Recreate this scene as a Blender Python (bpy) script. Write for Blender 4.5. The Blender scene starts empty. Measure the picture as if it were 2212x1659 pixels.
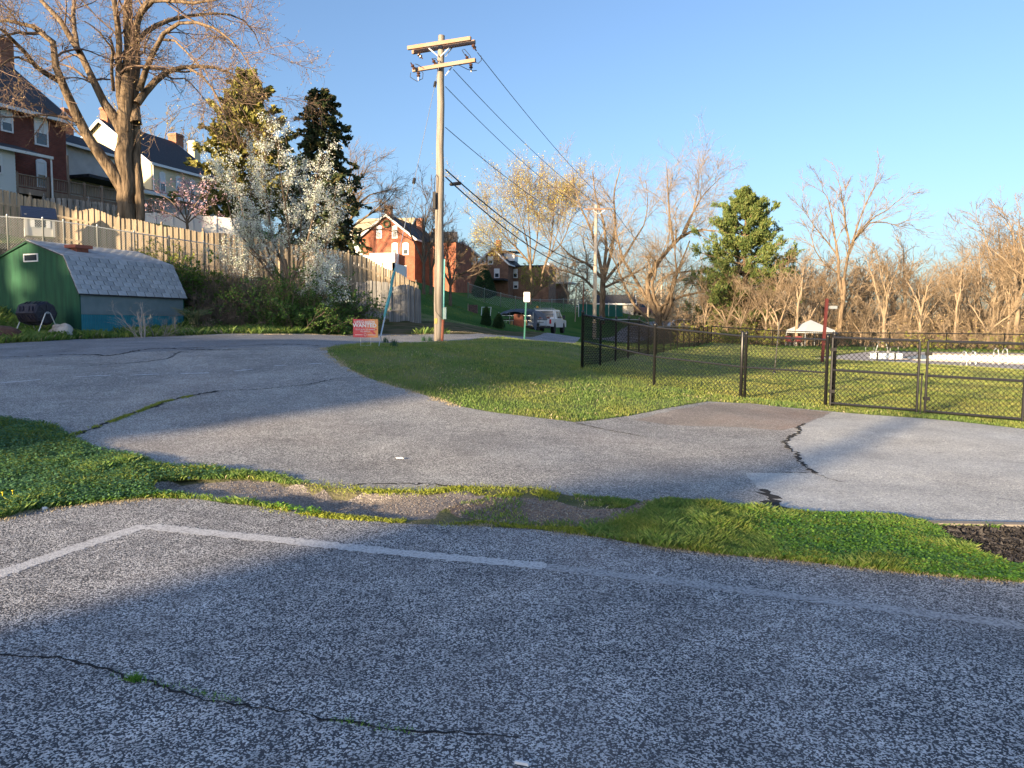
import bpy, math, random
import numpy as np
from mathutils import Vector, Matrix
from mathutils.geometry import delaunay_2d_cdt
R = math.radians
scene = bpy.context.scene
C = scene.collection
rng = np.random.default_rng(7)
random.seed(7)

# ------------------------------------------------------------------ camera, sky, sun, exposure
CAM_Z = 1.6
PITCH, ROLL, LENS = 4.455, 0.5, 26.0
cam_data = bpy.data.cameras.new('camera')
cam_data.lens = LENS; cam_data.sensor_width = 36.0
cam_data.clip_start = 0.05; cam_data.clip_end = 4000
cam = bpy.data.objects.new('camera', cam_data); C.objects.link(cam)
CM = Matrix.Translation((0, 0, CAM_Z)) @ Matrix.Rotation(R(90 - PITCH), 4, 'X') @ Matrix.Rotation(R(ROLL), 4, 'Z')
cam.matrix_world = CM
scene.camera = cam

SUN_DIR = Vector((-0.66, -0.75, 0)).normalized()      # horizontal direction towards the sun
SUN_EL = 9.0
world = bpy.data.worlds.new('World'); scene.world = world
world.use_nodes = True
wn = world.node_tree.nodes; wl = world.node_tree.links
for n in list(wn): wn.remove(n)
wo = wn.new('ShaderNodeOutputWorld'); bg = wn.new('ShaderNodeBackground'); sky = wn.new('ShaderNodeTexSky')
sky.sky_type = 'NISHITA'; sky.sun_disc = False
sky.sun_elevation = R(SUN_EL)
sky.sun_rotation = math.atan2(SUN_DIR.x, SUN_DIR.y)
sky.altitude = 0; sky.air_density = 1.0; sky.dust_density = 2.2; sky.ozone_density = 3.0
hs = wn.new('ShaderNodeHueSaturation'); hs.inputs['Saturation'].default_value = 1.0
gm = wn.new('ShaderNodeGamma'); gm.inputs[1].default_value = 1.0
mlt = wn.new('ShaderNodeMix'); mlt.data_type = 'RGBA'; mlt.blend_type = 'MULTIPLY'; mlt.inputs[0].default_value = 1; mlt.inputs[7].default_value = (.96, .96, 1.03, 1)
hs.inputs['Saturation'].default_value = 0.95
wl.new(sky.outputs[0], gm.inputs[0]); wl.new(gm.outputs[0], hs.inputs['Color']); wl.new(hs.outputs[0], mlt.inputs[6]); wl.new(mlt.outputs[2], bg.inputs[0]); bg.inputs[1].default_value = 0.065
wl.new(bg.outputs[0], wo.inputs[0])
sl = bpy.data.lights.new('sun', 'SUN'); sl.energy = 2.9; sl.angle = R(0.9); sl.color = (1.0, 0.76, 0.47)
sun = bpy.data.objects.new('sun', sl); C.objects.link(sun)
sd = Vector((SUN_DIR.x * math.cos(R(SUN_EL)), SUN_DIR.y * math.cos(R(SUN_EL)), math.sin(R(SUN_EL))))
sun.rotation_euler = sd.to_track_quat('Z', 'Y').to_euler()
vs = scene.view_settings
vs.view_transform = 'Standard'; vs.look = 'None'; vs.gamma = 1; vs.exposure = 2.35; vs.use_curve_mapping = False
scene.cycles.max_bounces = 5; scene.cycles.transparent_max_bounces = 8
scene.cycles.use_denoising = True

# ------------------------------------------------------------------ photograph measurements -> metres
F = 2212 * LENS / 36.0
M3 = np.array(CM.to_3x3())
def rays(px, py):
    px = np.asarray(px, float); py = np.asarray(py, float)
    d = np.stack([(px - 1106) / F, (829.5 - py) / F, -np.ones_like(px)], -1)
    return d @ M3.T
def P(px, py, dep):
    d = rays(px, py); return Vector((float(d[0] / d[1] * dep), float(dep), float(CAM_Z + d[2] / d[1] * dep)))

ctrl = []
def cp(px, py, dep): p = P(px, py, dep); ctrl.append((p.x, p.y, p.z))
def cw(x, y, z): ctrl.append((x, y, z))
for a in [(0,740,20.5),(174,727,23),(400,722,24.5),(560,718,25.5),(700,725,26),(947,737,27),(1100,728,35),(1230,726,45),(1110,722,56),(1132,722,64),(1172,721.5,66),(1205,721,70),(1245,719,74),(1355,702,85),
          (945,690,38),(915,645,45),(1050,655,80),(1050,690,56),(1200,654,97),(1200,690,82),(1330,690,84),(1330,672,94),(1050,704,42),
          (850,612,105),(1050,646,95),(1150,652,105),(950,628,80),(1000,642,70),(1090,642,122),(0,540,30),(165,545,31),(300,560,31.5),(500,590,33),(640,630,34.5),(760,680,36),(905,692,36.5),
          (450,715,26.5),(600,715,27.5),(780,712,31),(905,710,31.5),(75,445,45),(430,505,37),(730,575,50),
          (0,910,9.7),(700,752,17.5),(820,823,13.6),(1000,880,11.8),(1240,915,11.2),
          (1258,795,17.4),(1412,835,15.7),(1608,862,14.8),(1783,877,13.9),(1990,897,12.9),(2212,915,12.0),
          (1296,790,20.2),(1356,775,24),(1398,768,30),(1470,755,41),(1534,740,57),
          (1700,790,25),(1990,787,31),(2212,795,32),(1106,760,20),(950,748,23),(1200,740,25),(1106,850,13.2),(1700,752,56)]: cp(*a)
for a in [(-15,33.5,5.2),(-26,30,4.9),(-29,55,9.8),(-24,64,10.2),(-32,20,3.0),(-30,8,1.2),(-22,14,1.1),(-40,40,8),(-60,60,11),(-60,20,6),(-60,0,3),(-45,100,11),(-15,80,6.0),
          (-6,10.5,.33),(-6,13,.58),(-7,15.5,.80),(-10,18,.98),(-11,12,.52),(-14,20.5,1.08),(-4,8,.13),(-7.5,8,.2),(-2,9,.13),(0,9,.08),(0,11,.2),
          (-2,7,.03),(2,8,.0),(4,9,.0),(6,9,.02),(9,9,.05),(-4,5,.0),(-8,5,.02),(0,5,.0),(3,5,0),(7,5,0),(-8,0,0),(0,0,0),(8,0,0),(0,2.5,0),(-3,3,0),(3,3,0),(-20,-30,0),(20,-30,0),(20,5,.1),(30,20,.05),
          (-6,-10,0),(6,-10,0),(-14,-12,0),
          (35,40,.0),(30,54,.1),(50,55,0),(20,66,.2),(40,75,0),(60,80,-.5),(70,40,0),(60,0,0),(10,80,1.0),(30,110,1),(10,120,4.5),(60,130,0),(20,150,4),(-20,140,8),(-60,140,10)]: cw(*a)
ctrl = np.array(ctrl)
def tpsk(r2): return r2 * np.log(r2 + 1e-9) * .5
_cx = ctrl[:, :2] / 10
_n = len(ctrl)
_K = tpsk(((_cx[:, None] - _cx[None]) ** 2).sum(-1)) + np.eye(_n) * 0.002
_Pm = np.hstack([np.ones((_n, 1)), _cx])
_A = np.block([[_K, _Pm], [_Pm.T, np.zeros((3, 3))]])
_w = np.linalg.solve(_A, np.concatenate([ctrl[:, 2], np.zeros(3)]))
def tps(x, y):
    x = np.asarray(x, float); y = np.asarray(y, float); sh = x.shape
    q = np.stack([x.ravel(), y.ravel()], -1) / 10
    out = np.empty(len(q))
    for i in range(0, len(q), 20000):
        s = q[i:i + 20000]
        out[i:i + 20000] = tpsk(((s[:, None] - _cx[None]) ** 2).sum(-1)) @ _w[:_n] + _w[_n] + s @ _w[_n + 1:]
    return out.reshape(sh)
def zf(x, y):
    x = np.asarray(x, float); y = np.asarray(y, float)
    xc = np.clip(x, -65, 70); yc = np.clip(y, -30, 150)
    t = tps(xc, yc)
    far = np.clip(np.hypot(x - xc, y - yc) / 150, 0, 1)
    return t * (1 - far) + 1.0 * far
_gx = np.arange(-66, 72, .5); _gy = np.arange(0, 152, .5)
_GX, _GY = np.meshgrid(_gx, _gy, indexing='ij'); _GZ = zf(_GX, _GY)
def zq(x, y):
    fx = np.clip((x + 66) / .5, 0, len(_gx) - 1.001); fy = np.clip(y / .5, 0, len(_gy) - 1.001)
    i = fx.astype(int); j = fy.astype(int); a = fx - i; b = fy - j
    return (_GZ[i, j] * (1 - a) + _GZ[i + 1, j] * a) * (1 - b) + (_GZ[i, j + 1] * (1 - a) + _GZ[i + 1, j + 1] * a) * b
def gp(px, py):
    """where the line of sight through a photograph point first meets the ground"""
    d = rays(np.atleast_1d(px), np.atleast_1d(py)); d = d / d[:, 1:2]
    t = 2.0 * np.ones(len(d)); lo = t.copy(); hit = np.zeros(len(d), bool); res = np.full(len(d), 149.0)
    while t.max() < 149:
        tn = t * 1.015 + .02
        z = zq(d[:, 0] * tn, tn); below = (CAM_Z + d[:, 2] * tn < z) & ~hit
        if below.any():
            a = t[below]; b = tn[below]; db = d[below]
            for _ in range(14):
                m = (a + b) / 2; bl = CAM_Z + db[:, 2] * m < zq(db[:, 0] * m, m)
                b = np.where(bl, m, b); a = np.where(bl, a, m)
            res[below] = (a + b) / 2; hit |= below
        t = tn
        if hit.all(): break
    x = d[:, 0] * res; return np.stack([x, res, zq(x, res)], -1)
def G(px, py): return Vector([float(v) for v in gp(px, py)[0]])
def gz(x, y): return float(zq(np.array([x]), np.array([y]))[0])

# ------------------------------------------------------------------ materials
def lift(c, k, top=.80): return tuple(min(v * k, max(v, top)) for v in c)
def M(name, col, rough=.8, col2=None, scale=5., detail=4., bump=0., bscale=None, metal=0., stretch=None, spec=None, lo=.35, hi=.65, emit=None, coord='Object', trans=0., alpha=None, rand=0.):
    col = lift(col, 1.3); col2 = lift(col2, 1.3) if col2 else None
    m = bpy.data.materials.new(name); m.use_nodes = True
    nt = m.node_tree; N = nt.nodes; L = nt.links
    b = N['Principled BSDF']; b.inputs['Roughness'].default_value = rough; b.inputs['Metallic'].default_value = metal
    b.inputs['Base Color'].default_value = (*col, 1)
    if spec is not None: b.inputs['Specular IOR Level'].default_value = spec
    if alpha is not None: b.inputs['Alpha'].default_value = alpha
    if trans: b.inputs['Transmission Weight'].default_value = trans
    tc = mp = None
    if col2 or bump:
        tc = N.new('ShaderNodeTexCoord'); mp = N.new('ShaderNodeMapping'); L.new(tc.outputs[coord], mp.inputs[0])
        if stretch: mp.inputs['Scale'].default_value = stretch
    out = None
    if col2:
        no = N.new('ShaderNodeTexNoise'); no.inputs['Scale'].default_value = scale; no.inputs['Detail'].default_value = detail
        L.new(mp.outputs[0], no.inputs['Vector'])
        cr = N.new('ShaderNodeValToRGB'); cr.color_ramp.elements[0].position = lo; cr.color_ramp.elements[1].position = hi
        cr.color_ramp.elements[0].color = (*col, 1); cr.color_ramp.elements[1].color = (*col2, 1)
        L.new(no.outputs[0], cr.inputs[0]); out = cr.outputs[0]
    if rand:
        oi = N.new('ShaderNodeObjectInfo'); mr = N.new('ShaderNodeMapRange'); L.new(oi.outputs['Random'], mr.inputs[0])
        mr.inputs[3].default_value = 1 - rand; mr.inputs[4].default_value = 1 + rand
        mx = N.new('ShaderNodeMix'); mx.data_type = 'RGBA'; mx.blend_type = 'MULTIPLY'; mx.inputs[0].default_value = 1
        if out: L.new(out, mx.inputs[6])
        else: mx.inputs[6].default_value = (*col, 1)
        L.new(mr.outputs[0], mx.inputs[7]); out = mx.outputs[2]
    if out: L.new(out, b.inputs['Base Color'])
    if bump:
        nb = N.new('ShaderNodeTexNoise'); nb.inputs['Scale'].default_value = bscale or scale * 3; nb.inputs['Detail'].default_value = 6
        L.new(mp.outputs[0], nb.inputs['Vector'])
        bp = N.new('ShaderNodeBump'); bp.inputs['Strength'].default_value = 1; bp.inputs['Distance'].default_value = bump
        L.new(nb.outputs[0], bp.inputs['Height']); L.new(bp.outputs[0], b.inputs['Normal'])
    return m

def Mleaf(name, cols, trans=.25, rough=.6):
    """foliage whose tone varies from leaf to leaf (random per mesh island)"""
    cols = [lift(c, 1.35) for c in cols]
    m = bpy.data.materials.new(name); m.use_nodes = True
    nt = m.node_tree; N = nt.nodes; L = nt.links
    b = N['Principled BSDF']; b.inputs['Roughness'].default_value = rough; b.inputs['Specular IOR Level'].default_value = .2
    g = N.new('ShaderNodeNewGeometry'); cr = N.new('ShaderNodeValToRGB')
    el = cr.color_ramp.elements
    while len(el) < len(cols): el.new(.5)
    for i, c in enumerate(cols): el[i].position = i / (len(cols) - 1); el[i].color = (*c, 1)
    L.new(g.outputs['Random Per Island'], cr.inputs[0]); L.new(cr.outputs[0], b.inputs['Base Color'])
    t = N.new('ShaderNodeBsdfTranslucent'); L.new(cr.outputs[0], t.inputs[0])
    mx = N.new('ShaderNodeMixShader'); mx.inputs[0].default_value = trans
    L.new(b.outputs[0], mx.inputs[1]); L.new(t.outputs[0], mx.inputs[2]); L.new(mx.outputs[0], N['Material Output'].inputs[0])
    return m

def Masphalt(name, dark, light, stone, cover=.5, size=150., warm=None, bump=.002):
    """bitumen with pale stone chips showing, larger worn blotches"""
    dark = lift(dark, 1.75, .5); light = lift(light, 1.75, .55); stone = lift(stone, 1.2, .78); warm = lift(warm, 1.5, .5) if warm else None
    m = bpy.data.materials.new(name); m.use_nodes = True
    nt = m.node_tree; N = nt.nodes; L = nt.links
    b = N['Principled BSDF']; b.inputs['Roughness'].default_value = .85; b.inputs['Specular IOR Level'].default_value = .3
    tc = N.new('ShaderNodeTexCoord')
    def noise(s, d=5, r=.6):
        n = N.new('ShaderNodeTexNoise'); n.inputs['Scale'].default_value = s; n.inputs['Detail'].default_value = d; n.inputs['Roughness'].default_value = r
        L.new(tc.outputs['Object'], n.inputs['Vector']); return n
    def ramp(src, p0, p1, c0=(0, 0, 0), c1=(1, 1, 1)):
        r = N.new('ShaderNodeValToRGB'); r.color_ramp.elements[0].position = p0; r.color_ramp.elements[1].position = p1
        r.color_ramp.elements[0].color = (*c0, 1); r.color_ramp.elements[1].color = (*c1, 1); L.new(src, r.inputs[0]); return r.outputs[0]
    def mix(f, a, c, mode='MIX'):
        x = N.new('ShaderNodeMix'); x.data_type = 'RGBA'; x.blend_type = mode
        if isinstance(f, float): x.inputs[0].default_value = f
        else: L.new(f, x.inputs[0])
        for s, v in ((6, a), (7, c)):
            if isinstance(v, tuple): x.inputs[s].default_value = (*v, 1)
            else: L.new(v, x.inputs[s])
        return x.outputs[2]
    base = mix(ramp(noise(.55, 6).outputs[0], .38, .62), dark, light)
    if warm: base = mix(ramp(noise(.28, 4).outputs[0], .5, .68), base, warm)
    base = mix(ramp(noise(28, 3).outputs[0], .3, .7), base, mix(.5, base, (.02, .02, .022)))
    v = N.new('ShaderNodeTexVoronoi'); v.inputs['Scale'].default_value = size; L.new(tc.outputs['Object'], v.inputs['Vector'])
    sep = N.new('ShaderNodeSeparateColor'); L.new(v.outputs['Color'], sep.inputs[0])
    chip = ramp(sep.outputs[0], 1 - cover - .03, 1 - cover + .03)
    tone = mix(sep.outputs[1], tuple(c * .6 for c in stone), stone)
    patch = ramp(noise(5, 5).outputs[0], .25, .55, (.45, .45, .45), (1, 1, 1))
    mm = N.new('ShaderNodeMath'); mm.operation = 'MULTIPLY'; L.new(chip, mm.inputs[0]); L.new(patch, mm.inputs[1])
    col = mix(mm.outputs[0], base, tone)
    v2 = N.new('ShaderNodeTexVoronoi'); v2.inputs['Scale'].default_value = size * .42; L.new(tc.outputs['Object'], v2.inputs['Vector'])
    sp2 = N.new('ShaderNodeSeparateColor'); L.new(v2.outputs['Color'], sp2.inputs[0])
    big = N.new('ShaderNodeMath'); big.operation = 'MULTIPLY'; L.new(ramp(sp2.outputs[0], .88, .92), big.inputs[0]); L.new(ramp(v2.outputs['Distance'], .38, .30), big.inputs[1]) if False else L.new(ramp(v2.outputs['Distance'], .25, .45, (1, 1, 1), (0, 0, 0)), big.inputs[1])
    col = mix(big.outputs[0], col, mix(sp2.outputs[1], tuple(c * .55 for c in stone), tuple(min(.75, c * 1.15) for c in stone)))
    col = mix(1.0, col, ramp(noise(.9, 8, .65).outputs[0], .30, .66, (.72, .71, .71), (1.08, 1.08, 1.07)), 'MULTIPLY')
    col = mix(1.0, col, ramp(noise(3.1, 7, .7).outputs[0], .28, .42, (.72, .71, .71), (1, 1, 1)), 'MULTIPLY')
    L.new(col, b.inputs['Base Color'])
    bp = N.new('ShaderNodeBump'); bp.inputs['Distance'].default_value = bump; bp.inputs['Strength'].default_value = .8
    L.new(v.outputs['Distance'], bp.inputs['Height']); bp.invert = True; L.new(bp.outputs[0], b.inputs['Normal'])
    return m

def Mbrick(name, c1, c2, mortar, w=.21, h=.07):
    m = bpy.data.materials.new(name); m.use_nodes = True
    nt = m.node_tree; N = nt.nodes; L = nt.links; b = N['Principled BSDF']; b.inputs['Roughness'].default_value = .9
    tc = N.new('ShaderNodeTexCoord'); sx = N.new('ShaderNodeSeparateXYZ'); cx = N.new('ShaderNodeCombineXYZ')
    ad = N.new('ShaderNodeMath'); ad.operation = 'ADD'
    L.new(tc.outputs['Object'], sx.inputs[0]); L.new(sx.outputs[0], ad.inputs[0]); L.new(sx.outputs[1], ad.inputs[1])
    L.new(ad.outputs[0], cx.inputs[0]); L.new(sx.outputs[2], cx.inputs[1])
    br = N.new('ShaderNodeTexBrick'); br.inputs['Scale'].default_value = 1; br.inputs['Brick Width'].default_value = w; br.inputs['Row Height'].default_value = h
    br.inputs['Mortar Size'].default_value = .009; br.inputs['Color1'].default_value = (*c1, 1); br.inputs['Color2'].default_value = (*c2, 1); br.inputs['Mortar'].default_value = (*mortar, 1)
    L.new(cx.outputs[0], br.inputs['Vector'])
    no = N.new('ShaderNodeTexNoise'); no.inputs['Scale'].default_value = 1.3; no.inputs['Detail'].default_value = 6; L.new(tc.outputs['Object'], no.inputs['Vector'])
    mr = N.new('ShaderNodeMapRange'); L.new(no.outputs[0], mr.inputs[0]); mr.inputs[1].default_value = .3; mr.inputs[2].default_value = .7; mr.inputs[3].default_value = .7; mr.inputs[4].default_value = 1.25
    mx = N.new('ShaderNodeMix'); mx.data_type = 'RGBA'; mx.blend_type = 'MULTIPLY'; mx.inputs[0].default_value = 1
    L.new(br.outputs[0], mx.inputs[6]); L.new(mr.outputs[0], mx.inputs[7]); L.new(mx.outputs[2], b.inputs['Base Color'])
    bp = N.new('ShaderNodeBump'); bp.inputs['Distance'].default_value = .012; L.new(br.outputs['Fac'], bp.inputs['Height']); bp.invert = True; L.new(bp.outputs[0], b.inputs['Normal'])
    return m

# ------------------------------------------------------------------ object helpers
class MB:
    def __init__(s): s.v = []; s.f = []; s.m = []; s.n = 0
    def add(s, v, f, mi=0):
        s.v.append(np.asarray(v, float).reshape(-1, 3)); o = s.n
        for q in f: s.f.append(tuple(i + o for i in q)); s.m.append(mi)
        s.n += len(s.v[-1]); return s
    def box(s, x0, y0, z0, x1, y1, z1, mi=0, mat=None):
        v = np.array([(x, y, z) for z in (z0, z1) for y in (y0, y1) for x in (x0, x1)], float)
        if mat is not None: v = np.array([mat @ Vector(p) for p in v])
        return s.add(v, [(0, 2, 3, 1), (4, 5, 7, 6), (0, 1, 5, 4), (2, 6, 7, 3), (0, 4, 6, 2), (1, 3, 7, 5)], mi)
    def beam(s, a, b, w, t, mi=0, up=(0, 0, 1)):
        a = Vector(a); b = Vector(b); d = (b - a); l = d.length; d.normalize(); u = Vector(up)
        sd = d.cross(u)
        if sd.length < 1e-4: sd = d.cross(Vector((1, 0, 0)))
        sd.normalize(); u = sd.cross(d)
        v = [a + d * (l * i) + sd * (w / 2 * j) + u * (t / 2 * k) for i in (0, 1) for j in (-1, 1) for k in (-1, 1)]
        return s.add([tuple(p) for p in v], [(0, 1, 3, 2), (4, 6, 7, 5), (0, 4, 5, 1), (2, 3, 7, 6), (0, 2, 6, 4), (1, 5, 7, 3)], mi)
    def tube(s, pts, r, n=6, cap=True, mi=0):
        pts = [Vector(p) for p in pts]; k = len(pts)
        rr = [r] * k if not hasattr(r, '__len__') else r
        vs_ = []; pu = None
        for i, p in enumerate(pts):
            d = (pts[min(i + 1, k - 1)] - pts[max(i - 1, 0)]).normalized()
            if pu is None: pu = d.orthogonal().normalized()
            u = (pu - d * pu.dot(d)).normalized(); pu = u; w = d.cross(u)
            for j in range(n):
                a = 2 * math.pi * j / n; vs_.append(tuple(p + (u * math.cos(a) + w * math.sin(a)) * rr[i]))
        f = [(i * n + j, i * n + (j + 1) % n, (i + 1) * n + (j + 1) % n, (i + 1) * n + j) for i in range(k - 1) for j in range(n)]
        if cap: f += [tuple(range(n))[::-1], tuple((k - 1) * n + j for j in range(n))]
        return s.add(vs_, f, mi)
    def prism(s, poly, y0, y1, mi=0, axis='y'):
        """outline in (x,z) extruded along y"""
        n = len(poly)
        v = [(x, y0, z) for x, z in poly] + [(x, y1, z) for x, z in poly]
        if axis == 'x': v = [(b, a, c) for a, b, c in v]
        f = [tuple(range(n)), tuple(range(2 * n - 1, n - 1, -1))] + [(i, i + n, (i + 1) % n + n, (i + 1) % n) for i in range(n)]
        return s.add(v, f, mi)
    def lathe(s, prof, n=16, mat=None, mi=0):
        v = [(r * math.cos(2 * math.pi * j / n), r * math.sin(2 * math.pi * j / n), z) for r, z in prof for j in range(n)]
        if mat is not None: v = [tuple(mat @ Vector(p)) for p in v]
        k = len(prof)
        f = [(i * n + j, i * n + (j + 1) % n, (i + 1) * n + (j + 1) % n, (i + 1) * n + j) for i in range(k - 1) for j in range(n)]
        f += [tuple(range(n))[::-1], tuple((k - 1) * n + j for j in range(n))]
        return s.add(v, f, mi)
    def mesh(s, name, mats, smooth=False):
        me = bpy.data.meshes.new(name)
        me.from_pydata([tuple(p) for a in s.v for p in a], [], s.f)
        for m in (mats if isinstance(mats, (list, tuple)) else [mats]): me.materials.append(m)
        if any(s.m): me.polygons.foreach_set('material_index', s.m)
        if smooth: me.polygons.foreach_set('use_smooth', [True] * len(s.f))
        me.update(); return me
def np_mesh(name, v, f, mat, smooth=False):
    """fast mesh from arrays, f is (n,3) or (n,4)"""
    me = bpy.data.meshes.new(name); k = f.shape[1]
    me.vertices.add(len(v)); me.vertices.foreach_set('co', np.ascontiguousarray(v, np.float32).ravel())
    me.loops.add(f.size); me.loops.foreach_set('vertex_index', np.ascontiguousarray(f, np.int32).ravel())
    me.polygons.add(len(f)); me.polygons.foreach_set('loop_start', np.arange(0, f.size, k, dtype=np.int32))
    me.update(calc_edges=True)
    for m in (mat if isinstance(mat, (list, tuple)) else [mat]): me.materials.append(m)
    if smooth: me.polygons.foreach_set('use_smooth', np.ones(len(f), bool))
    return me
def tag(o, label=None, cat=None, group=None, kind=None):
    if label: o['label'] = label
    if cat: o['category'] = cat
    if group: o['group'] = group
    if kind: o['kind'] = kind
    return o
def link(name, me, parent=None, loc=None, rot=None, scl=None):
    o = bpy.data.objects.new(name, me); C.objects.link(o)
    if parent is not None: o.parent = parent
    if loc is not None: o.location = loc
    if rot is not None: o.rotation_euler = rot
    if scl is not None: o.scale = scl
    return o
def thing(name, label, cat, loc=(0, 0, 0), rotz=0, group=None):
    o = bpy.data.objects.new(name, None); C.objects.link(o); o.location = loc; o.rotation_euler = (0, 0, rotz)
    o.empty_display_size = .1
    return tag(o, label, cat, group)
def part(name, mb, mat, parent, smooth=False, label=None, kind=None):
    o = link(name, mb.mesh(name, mat, smooth), parent); return tag(o, label, kind=kind)
def copy_tree(o, parent=None):
    c = o.copy(); C.objects.link(c); c.parent = parent
    for ch in list(o.children): copy_tree(ch, c)
    return c
# ------------------------------------------------------------------ ground: one sheet cut into lot, driveway, lawns, banks
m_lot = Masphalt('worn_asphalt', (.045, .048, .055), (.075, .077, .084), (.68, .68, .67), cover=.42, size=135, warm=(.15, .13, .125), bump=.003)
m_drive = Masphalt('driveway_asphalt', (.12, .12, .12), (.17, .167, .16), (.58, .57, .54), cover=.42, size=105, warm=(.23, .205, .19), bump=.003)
m_road = Masphalt('road_asphalt', (.13, .137, .15), (.18, .185, .195), (.40, .40, .40), cover=.25, size=110, bump=.002)
m_pale = Masphalt('pale_pavement', (.40, .38, .34), (.50, .47, .42), (.70, .67, .60), cover=.5, size=95, warm=(.50, .43, .34), bump=.003)
m_old = Masphalt('broken_asphalt', (.10, .088, .082), (.17, .15, .14), (.42, .37, .33), cover=.34, size=90, warm=(.20, .16, .135), bump=.006)
m_stain = Masphalt('stained_asphalt', (.17, .145, .13), (.22, .19, .165), (.46, .42, .37), cover=.3, size=110, warm=(.26, .175, .135))
m_soil = M('turf_soil', (.06, .075, .025), 1., (.15, .135, .08), 1.6, 8, bump=.02, bscale=30, spec=.1)
m_lawn = M('lawn_ground', (.07, .12, .03), 1., (.17, .17, .08), .9, 8, bump=.03, bscale=18, spec=.1)
m_field = M('field_grass', (.03, .085, .018), 1., (.065, .12, .03), .35, 9, bump=.05, bscale=6, spec=.05)
m_bank = M('bank_litter', (.05, .06, .022), 1., (.13, .10, .06), 1.3, 9, bump=.06, bscale=9, spec=.05)
m_dirt = Masphalt('bare_dirt', (.16, .10, .065), (.23, .15, .105), (.34, .27, .21), cover=.18, size=60, warm=(.28, .19, .13), bump=.006)
m_mulch = M('dark_mulch', (.008, .008, .01), 1., (.045, .042, .045), 45, 5, bump=.02, bscale=60, spec=.2)
m_decking = M('pool_deck_concrete', (.30, .28, .26), .9, (.36, .33, .30), 1.5, 6)

def wpoly(pts):
    a = np.array(pts, float); return gp(a[:, 0], a[:, 1])[:, :2]
def dens(poly, step, jit, r=np.random.default_rng(3), closed=True):
    out = []; n = len(poly)
    for i in range(n if closed else n - 1):
        a = np.array(poly[i]); b = np.array(poly[(i + 1) % n]); L_ = np.hypot(*(b - a))
        if np.hypot(*((a + b) / 2)) > 45 : st = 3.; j = 0
        else: st = step; j = jit
        k = max(1, int(L_ / st))
        for q in range(k):
            p = a + (b - a) * q / k
            if 0 < q and j: p = p + r.normal(0, j, 2)
            out.append(p)
    return np.array(out)
def inside(poly, x, y):
    c = np.zeros(len(x), bool); n = len(poly); xj, yj = poly[-1]
    for xi, yi in poly:
        k = ((yi > y) != (yj > y))
        with np.errstate(all='ignore'): c ^= k & (x < (xj - xi) * (y - yi) / (yj - yi + 1e-12) + xi)
        xj, yj = xi, yi
    return c
# borders measured on the photograph (2212 px wide)
low_edge = [(0,1122),(60,1104),(180,1090),(330,1076),(430,1078),(560,1094),(700,1120),(850,1130),(1000,1134),(1150,1143),(1290,1160),(1420,1182),(1560,1198),(1750,1215),(1900,1232),(2050,1247),(2212,1258)]
up_edge = [(0,903),(70,915),(125,928),(150,948),(200,965),(260,980),(300,992),(345,1012),(420,1016),(520,1022),(590,1026),(650,1040),(720,1052),(800,1058),(900,1062),(980,1052),(1060,1050),(1150,1054),(1230,1070),(1300,1076),(1400,1086),(1480,1082),(1560,1092),(1680,1108),(1760,1112),(1850,1112),(1930,1116),(1980,1130),(2020,1140)]
timber = [(2015,1134),(2212,1140)]
apron = [(330,1042),(420,1034),(540,1033),(640,1046),(720,1062),(820,1066),(950,1062),(1010,1060),(1060,1070),(1000,1085),(950,1100),(940,1120),(850,1124),(720,1110),(600,1094),(460,1080),(380,1072),(330,1066)]
dirt1 = [(955,1092),(1060,1074),(1180,1076),(1260,1100),(1350,1098),(1400,1078),(1420,1090),(1340,1130),(1270,1142),(1150,1138),(1060,1130),(990,1118)]
mulch = [(2025,1141),(2212,1146),(2400,1152),(2500,1240),(2260,1250),(2190,1225),(2110,1200),(2040,1160)]
lowW = wpoly(low_edge); upW = wpoly(up_edge)
lotW = np.vstack([[(-14, 4.8)], lowW, [(9.5, 4.3), (30, 4.6), (30, -28), (-30, -28), (-30, 5.2)]])
lawn_edge = [(1100,729.5),(1020,733),(950,738),(880,740),(800,742),(740,745),(702,752),(712,768),(760,800),(800,818),(860,838),(920,856),(1000,879),(1080,893),(1160,904),(1240,913),(1300,906),(1360,897),(1420,886),(1480,874),(1530,866),
             (1620,872),(1700,880),(1800,888),(1900,897),(2000,905),(2100,914),(2212,925)]
le = wpoly(lawn_edge)
rd_far = wpoly([(0,742),(90,738),(170,732),(280,729),(400,725),(480,722),(560,721),(700,722),(800,722),(900,722),(1000,723),(1100,725)])
truck_road = np.array([(9.0, 52.0), (9.6, 62.0), (12.5, 72), (17.5, 82), (24, 92)])
far_rd_a = np.array([(0.9, 38.), (2.2, 46.), (3.6, 56.), (6.0, 66.), (9.5, 76.), (14.5, 87.), (20, 97.)])
far_rd_b = np.array([(3.2, 38.), (4.3, 46.), (6.2, 56.), (9.0, 65.), (12.3, 74.), (17, 84.5), (22.5, 94.5)])
driveW = np.vstack([le[6:], [(20, 9.5), (30, 9.0), (30, 5.2), (9.2, 5.75)], upW[::-1], [(-14, 9.2), (-30, 9.5), (-30, 17.0), (-18, 19.2)], rd_far, far_rd_a, far_rd_b[::-1], le[:6]])
pale = wpoly([(1800,888),(1770,902),(1730,922),(1712,938),(1700,946),(1704,972),(1740,1000),(1762,1022),(1700,1021),(1610,1021),(1640,1058),(1690,1092),(1740,1112)])
stripW = np.vstack([[(-14, 4.8)], lowW, [(9.5, 4.3), (30, 4.6), (30, 5.2), (9.2, 5.75)], upW[::-1], [(-14, 9.2), (-30, 9.5), (-30, 5.2)]])
paleW = np.vstack([pale, upW[-5:], [(9.2, 5.75), (30, 5.2), (30, 9.0), (20, 9.5)], le[-4:][::-1]])
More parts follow.
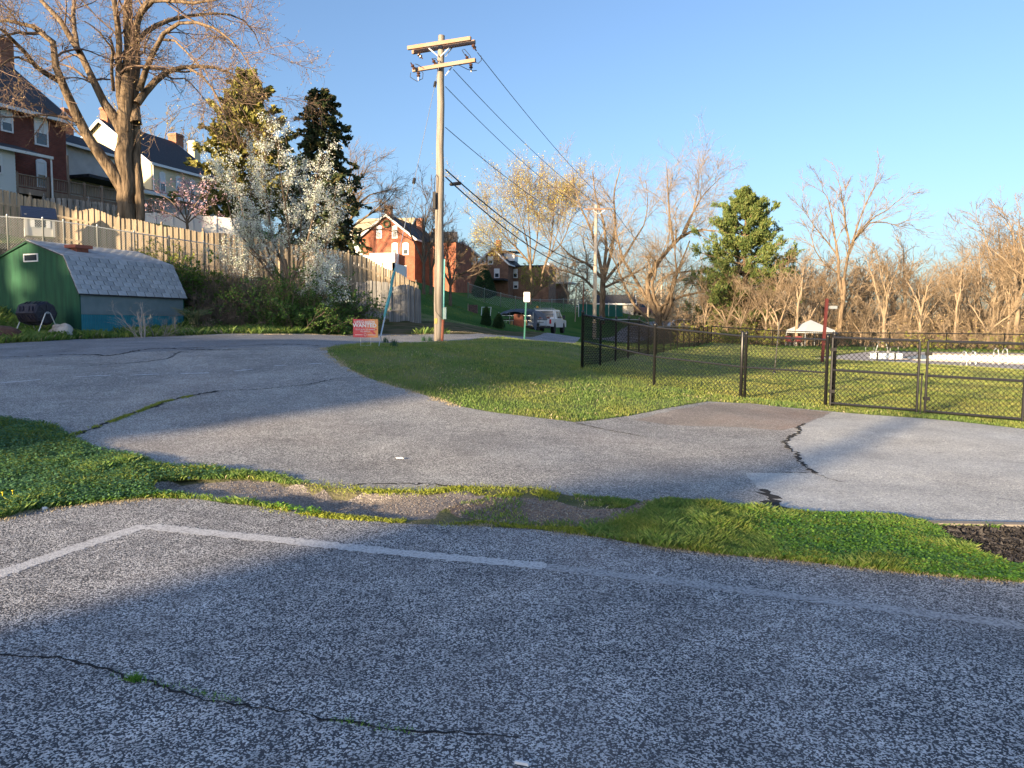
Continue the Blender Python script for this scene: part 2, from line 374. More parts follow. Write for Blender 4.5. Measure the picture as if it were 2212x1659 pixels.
roadsplit = wpoly([(0, 776), (180, 768), (330, 760), (480, 752), (620, 748), (702, 752)])
roadW = np.vstack([rd_far, far_rd_a, far_rd_b[::-1], le[:7], roadsplit[::-1], [(-18, 16.5), (-30, 15), (-30, 17.), (-18, 19.2)]])
apronW = wpoly(apron); dirtW = wpoly(dirt1); mulchW = np.vstack([wpoly(mulch[:2]), [(9.5, 5.75), (16, 5.6), (16, 4.7), (9.5, 4.6)], wpoly(mulch[-3:])])
bankW = np.vstack([rd_far, far_rd_a[:2], [(-1, 40), (-4.4, 36.6), (-8, 35.4), (-12, 33.2), (-19, 31.2), (-27, 30.0), (-40, 31), (-30, 17), (-18, 19.2)]])
deckp = wpoly([(1742, 776), (1800, 764), (1870, 757), (1960, 757), (2080, 756), (2212, 760)])
POOL = np.array([(20.2, 39.5), (24.5, 34.3), (34, 27), (48, 38), (40, 46), (26.6, 48)])
DECKP = np.array([(15.2, 38.3), (15.8, 36.4), (17.9, 34), (20.3, 29.4), (26, 24), (50, 24), (53, 48), (36, 52), (26, 53.5)])
insideW = np.vstack([[(1.66, 17.4), (4.65, 14.8), (9.2, 12.0), (22, 8.5), (60, 5), (60, 54), (30, 54), (15.3, 57), (9.9, 42), (5.4, 30), (3.8, 24)]])
stainW = wpoly([(1530,869),(1620,873),(1700,881),(1795,889),(1765,903),(1728,922),(1690,930),(1560,921),(1440,915),(1370,905),(1440,890)])
polys = [dens(lotW, .25, .018), dens(driveW, .22, .015), dens(paleW, .12, .012), dens(roadW, .4, .02), dens(apronW, .12, .02), dens(dirtW, .12, .02), dens(mulchW, .2, .015), dens(stainW, .25, .03), dens(bankW, 1., .05), POOL, DECKP]
# the strip and drive share the same border points: classify by the dense polygons
verts = []; edges = []
for p in polys:
    o = len(verts); verts += [tuple(q) for q in p]; edges += [(o + i, o + (i + 1) % len(p)) for i in range(len(p))]
def grid(x0, x1, y0, y1, s):
    a, b = np.meshgrid(np.arange(x0, x1, s), np.arange(y0, y1, s)); q = np.stack([a.ravel(), b.ravel()], -1) + .03
    return q + rng.uniform(-.2, .2, q.shape) * s
g = [grid(-10, 12, 2, 12, .3), grid(-22, 14, 12, 30, .7), grid(-30, 40, 30, 60, 1.6), grid(-66, 70, 60, 150, 4), grid(-66, -22, -20, 60, 4), grid(14, 70, -20, 60, 3.5), grid(-22, 14, -30, 2, 3)]
ring = [(r_ * math.cos(t), r_ * math.sin(t) + 50) for r_ in (180, 260, 420, 800, 1600, 3000) for t in np.linspace(0, 2 * math.pi, 36, endpoint=False)]
pts = np.vstack(g + [np.array(ring)])
allv = [Vector((float(a), float(b))) for a, b in verts] + [Vector((float(a), float(b))) for a, b in pts]
cv, ce, cf, *_ = delaunay_2d_cdt(allv, edges, [], 0, 1e-4)
V = np.array([(v.x, v.y) for v in cv]); Fc = np.array([f for f in cf if len(f) == 3])
cen = V[Fc].mean(1); X, Y = cen[:, 0], cen[:, 1]
kind = np.zeros(len(Fc), int)                               # 0 = field
kind[inside(insideW, X, Y)] = 1
kind[(X > -22) & (X < 14) & (Y < 40) & (Y > 8)] = np.where(kind[(X > -22) & (X < 14) & (Y < 40) & (Y > 8)] == 1, 1, 2)
kind[inside(polys[8], X, Y)] = 3
kind[inside(stripW, X, Y)] = 4
kind[inside(polys[1], X, Y)] = 5
kind[inside(polys[3], X, Y) & (kind == 5)] = 6
kind[inside(polys[2], X, Y) & (kind == 5)] = 7
kind[inside(polys[7], X, Y) & (kind == 5)] = 14
kind[inside(polys[5], X, Y)] = 9
kind[inside(polys[4], X, Y)] = 8
kind[inside(polys[6], X, Y)] = 10
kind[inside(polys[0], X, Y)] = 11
kind[inside(DECKP, X, Y)] = 12
kind[inside(POOL, X, Y)] = 13
ZV = zf(V[:, 0], V[:, 1])
nz = (np.sin(V[:, 0] * 1.7 + V[:, 1] * .6) * np.sin(V[:, 1] * 1.3 - V[:, 0] * .4)) * .015
ZV = ZV + np.where((V[:, 1] > 7.5) & (V[:, 1] < 60), nz, 0)
onapron = inside(apronW, V[:, 0], V[:, 1]); ZV[onapron] -= .05 + .03 * np.sin(V[onapron, 0] * 3)
deckm = inside(DECKP + (DECKP - DECKP.mean(0)) * .002, V[:, 0], V[:, 1]); ZV[deckm] = .03
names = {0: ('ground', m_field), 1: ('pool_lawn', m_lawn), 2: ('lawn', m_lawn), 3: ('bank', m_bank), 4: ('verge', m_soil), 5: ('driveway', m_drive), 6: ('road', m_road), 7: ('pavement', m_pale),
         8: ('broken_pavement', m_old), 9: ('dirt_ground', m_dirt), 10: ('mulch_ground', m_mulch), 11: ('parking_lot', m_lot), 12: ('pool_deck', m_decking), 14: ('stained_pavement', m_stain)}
for k, (nm, mt) in names.items():
    fs = Fc[kind == k]
    if not len(fs): continue
    u, inv = np.unique(fs, return_inverse=True); inv = inv.reshape(fs.shape)
    o = link(nm, np_mesh(nm, np.column_stack([V[u], ZV[u]]), inv, mt, True)); o['kind'] = 'structure'
    if k == 4: o['label'] = 'turf and soil strip between the two asphalt areas'
# pool basin
mb = MB(); n = len(POOL)
v = [(x, y, .03) for x, y in POOL] + [(x, y, -1.3) for x, y in POOL]
mb.add(v, [(i, (i + 1) % n, (i + 1) % n + n, i + n) for i in range(n)] + [tuple(range(n, 2 * n))])
m_pool = M('pool_paint', (.46, .50, .52), .6, (.54, .56, .54), .8, 5)
pool = thing('swimming_pool', 'drained swimming pool with pale painted walls behind the gates', 'pool')
part('basin', mb, m_pool, pool)
mb = MB()
for i in range(n):
    a = POOL[i]; b = POOL[(i + 1) % n]; mb.beam((a[0], a[1], .06), (b[0], b[1], .06), .35, .06)
part('coping', mb, M('coping', (.32, .27, .24), .8), pool)

# draped ribbons: painted lines and cracks
def ribbon(path, width, name, mat, off=None, jit=0., step=.08, wvar=0.):
    w = np.array(path, float); w = dens(w, step, 0, closed=False) if len(w) > 1 else w
    w = np.vstack([w, path[-1]])
    if jit:
        ph = rng.uniform(0, 9, 3); t = np.arange(len(w)) * step
        n1 = rng.normal(0, jit, len(w)); w = w + np.stack([np.sin(t * 4 + ph[0]) * jit * 2 + n1, np.sin(t * 3 + ph[1]) * jit * 2 + n1[::-1]], -1)
    d = np.gradient(w, axis=0); d /= np.linalg.norm(d, axis=1, keepdims=True) + 1e-9; nn = np.stack([-d[:, 1], d[:, 0]], -1)
    hw = width / 2 * (1 + wvar * rng.uniform(-1, 1, len(w)))
    hw[0] *= .6; hw[-1] *= .6
    a = w + nn * hw[:, None]; b = w - nn * hw[:, None]
    q = np.empty((2 * len(w), 2)); q[::2] = a; q[1::2] = b
    z = zf(q[:, 0], q[:, 1]) + np.where((q[:, 1] > 7.5) & (q[:, 1] < 60), (np.sin(q[:, 0] * 1.7 + q[:, 1] * .6) * np.sin(q[:, 1] * 1.3 - q[:, 0] * .4)) * .015, 0) + (np.where(q[:, 1] < 8, .002, .005) if off is None else off)
    i = np.arange(len(w) - 1) * 2
    o = link(name, np_mesh(name, np.column_stack([q, z]), np.stack([i, i + 1, i + 3, i + 2], -1), mat)); return o
def wornpaint(name, col, lo, hi, nscale=6):
    m = Masphalt(name, (.06, .065, .075), (.09, .09, .10), (.4, .4, .42), cover=.4, size=105)
    N = m.node_tree.nodes; L = m.node_tree.links; b = N['Principled BSDF']; src = b.inputs['Base Color'].links[0].from_socket
    tc = N.new('ShaderNodeTexCoord'); no = N.new('ShaderNodeTexNoise'); no.inputs['Scale'].default_value = nscale; no.inputs['Detail'].default_value = 10; no.inputs['Roughness'].default_value = .75
    L.new(tc.outputs['Object'], no.inputs['Vector']); cr = N.new('ShaderNodeValToRGB'); cr.color_ramp.elements[0].position = lo; cr.color_ramp.elements[1].position = hi
    L.new(no.outputs[0], cr.inputs[0]); mx = N.new('ShaderNodeMix'); mx.data_type = 'RGBA'; L.new(cr.outputs[0], mx.inputs[0]); L.new(src, mx.inputs[6]); mx.inputs[7].default_value = (*col, 1)
    L.new(mx.outputs[2], b.inputs['Base Color']); return m
m_paint = wornpaint('worn_white_paint', (.62, .62, .62), .34, .54, 45)
m_paint2 = wornpaint('faded_white_paint', (.55, .55, .55), .40, .62, 45)
def S(o): o['kind'] = 'structure'; return o
S(ribbon(wpoly([(-120, 1290), (0, 1240), (150, 1188), (315, 1135)]), .14, 'painted_line', m_paint, wvar=.22, step=.025, off=.002))
S(ribbon(wpoly([(315, 1137), (600, 1166), (900, 1198), (1180, 1224)]), .14, 'painted_line', m_paint, wvar=.22, step=.025, off=.003))
S(ribbon(wpoly([(1180, 1224), (1500, 1262), (1800, 1300), (1950, 1320), (2212, 1352)]), .12, 'painted_line', m_paint2, wvar=.3, step=.025, off=.002))
m_dash = wornpaint('dash_paint', (.6, .62, .65), .38, .5, 20)
for a, b in [((0,826),(88,820)),((158,816),(238,813)),((282,812),(345,808)),((390,806),(452,804)),((505,801),(545,798)),((592,792),(622,790)),((665,788),(695,786))]:
    o = S(ribbon(wpoly([a, b]), .09, 'dash_marking', m_dash, wvar=.15))
m_crack = M('dark_crack', (.012, .012, .013), 1.)  # flat dark colour of the crack ribbons
cracks = [([(-60,1425),(0,1419),(110,1424),(180,1440),(265,1464),(330,1472),(420,1497),(520,1517),(640,1533),(720,1557),(800,1570),(900,1583),(1010,1590),(1120,1602)], .012, .01),
          ([(150,945),(200,925),(270,900),(350,870),(420,856),(470,847)], .05, .02),
          ([(470,847),(560,842),(650,830),(740,818),(800,815)], .018, .02),
          ([(0,772),(120,765),(230,768),(330,755),(470,748),(560,746),(640,745),(700,748)], .05, .04),
          ([(180,790),(300,782),(350,775),(400,760)], .03, .04), ([(380,752),(470,757),(540,750)], .04, .05),
          ([(1745,917),(1700,944),(1705,975),(1762,1022)], .045, .02), ([(1610,1021),(1762,1022)], .015, .008),
          ([(1762,1022),(1800,1035),(1832,1042)], .012, .01), ([(1235,913),(1290,925),(1400,945)], .02, .008),
          ([(760,1050),(830,1045),(920,1044),(1010,1052)], .03, .02), ([(1640,1058),(1690,1095),(1735,1113)], .09, .03)]
for pth, w_, j in cracks: S(ribbon(wpoly(pth), w_, 'crack', m_crack, jit=j, step=.045, wvar=.8))
# railway-sleeper edging along the mulch bed
t0 = G(2012, 1137); t1 = G(2212, 1142); dd = (t1 - t0).normalized(); e_ = t0 + dd * 4.2
m_sleeper = M('edging_wood', (.16, .14, .12), .9, (.24, .21, .18), 3, 8, stretch=(1, 12, 12), bump=.004)
mb = MB().beam((t0.x, t0.y, gz(t0.x, t0.y) - .02), (e_.x, e_.y, gz(e_.x, e_.y) - .01), .09, .12)
o = part('timber_edging', mb, m_sleeper, None); tag(o, 'weathered timber edging board between pale pavement and dark mulch', 'edging')
# ------------------------------------------------------------------ vegetation: branching wood grown level by level, leaves as small faces
def tubes_np(P_, R_, sides=3):
    """P_ (N,k,3) R_ (N,k) -> verts, quads"""
    N_, k, _ = P_.shape
    d = np.gradient(P_, axis=1); d /= np.linalg.norm(d, axis=2, keepdims=True) + 1e-9
    ref = np.zeros((N_, 1, 3)); dm = d.mean(1); ax = np.abs(dm).argmin(1); ref[np.arange(N_), 0, ax] = 1
    u = np.cross(d, ref); u /= np.linalg.norm(u, axis=2, keepdims=True) + 1e-9; w = np.cross(d, u)
    a = np.arange(sides) * 2 * np.pi / sides
    ring = u[:, :, None] * np.cos(a)[:, None] + w[:, :, None] * np.sin(a)[:, None]
    v = P_[:, :, None] + ring * R_[:, :, None, None]
    idx = np.arange(N_ * k * sides).reshape(N_, k, sides); nx = np.roll(idx, -1, 2)
    f = np.stack([idx[:, :-1], nx[:, :-1], nx[:, 1:], idx[:, 1:]], -1).reshape(-1, 4)
    return v.reshape(-1, 3), f
def join_np(lst):
    vs_ = []; fs_ = []; o = 0
    for v, f in lst: vs_.append(v); fs_.append(f + o); o += len(v)
    return np.vstack(vs_), np.vstack(fs_)
def nrm(a): return a / (np.linalg.norm(a, axis=-1, keepdims=True) + 1e-9)
def kids(r, P_, R_, per, ts=(.3, 1), lf=.6, ang=45, up=.1, k=4, wob=.12, rf=.6, bend=0., lv=.35, rmin=.004, labs=None):
    N_, kk, _ = P_.shape; M_ = N_ * per
    pi = np.repeat(np.arange(N_), per); t = r.uniform(ts[0], ts[1], M_)
    ft = t * (kk - 1) - 1e-6; i = np.clip(ft.astype(int), 0, kk - 2); a = (ft - i)[:, None]
    p = P_[pi, i] * (1 - a) + P_[pi, i + 1] * a; tan = nrm(P_[pi, i + 1] - P_[pi, i])
    rad = R_[pi, i] * (1 - a[:, 0]) + R_[pi, i + 1] * a[:, 0]
    plen = np.linalg.norm(np.diff(P_, axis=1), axis=2).sum(1)[pi]
    q = nrm(np.cross(tan, r.normal(size=(M_, 3)))); an = np.radians(ang * r.uniform(.6, 1.3, M_))[:, None]
    d = nrm(tan * np.cos(an) + q * np.sin(an) + np.array([0, 0, up]))
    L_ = (plen * lf * (1 - .45 * t) if labs is None else labs * np.ones(M_)) * r.uniform(1 - lv, 1 + lv, M_)
    out = np.empty((M_, k, 3)); out[:, 0] = p; st = (L_ / (k - 1))[:, None]
    for j in range(1, k):
        out[:, j] = out[:, j - 1] + d * st
        d = nrm(d + r.normal(0, wob, (M_, 3)) + np.array([0, 0, bend]))
    r0 = np.maximum(rad * rf * r.uniform(.7, 1.1, M_), rmin)
    RR = np.maximum(r0[:, None] * np.linspace(1, .35, k)[None], rmin * .7)
    return out, RR
def resample(path, radii, n, r, wob=0.):
    p = np.array(path, float); s = np.concatenate([[0], np.cumsum(np.linalg.norm(np.diff(p, axis=0), axis=1))]); t = np.linspace(0, s[-1], n)
    o = np.stack([np.interp(t, s, p[:, i]) for i in range(3)], -1); rr = np.interp(t, s, radii)
    o[1:-1] += r.normal(0, wob, (n - 2, 3)) * rr[1:-1, None]
    return o, rr
def quads_at(r, pts, size, sv=.4, flat=0., dirs=None, asp=1.):
    N_ = len(pts); a = nrm(r.normal(size=(N_, 3))) if dirs is None else dirs
    b = nrm(np.cross(a, r.normal(size=(N_, 3)))); s = (size * r.uniform(1 - sv, 1 + sv, N_))[:, None]
    if dirs is not None: a = a * asp
    v = np.stack([pts - b * s * .5, pts + a * s * .5 - b * s * .05 + b * s * .0, pts + b * s * .5, pts - a * s * .5], 1)
    return v.reshape(-1, 3), np.arange(N_ * 4).reshape(-1, 4)
def along(r, P_, per, ts=(.2, 1), spread=0.):
    N_, kk, _ = P_.shape; M_ = N_ * per; pi = np.repeat(np.arange(N_), per); t = r.uniform(*ts, M_)
    ft = t * (kk - 1) - 1e-6; i = np.clip(ft.astype(int), 0, kk - 2); a = (ft - i)[:, None]
    return P_[pi, i] * (1 - a) + P_[pi, i + 1] * a + (r.normal(0, spread, (M_, 3)) if spread else 0), nrm(P_[pi, i + 1] - P_[pi, i])

m_bark = M('rough_bark', (.075, .055, .038), .95, (.21, .155, .105), 6, 8, bump=.09, bscale=8, stretch=(1, 1, .18), spec=.1)
m_twig = M('twig_bark', (.13, .095, .06), .9, (.22, .16, .105), 1.5, 3, spec=.1)
m_twigred = M('budding_twig', (.13, .09, .07), .9, (.21, .15, .115), 1.5, 3, spec=.1)
m_twigdark = M('dark_twig', (.09, .07, .05), .9, (.16, .12, .09), 1.5, 3, spec=.1)  # darker brown bark colour
m_twigpale = M('pale_twig', (.17, .13, .09), .9, (.27, .21, .15), .8, 3, spec=.1)
m_bud = Mleaf('spring_bud', [(.22, .15, .09), (.34, .27, .11), (.26, .17, .13)])
m_budyel = Mleaf('yellow_bud', [(.34, .30, .07), (.50, .42, .10), (.30, .28, .08)])
m_blossom = Mleaf('white_blossom', [(.56, .60, .56), (.74, .76, .72), (.40, .48, .34), (.66, .69, .64)], .3)
m_pink = Mleaf('pink_blossom', [(.48, .30, .38), (.62, .44, .50), (.36, .22, .28)], .3)
m_leafy = Mleaf('fresh_leaf', [(.06, .13, .02), (.12, .20, .03), (.04, .09, .02)], .3)
m_leafyel = Mleaf('yellow_green_leaf', [(.20, .24, .04), (.32, .33, .06), (.12, .17, .03)], .3)
m_spruce = Mleaf('spruce_needle', [(.018, .035, .020), (.05, .07, .028), (.09, .075, .035)], .1)
m_gold = Mleaf('gold_needle', [(.16, .16, .04), (.26, .23, .07), (.08, .10, .03)], .15)
m_pine = Mleaf('pine_needle', [(.05, .09, .028), (.11, .15, .045), (.17, .18, .06)], .2)
m_cone = Mleaf('shrub_needle', [(.012, .035, .014), (.03, .06, .02), (.02, .045, .03)], .1)
m_drygrass = Mleaf('dry_grass', [(.32, .27, .17), (.42, .36, .24), (.22, .19, .12)], .2)

def tree_parts(root, wood, twig, extra=None, barkm=None, twigm=None, sm=True):
    v, f = join_np([tubes_np(a, b, s) for a, b, s in wood]); link('trunk', np_mesh('trunk', v, f, barkm or m_bark, sm), root)
    v, f = join_np([tubes_np(a, b, s) for a, b, s in twig])
    if extra is not None:
        o = len(v); ev, ef, em = extra
        me = np_mesh('crown', np.vstack([v, ev]), np.vstack([f, ef + o]), [twigm or m_twig, em])
        mi = np.zeros(len(f) + len(ef), np.int32); mi[len(f):] = 1; me.polygons.foreach_set('material_index', mi)
    else: me = np_mesh('crown', v, f, twigm or m_twig)
    link('crown', me, root)
def bare_tree(name, label, cat, loc, h, seed, forks=4, r0=.25, spread=26, trunk=.3, n1=7, n2=6, n3=6, lean=(0, 0), up=.12, twigm=None, barkm=None, bud=None, budsize=.05, budn=2, group=None, rmin=.008, n0=0, wob=.1, low=.25):
    r = np.random.default_rng(seed); root = thing(name, label, cat, loc, r.uniform(0, 6), group)
    th = h * trunk
    tp, tr = resample([(0, 0, -.3), (lean[0] * .3, lean[1] * .3, th * .5), (lean[0], lean[1], th)], [r0 * 1.25, r0, r0 * .8], 8, r, .12)
    forksP = []; forksR = []
    for i in range(forks):
        az = i * 6.283 / forks + r.uniform(-.5, .5); sp = math.radians(spread * r.uniform(.4, 1.25)); L_ = (h - th) * r.uniform(.8, 1.03)
        d = np.array([math.cos(az) * math.sin(sp), math.sin(az) * math.sin(sp), math.cos(sp)]); p = tp[-1].copy() - np.array([0, 0, r0]); pts = [p]
        for j in range(8):
            d = nrm(d + r.normal(0, wob, 3) + np.array([0, 0, up * .5])); p = p + d * L_ / 8; pts.append(p)
        forksP.append(pts); forksR.append(np.linspace(r0 * .72, r0 * .08, 9))
    A = (np.array(forksP), np.array(forksR))
    B = kids(r, *A, n1, (low, .97), .5, 38, up, 6, wob + .04, .6, .03, rmin=rmin * 1.6)
    if n0:
        T = kids(r, tp[None], tr[None], n0, (.45, .95), 1.1, 65, .05, 6, .15, .3, .02, rmin=rmin * 1.6)
        B = (np.vstack([B[0], T[0]]), np.vstack([B[1], T[1]]))
    Cc = kids(r, *B, n2, (.15, 1), .55, 38, up, 5, wob + .06, .55, .02, rmin=rmin * 1.2)
    D = kids(r, *Cc, n3, (.1, 1), .55, 36, up, 4, wob + .08, .55, rmin=rmin)
    ex = None
    if bud is not None:
        q, _ = along(r, D[0], budn, (.2, 1), .02); ev, ef = quads_at(r, q, budsize); ex = (ev, ef, bud)
    tree_parts(root, [(tp[None], tr[None], 9), (*A, 6), (*B, 4)], [(*Cc, 3), (*D, 3)], ex, barkm or (twigm or m_bark), twigm)
    return root
def guide_tree(name, label, cat, loc, limbs, dep, levels, seed, twigm=None, barkm=None, bud=None, budsize=.05, budn=2, dvar=.6, trunks=2, budspread=.03, rsc=1., tsc=1.):
    """limbs: [(depth offset, [(px,py,width_px), ...])] measured on the photograph"""
    r = np.random.default_rng(seed); root = thing(name, label, cat, loc); L0 = Vector(loc)
    wood = []; par = []
    for li, (do, pts) in enumerate(limbs):
        q = []; rr = []
        for i, (x, y, w) in enumerate(pts):
            dp = dep + do * (i / max(1, len(pts) - 1)); v = P(x, y, dp) - L0; q.append(tuple(v)); rr.append(w / 2 / F * dp * rsc * (tsc if li < trunks else 1))
        o, ra = resample(q, rr, 14 if li < trunks else 11, r, .10); wood.append((o[None], ra[None], 12 if li < trunks else 8))
        if li >= trunks: par.append((o, ra))
    A = (np.array([p for p, _ in par]), np.array([q for _, q in par])); twig = []
    last = None
    for n_, kw in levels:
        B = kids(r, *A, n_, **kw); twig.append((*B, 3 if len(B[0]) > 600 else 5)); A = B
    ex = None
    if bud is not None:
        q, _ = along(r, A[0], budn, (.2, 1), budspread); ev, ef = quads_at(r, q, budsize); ex = (ev, ef, bud)
    tree_parts(root, wood, twig, ex, barkm, twigm); return root
def Z1(l, s=2.856, ox=0, oy=0): return [(x / s + ox, y / s + oy, w / s) for x, y, w in l]

# the big maple behind the picket fence
LM = [(0, Z1([(785,1420,175),(780,1250,150),(775,1050,150),(772,900,140),(772,790,130)])),
      (1, Z1([(868,1400,70),(860,1200,80),(845,1020,80),(838,860,80),(832,740,78),(822,620,70),(830,450,60),(838,300,50),(850,130,40)])),
      (-2, Z1([(785,1210,100),(735,1120,100),(690,1060,95),(620,970,80),(545,850,75),(490,750,72),(435,640,68),(395,540,60),(350,430,50),(335,330,48),(322,240,45),(285,195,38),(190,160,30),(90,135,24),(0,115,20),(-110,150,10)])),
      (-3, Z1([(370,500,48),(300,465,40),(220,410,34),(150,320,30),(90,260,26),(30,200,22),(-80,120,10)])),
      (1, Z1([(765,830,90),(720,745,80),(660,660,62),(600,550,56),(545,440,50),(490,320,46),(430,220,42),(370,120,36),(300,50,30),(240,-10,26),(150,-110,12)])),
      (2, Z1([(485,320,34),(462,210,32),(452,90,30),(458,0,26),(470,-130,12)])),
      (0, Z1([(775,820,110),(770,680,100),(785,520,92),(800,380,84),(795,200,72),(790,60,60),(800,-60,50),(830,-250,30)])),
      (2, Z1([(840,760,80),(825,620,72),(835,450,62),(840,300,54),(850,130,46),(900,20,38),(1000,-80,24)])),
      (-1, Z1([(755,700,50),(730,540,46),(735,330,44),(728,190,44),(712,60,40),(690,-60,34),(660,-200,16)])),
      (3, Z1([(845,640,55),(900,560,50),(965,490,44),(1030,440,38),(1110,415,32),(1230,410,26),(1350,418,20),(1440,460,15),(1500,540,12),(1580,600,8),(1660,650,5)])),
      (-3, Z1([(860,560,46),(900,430,42),(945,330,38),(985,230,32),(1060,160,28),(1150,125,24),(1260,150,20),(1360,190,16),(1440,260,13),(1510,350,10),(1560,440,7),(1620,520,4)])),
      (4, Z1([(845,260,40),(900,190,36),(1000,140,30),(1120,100,26),(1240,90,20),(1350,80,16),(1480,100,12),(1560,180,8),(1610,300,5)])),
      (-2, Z1([(855,100,40),(930,10,34),(1040,0,28),(1180,20,22),(1320,0,18),(1450,-30,10)])),
      (-4, Z1([(1150,412,18),(1250,470,16),(1320,560,13),(1370,660,10),(1400,760,7),(1430,820,4)])),
      (-2, Z1([(700,560,24),(690,470,24),(688,380,22),(700,310,20),(660,260,14),(600,180,10),(520,130,6)])),
      (-5, Z1([(270,200,26),(190,210,22),(110,200,20),(40,215,16),(-40,235,8)])),
      (-4, Z1([(230,410,20),(160,370,18),(100,350,16),(40,380,12),(-20,430,8)])),
      (-4, Z1([(1000,245,18),(1080,250,16),(1150,320,12),(1210,390,9),(1270,430,6),(1300,520,4)]))]
guide_tree('maple_tree', 'huge old bare tree with spreading limbs behind the sunlit picket fence', 'tree', G(277, 480) + Vector((0, 0, -.3)) if False else P(277, 500, 33.4), LM, 33.5,
           [(8, dict(ts=(.25, 1), lf=.30, ang=50, up=.0, k=7, wob=.20, rf=.38, bend=-.05, rmin=.014, labs=2.6, lv=.5)),
            (7, dict(ts=(.15, 1), lf=.5, ang=45, up=-.05, k=6, wob=.22, rf=.5, bend=-.05, rmin=.009)),
            (7, dict(ts=(.1, 1), lf=.5, ang=45, up=0, k=4, wob=.22, rf=.6, rmin=.006, labs=.55))], 11,
           twigm=m_twigred, bud=m_bud, budsize=.045, budn=2, budspread=.02, rsc=.84, tsc=.80)

def conifer(name, label, loc, h, rad, seed, leafm, n=150, per=60, size=.16, droop=-.25, base=.08, gappy=.25, trunkr=.18, tip=1.0, group=None, rise=.15, power=.8, asp=1.8):
    r = np.random.default_rng(seed); root = thing(name, label, 'tree', loc, r.uniform(0, 6), group)
    tp, tr = resample([(0, 0, -.3), (0, 0, h * .5), (.05, 0, h)], [trunkr, trunkr * .6, .02], 8, r, .1)
    z = base * h + (h * .98 - base * h) * np.sqrt(np.linspace(0, 1, n)) if False else np.linspace(base * h, h * .98, n); az = np.arange(n) * 2.4 + r.uniform(0, .6, n)
    L_ = rad * (1 - (z / h - base) / (1 - base)) ** power * r.uniform(1 - gappy, 1 + gappy * .6, n) + .12 * tip
    k = 6; bp_ = np.empty((n, k, 3)); d = np.stack([np.cos(az), np.sin(az), rise * np.ones(n) + .5 * (z / h) ** 3], -1); d = nrm(d); bp_[:, 0] = np.stack([0 * z, 0 * z, z], -1)
    for j in range(1, k):
        bp_[:, j] = bp_[:, j - 1] + d * (L_ / (k - 1))[:, None]; d = nrm(d + np.array([0, 0, droop * (1 if j < 4 else -1.2)]) + r.normal(0, .06, (n, 3)))
    br = .012 + .03 * (L_ / rad)[:, None] * np.linspace(1, .3, k)[None]
    S2 = kids(r, bp_, br, 5, (.25, 1), .35, 50, droop * .3, 4, .1, .5, rmin=.006)
    q, dd = along(r, S2[0], per // 6, (.1, 1), size * .35); q2, dd2 = along(r, bp_, per // 3, (.25, 1), size * .35)
    q = np.vstack([q, q2]); dd = np.vstack([dd, dd2]); dd = nrm(dd + r.normal(0, .45, dd.shape))
    ev, ef = quads_at(r, q, size, .4, dirs=dd, asp=asp)
    tree_parts(root, [(tp[None], tr[None], 8)], [(bp_, br, 4), (*S2, 3)], (ev, ef, leafm), m_bark, m_twigdark)
    return root
# ------------------------------------------------------------------ the trees one can single out
def base_at(px, dep, dz=0.): 
    x = (px - 1106) / F * dep * 1.0; return Vector((x, dep, gz(x, dep) + dz))
def top_h(px, py, dep, b): return P(px, py, dep).z - b.z
b = base_at(700, 41); conifer('spruce_tree', 'tall dark spruce with drooping branches behind the white blossoming tree', b, top_h(690, 192, 41, b), 2.6, 21, m_spruce, n=190, per=130, size=.13, droop=-.32, base=.04, gappy=.45, power=.5)
b = base_at(545, 50); conifer('golden_conifer', 'broad yellow-green conifer lit by the sun beyond the cream house', b, top_h(560, 165, 50, b), 3.9, 22, m_gold, n=190, per=170, size=.19, droop=-.05, base=.1, gappy=.55, power=.62, rise=.3)
# pine on the right
b = base_at(1600, 72)
def pine(loc, h, seed):
    r = np.random.default_rng(seed); root = thing('pine_tree', 'tall green pine with layered boughs left of the bare woods', 'tree', loc)
    tp, tr = resample([(0, 0, -.3), (.1, 0, h * .5), (0, 0, h * .97)], [.3, .22, .04], 9, r, .1)
    n = 130; z = np.round(np.linspace(.05, .97, n) * 21) / 21 * h + r.normal(0, .12, n); z = np.clip(z, .04 * h, .97 * h); az = np.arange(n) * 2.4 + r.uniform(-.5, .5, n); f = z / h
    L_ = np.interp(f, [.05, .3, .55, .75, .9, 1], [5.0, 5.4, 4.6, 3.2, 1.7, .4]) * r.uniform(.55, 1.2, n)
    k = 7; bp_ = np.empty((n, k, 3)); d = nrm(np.stack([np.cos(az), np.sin(az), -.05 + .8 * f ** 2], -1)); bp_[:, 0] = np.stack([0 * z, 0 * z, z], -1)
    for j in range(1, k): bp_[:, j] = bp_[:, j - 1] + d * (L_ / (k - 1))[:, None]; d = nrm(d + np.array([0, 0, .07]) + r.normal(0, .06, (n, 3)))
    br = .02 + .05 * np.linspace(1, .2, k)[None] * np.ones((n, 1))
    S2 = kids(r, bp_, br, 15, (.3, 1), .26, 50, .12, 4, .1, .5, rmin=.01)
    q, dd = along(r, S2[0], 46, (.25, 1), .11); dd = nrm(dd + np.array([0, 0, .5]) + r.normal(0, .5, dd.shape))
    ev, ef = quads_at(r, q, .085, .4, dirs=dd, asp=3.2)
    tree_parts(root, [(tp[None], tr[None], 8)], [(bp_, br, 4), (*S2, 3)], (ev, ef, m_pine), m_bark, m_twig)
pine(b, top_h(1600, 412, 72, b), 5)

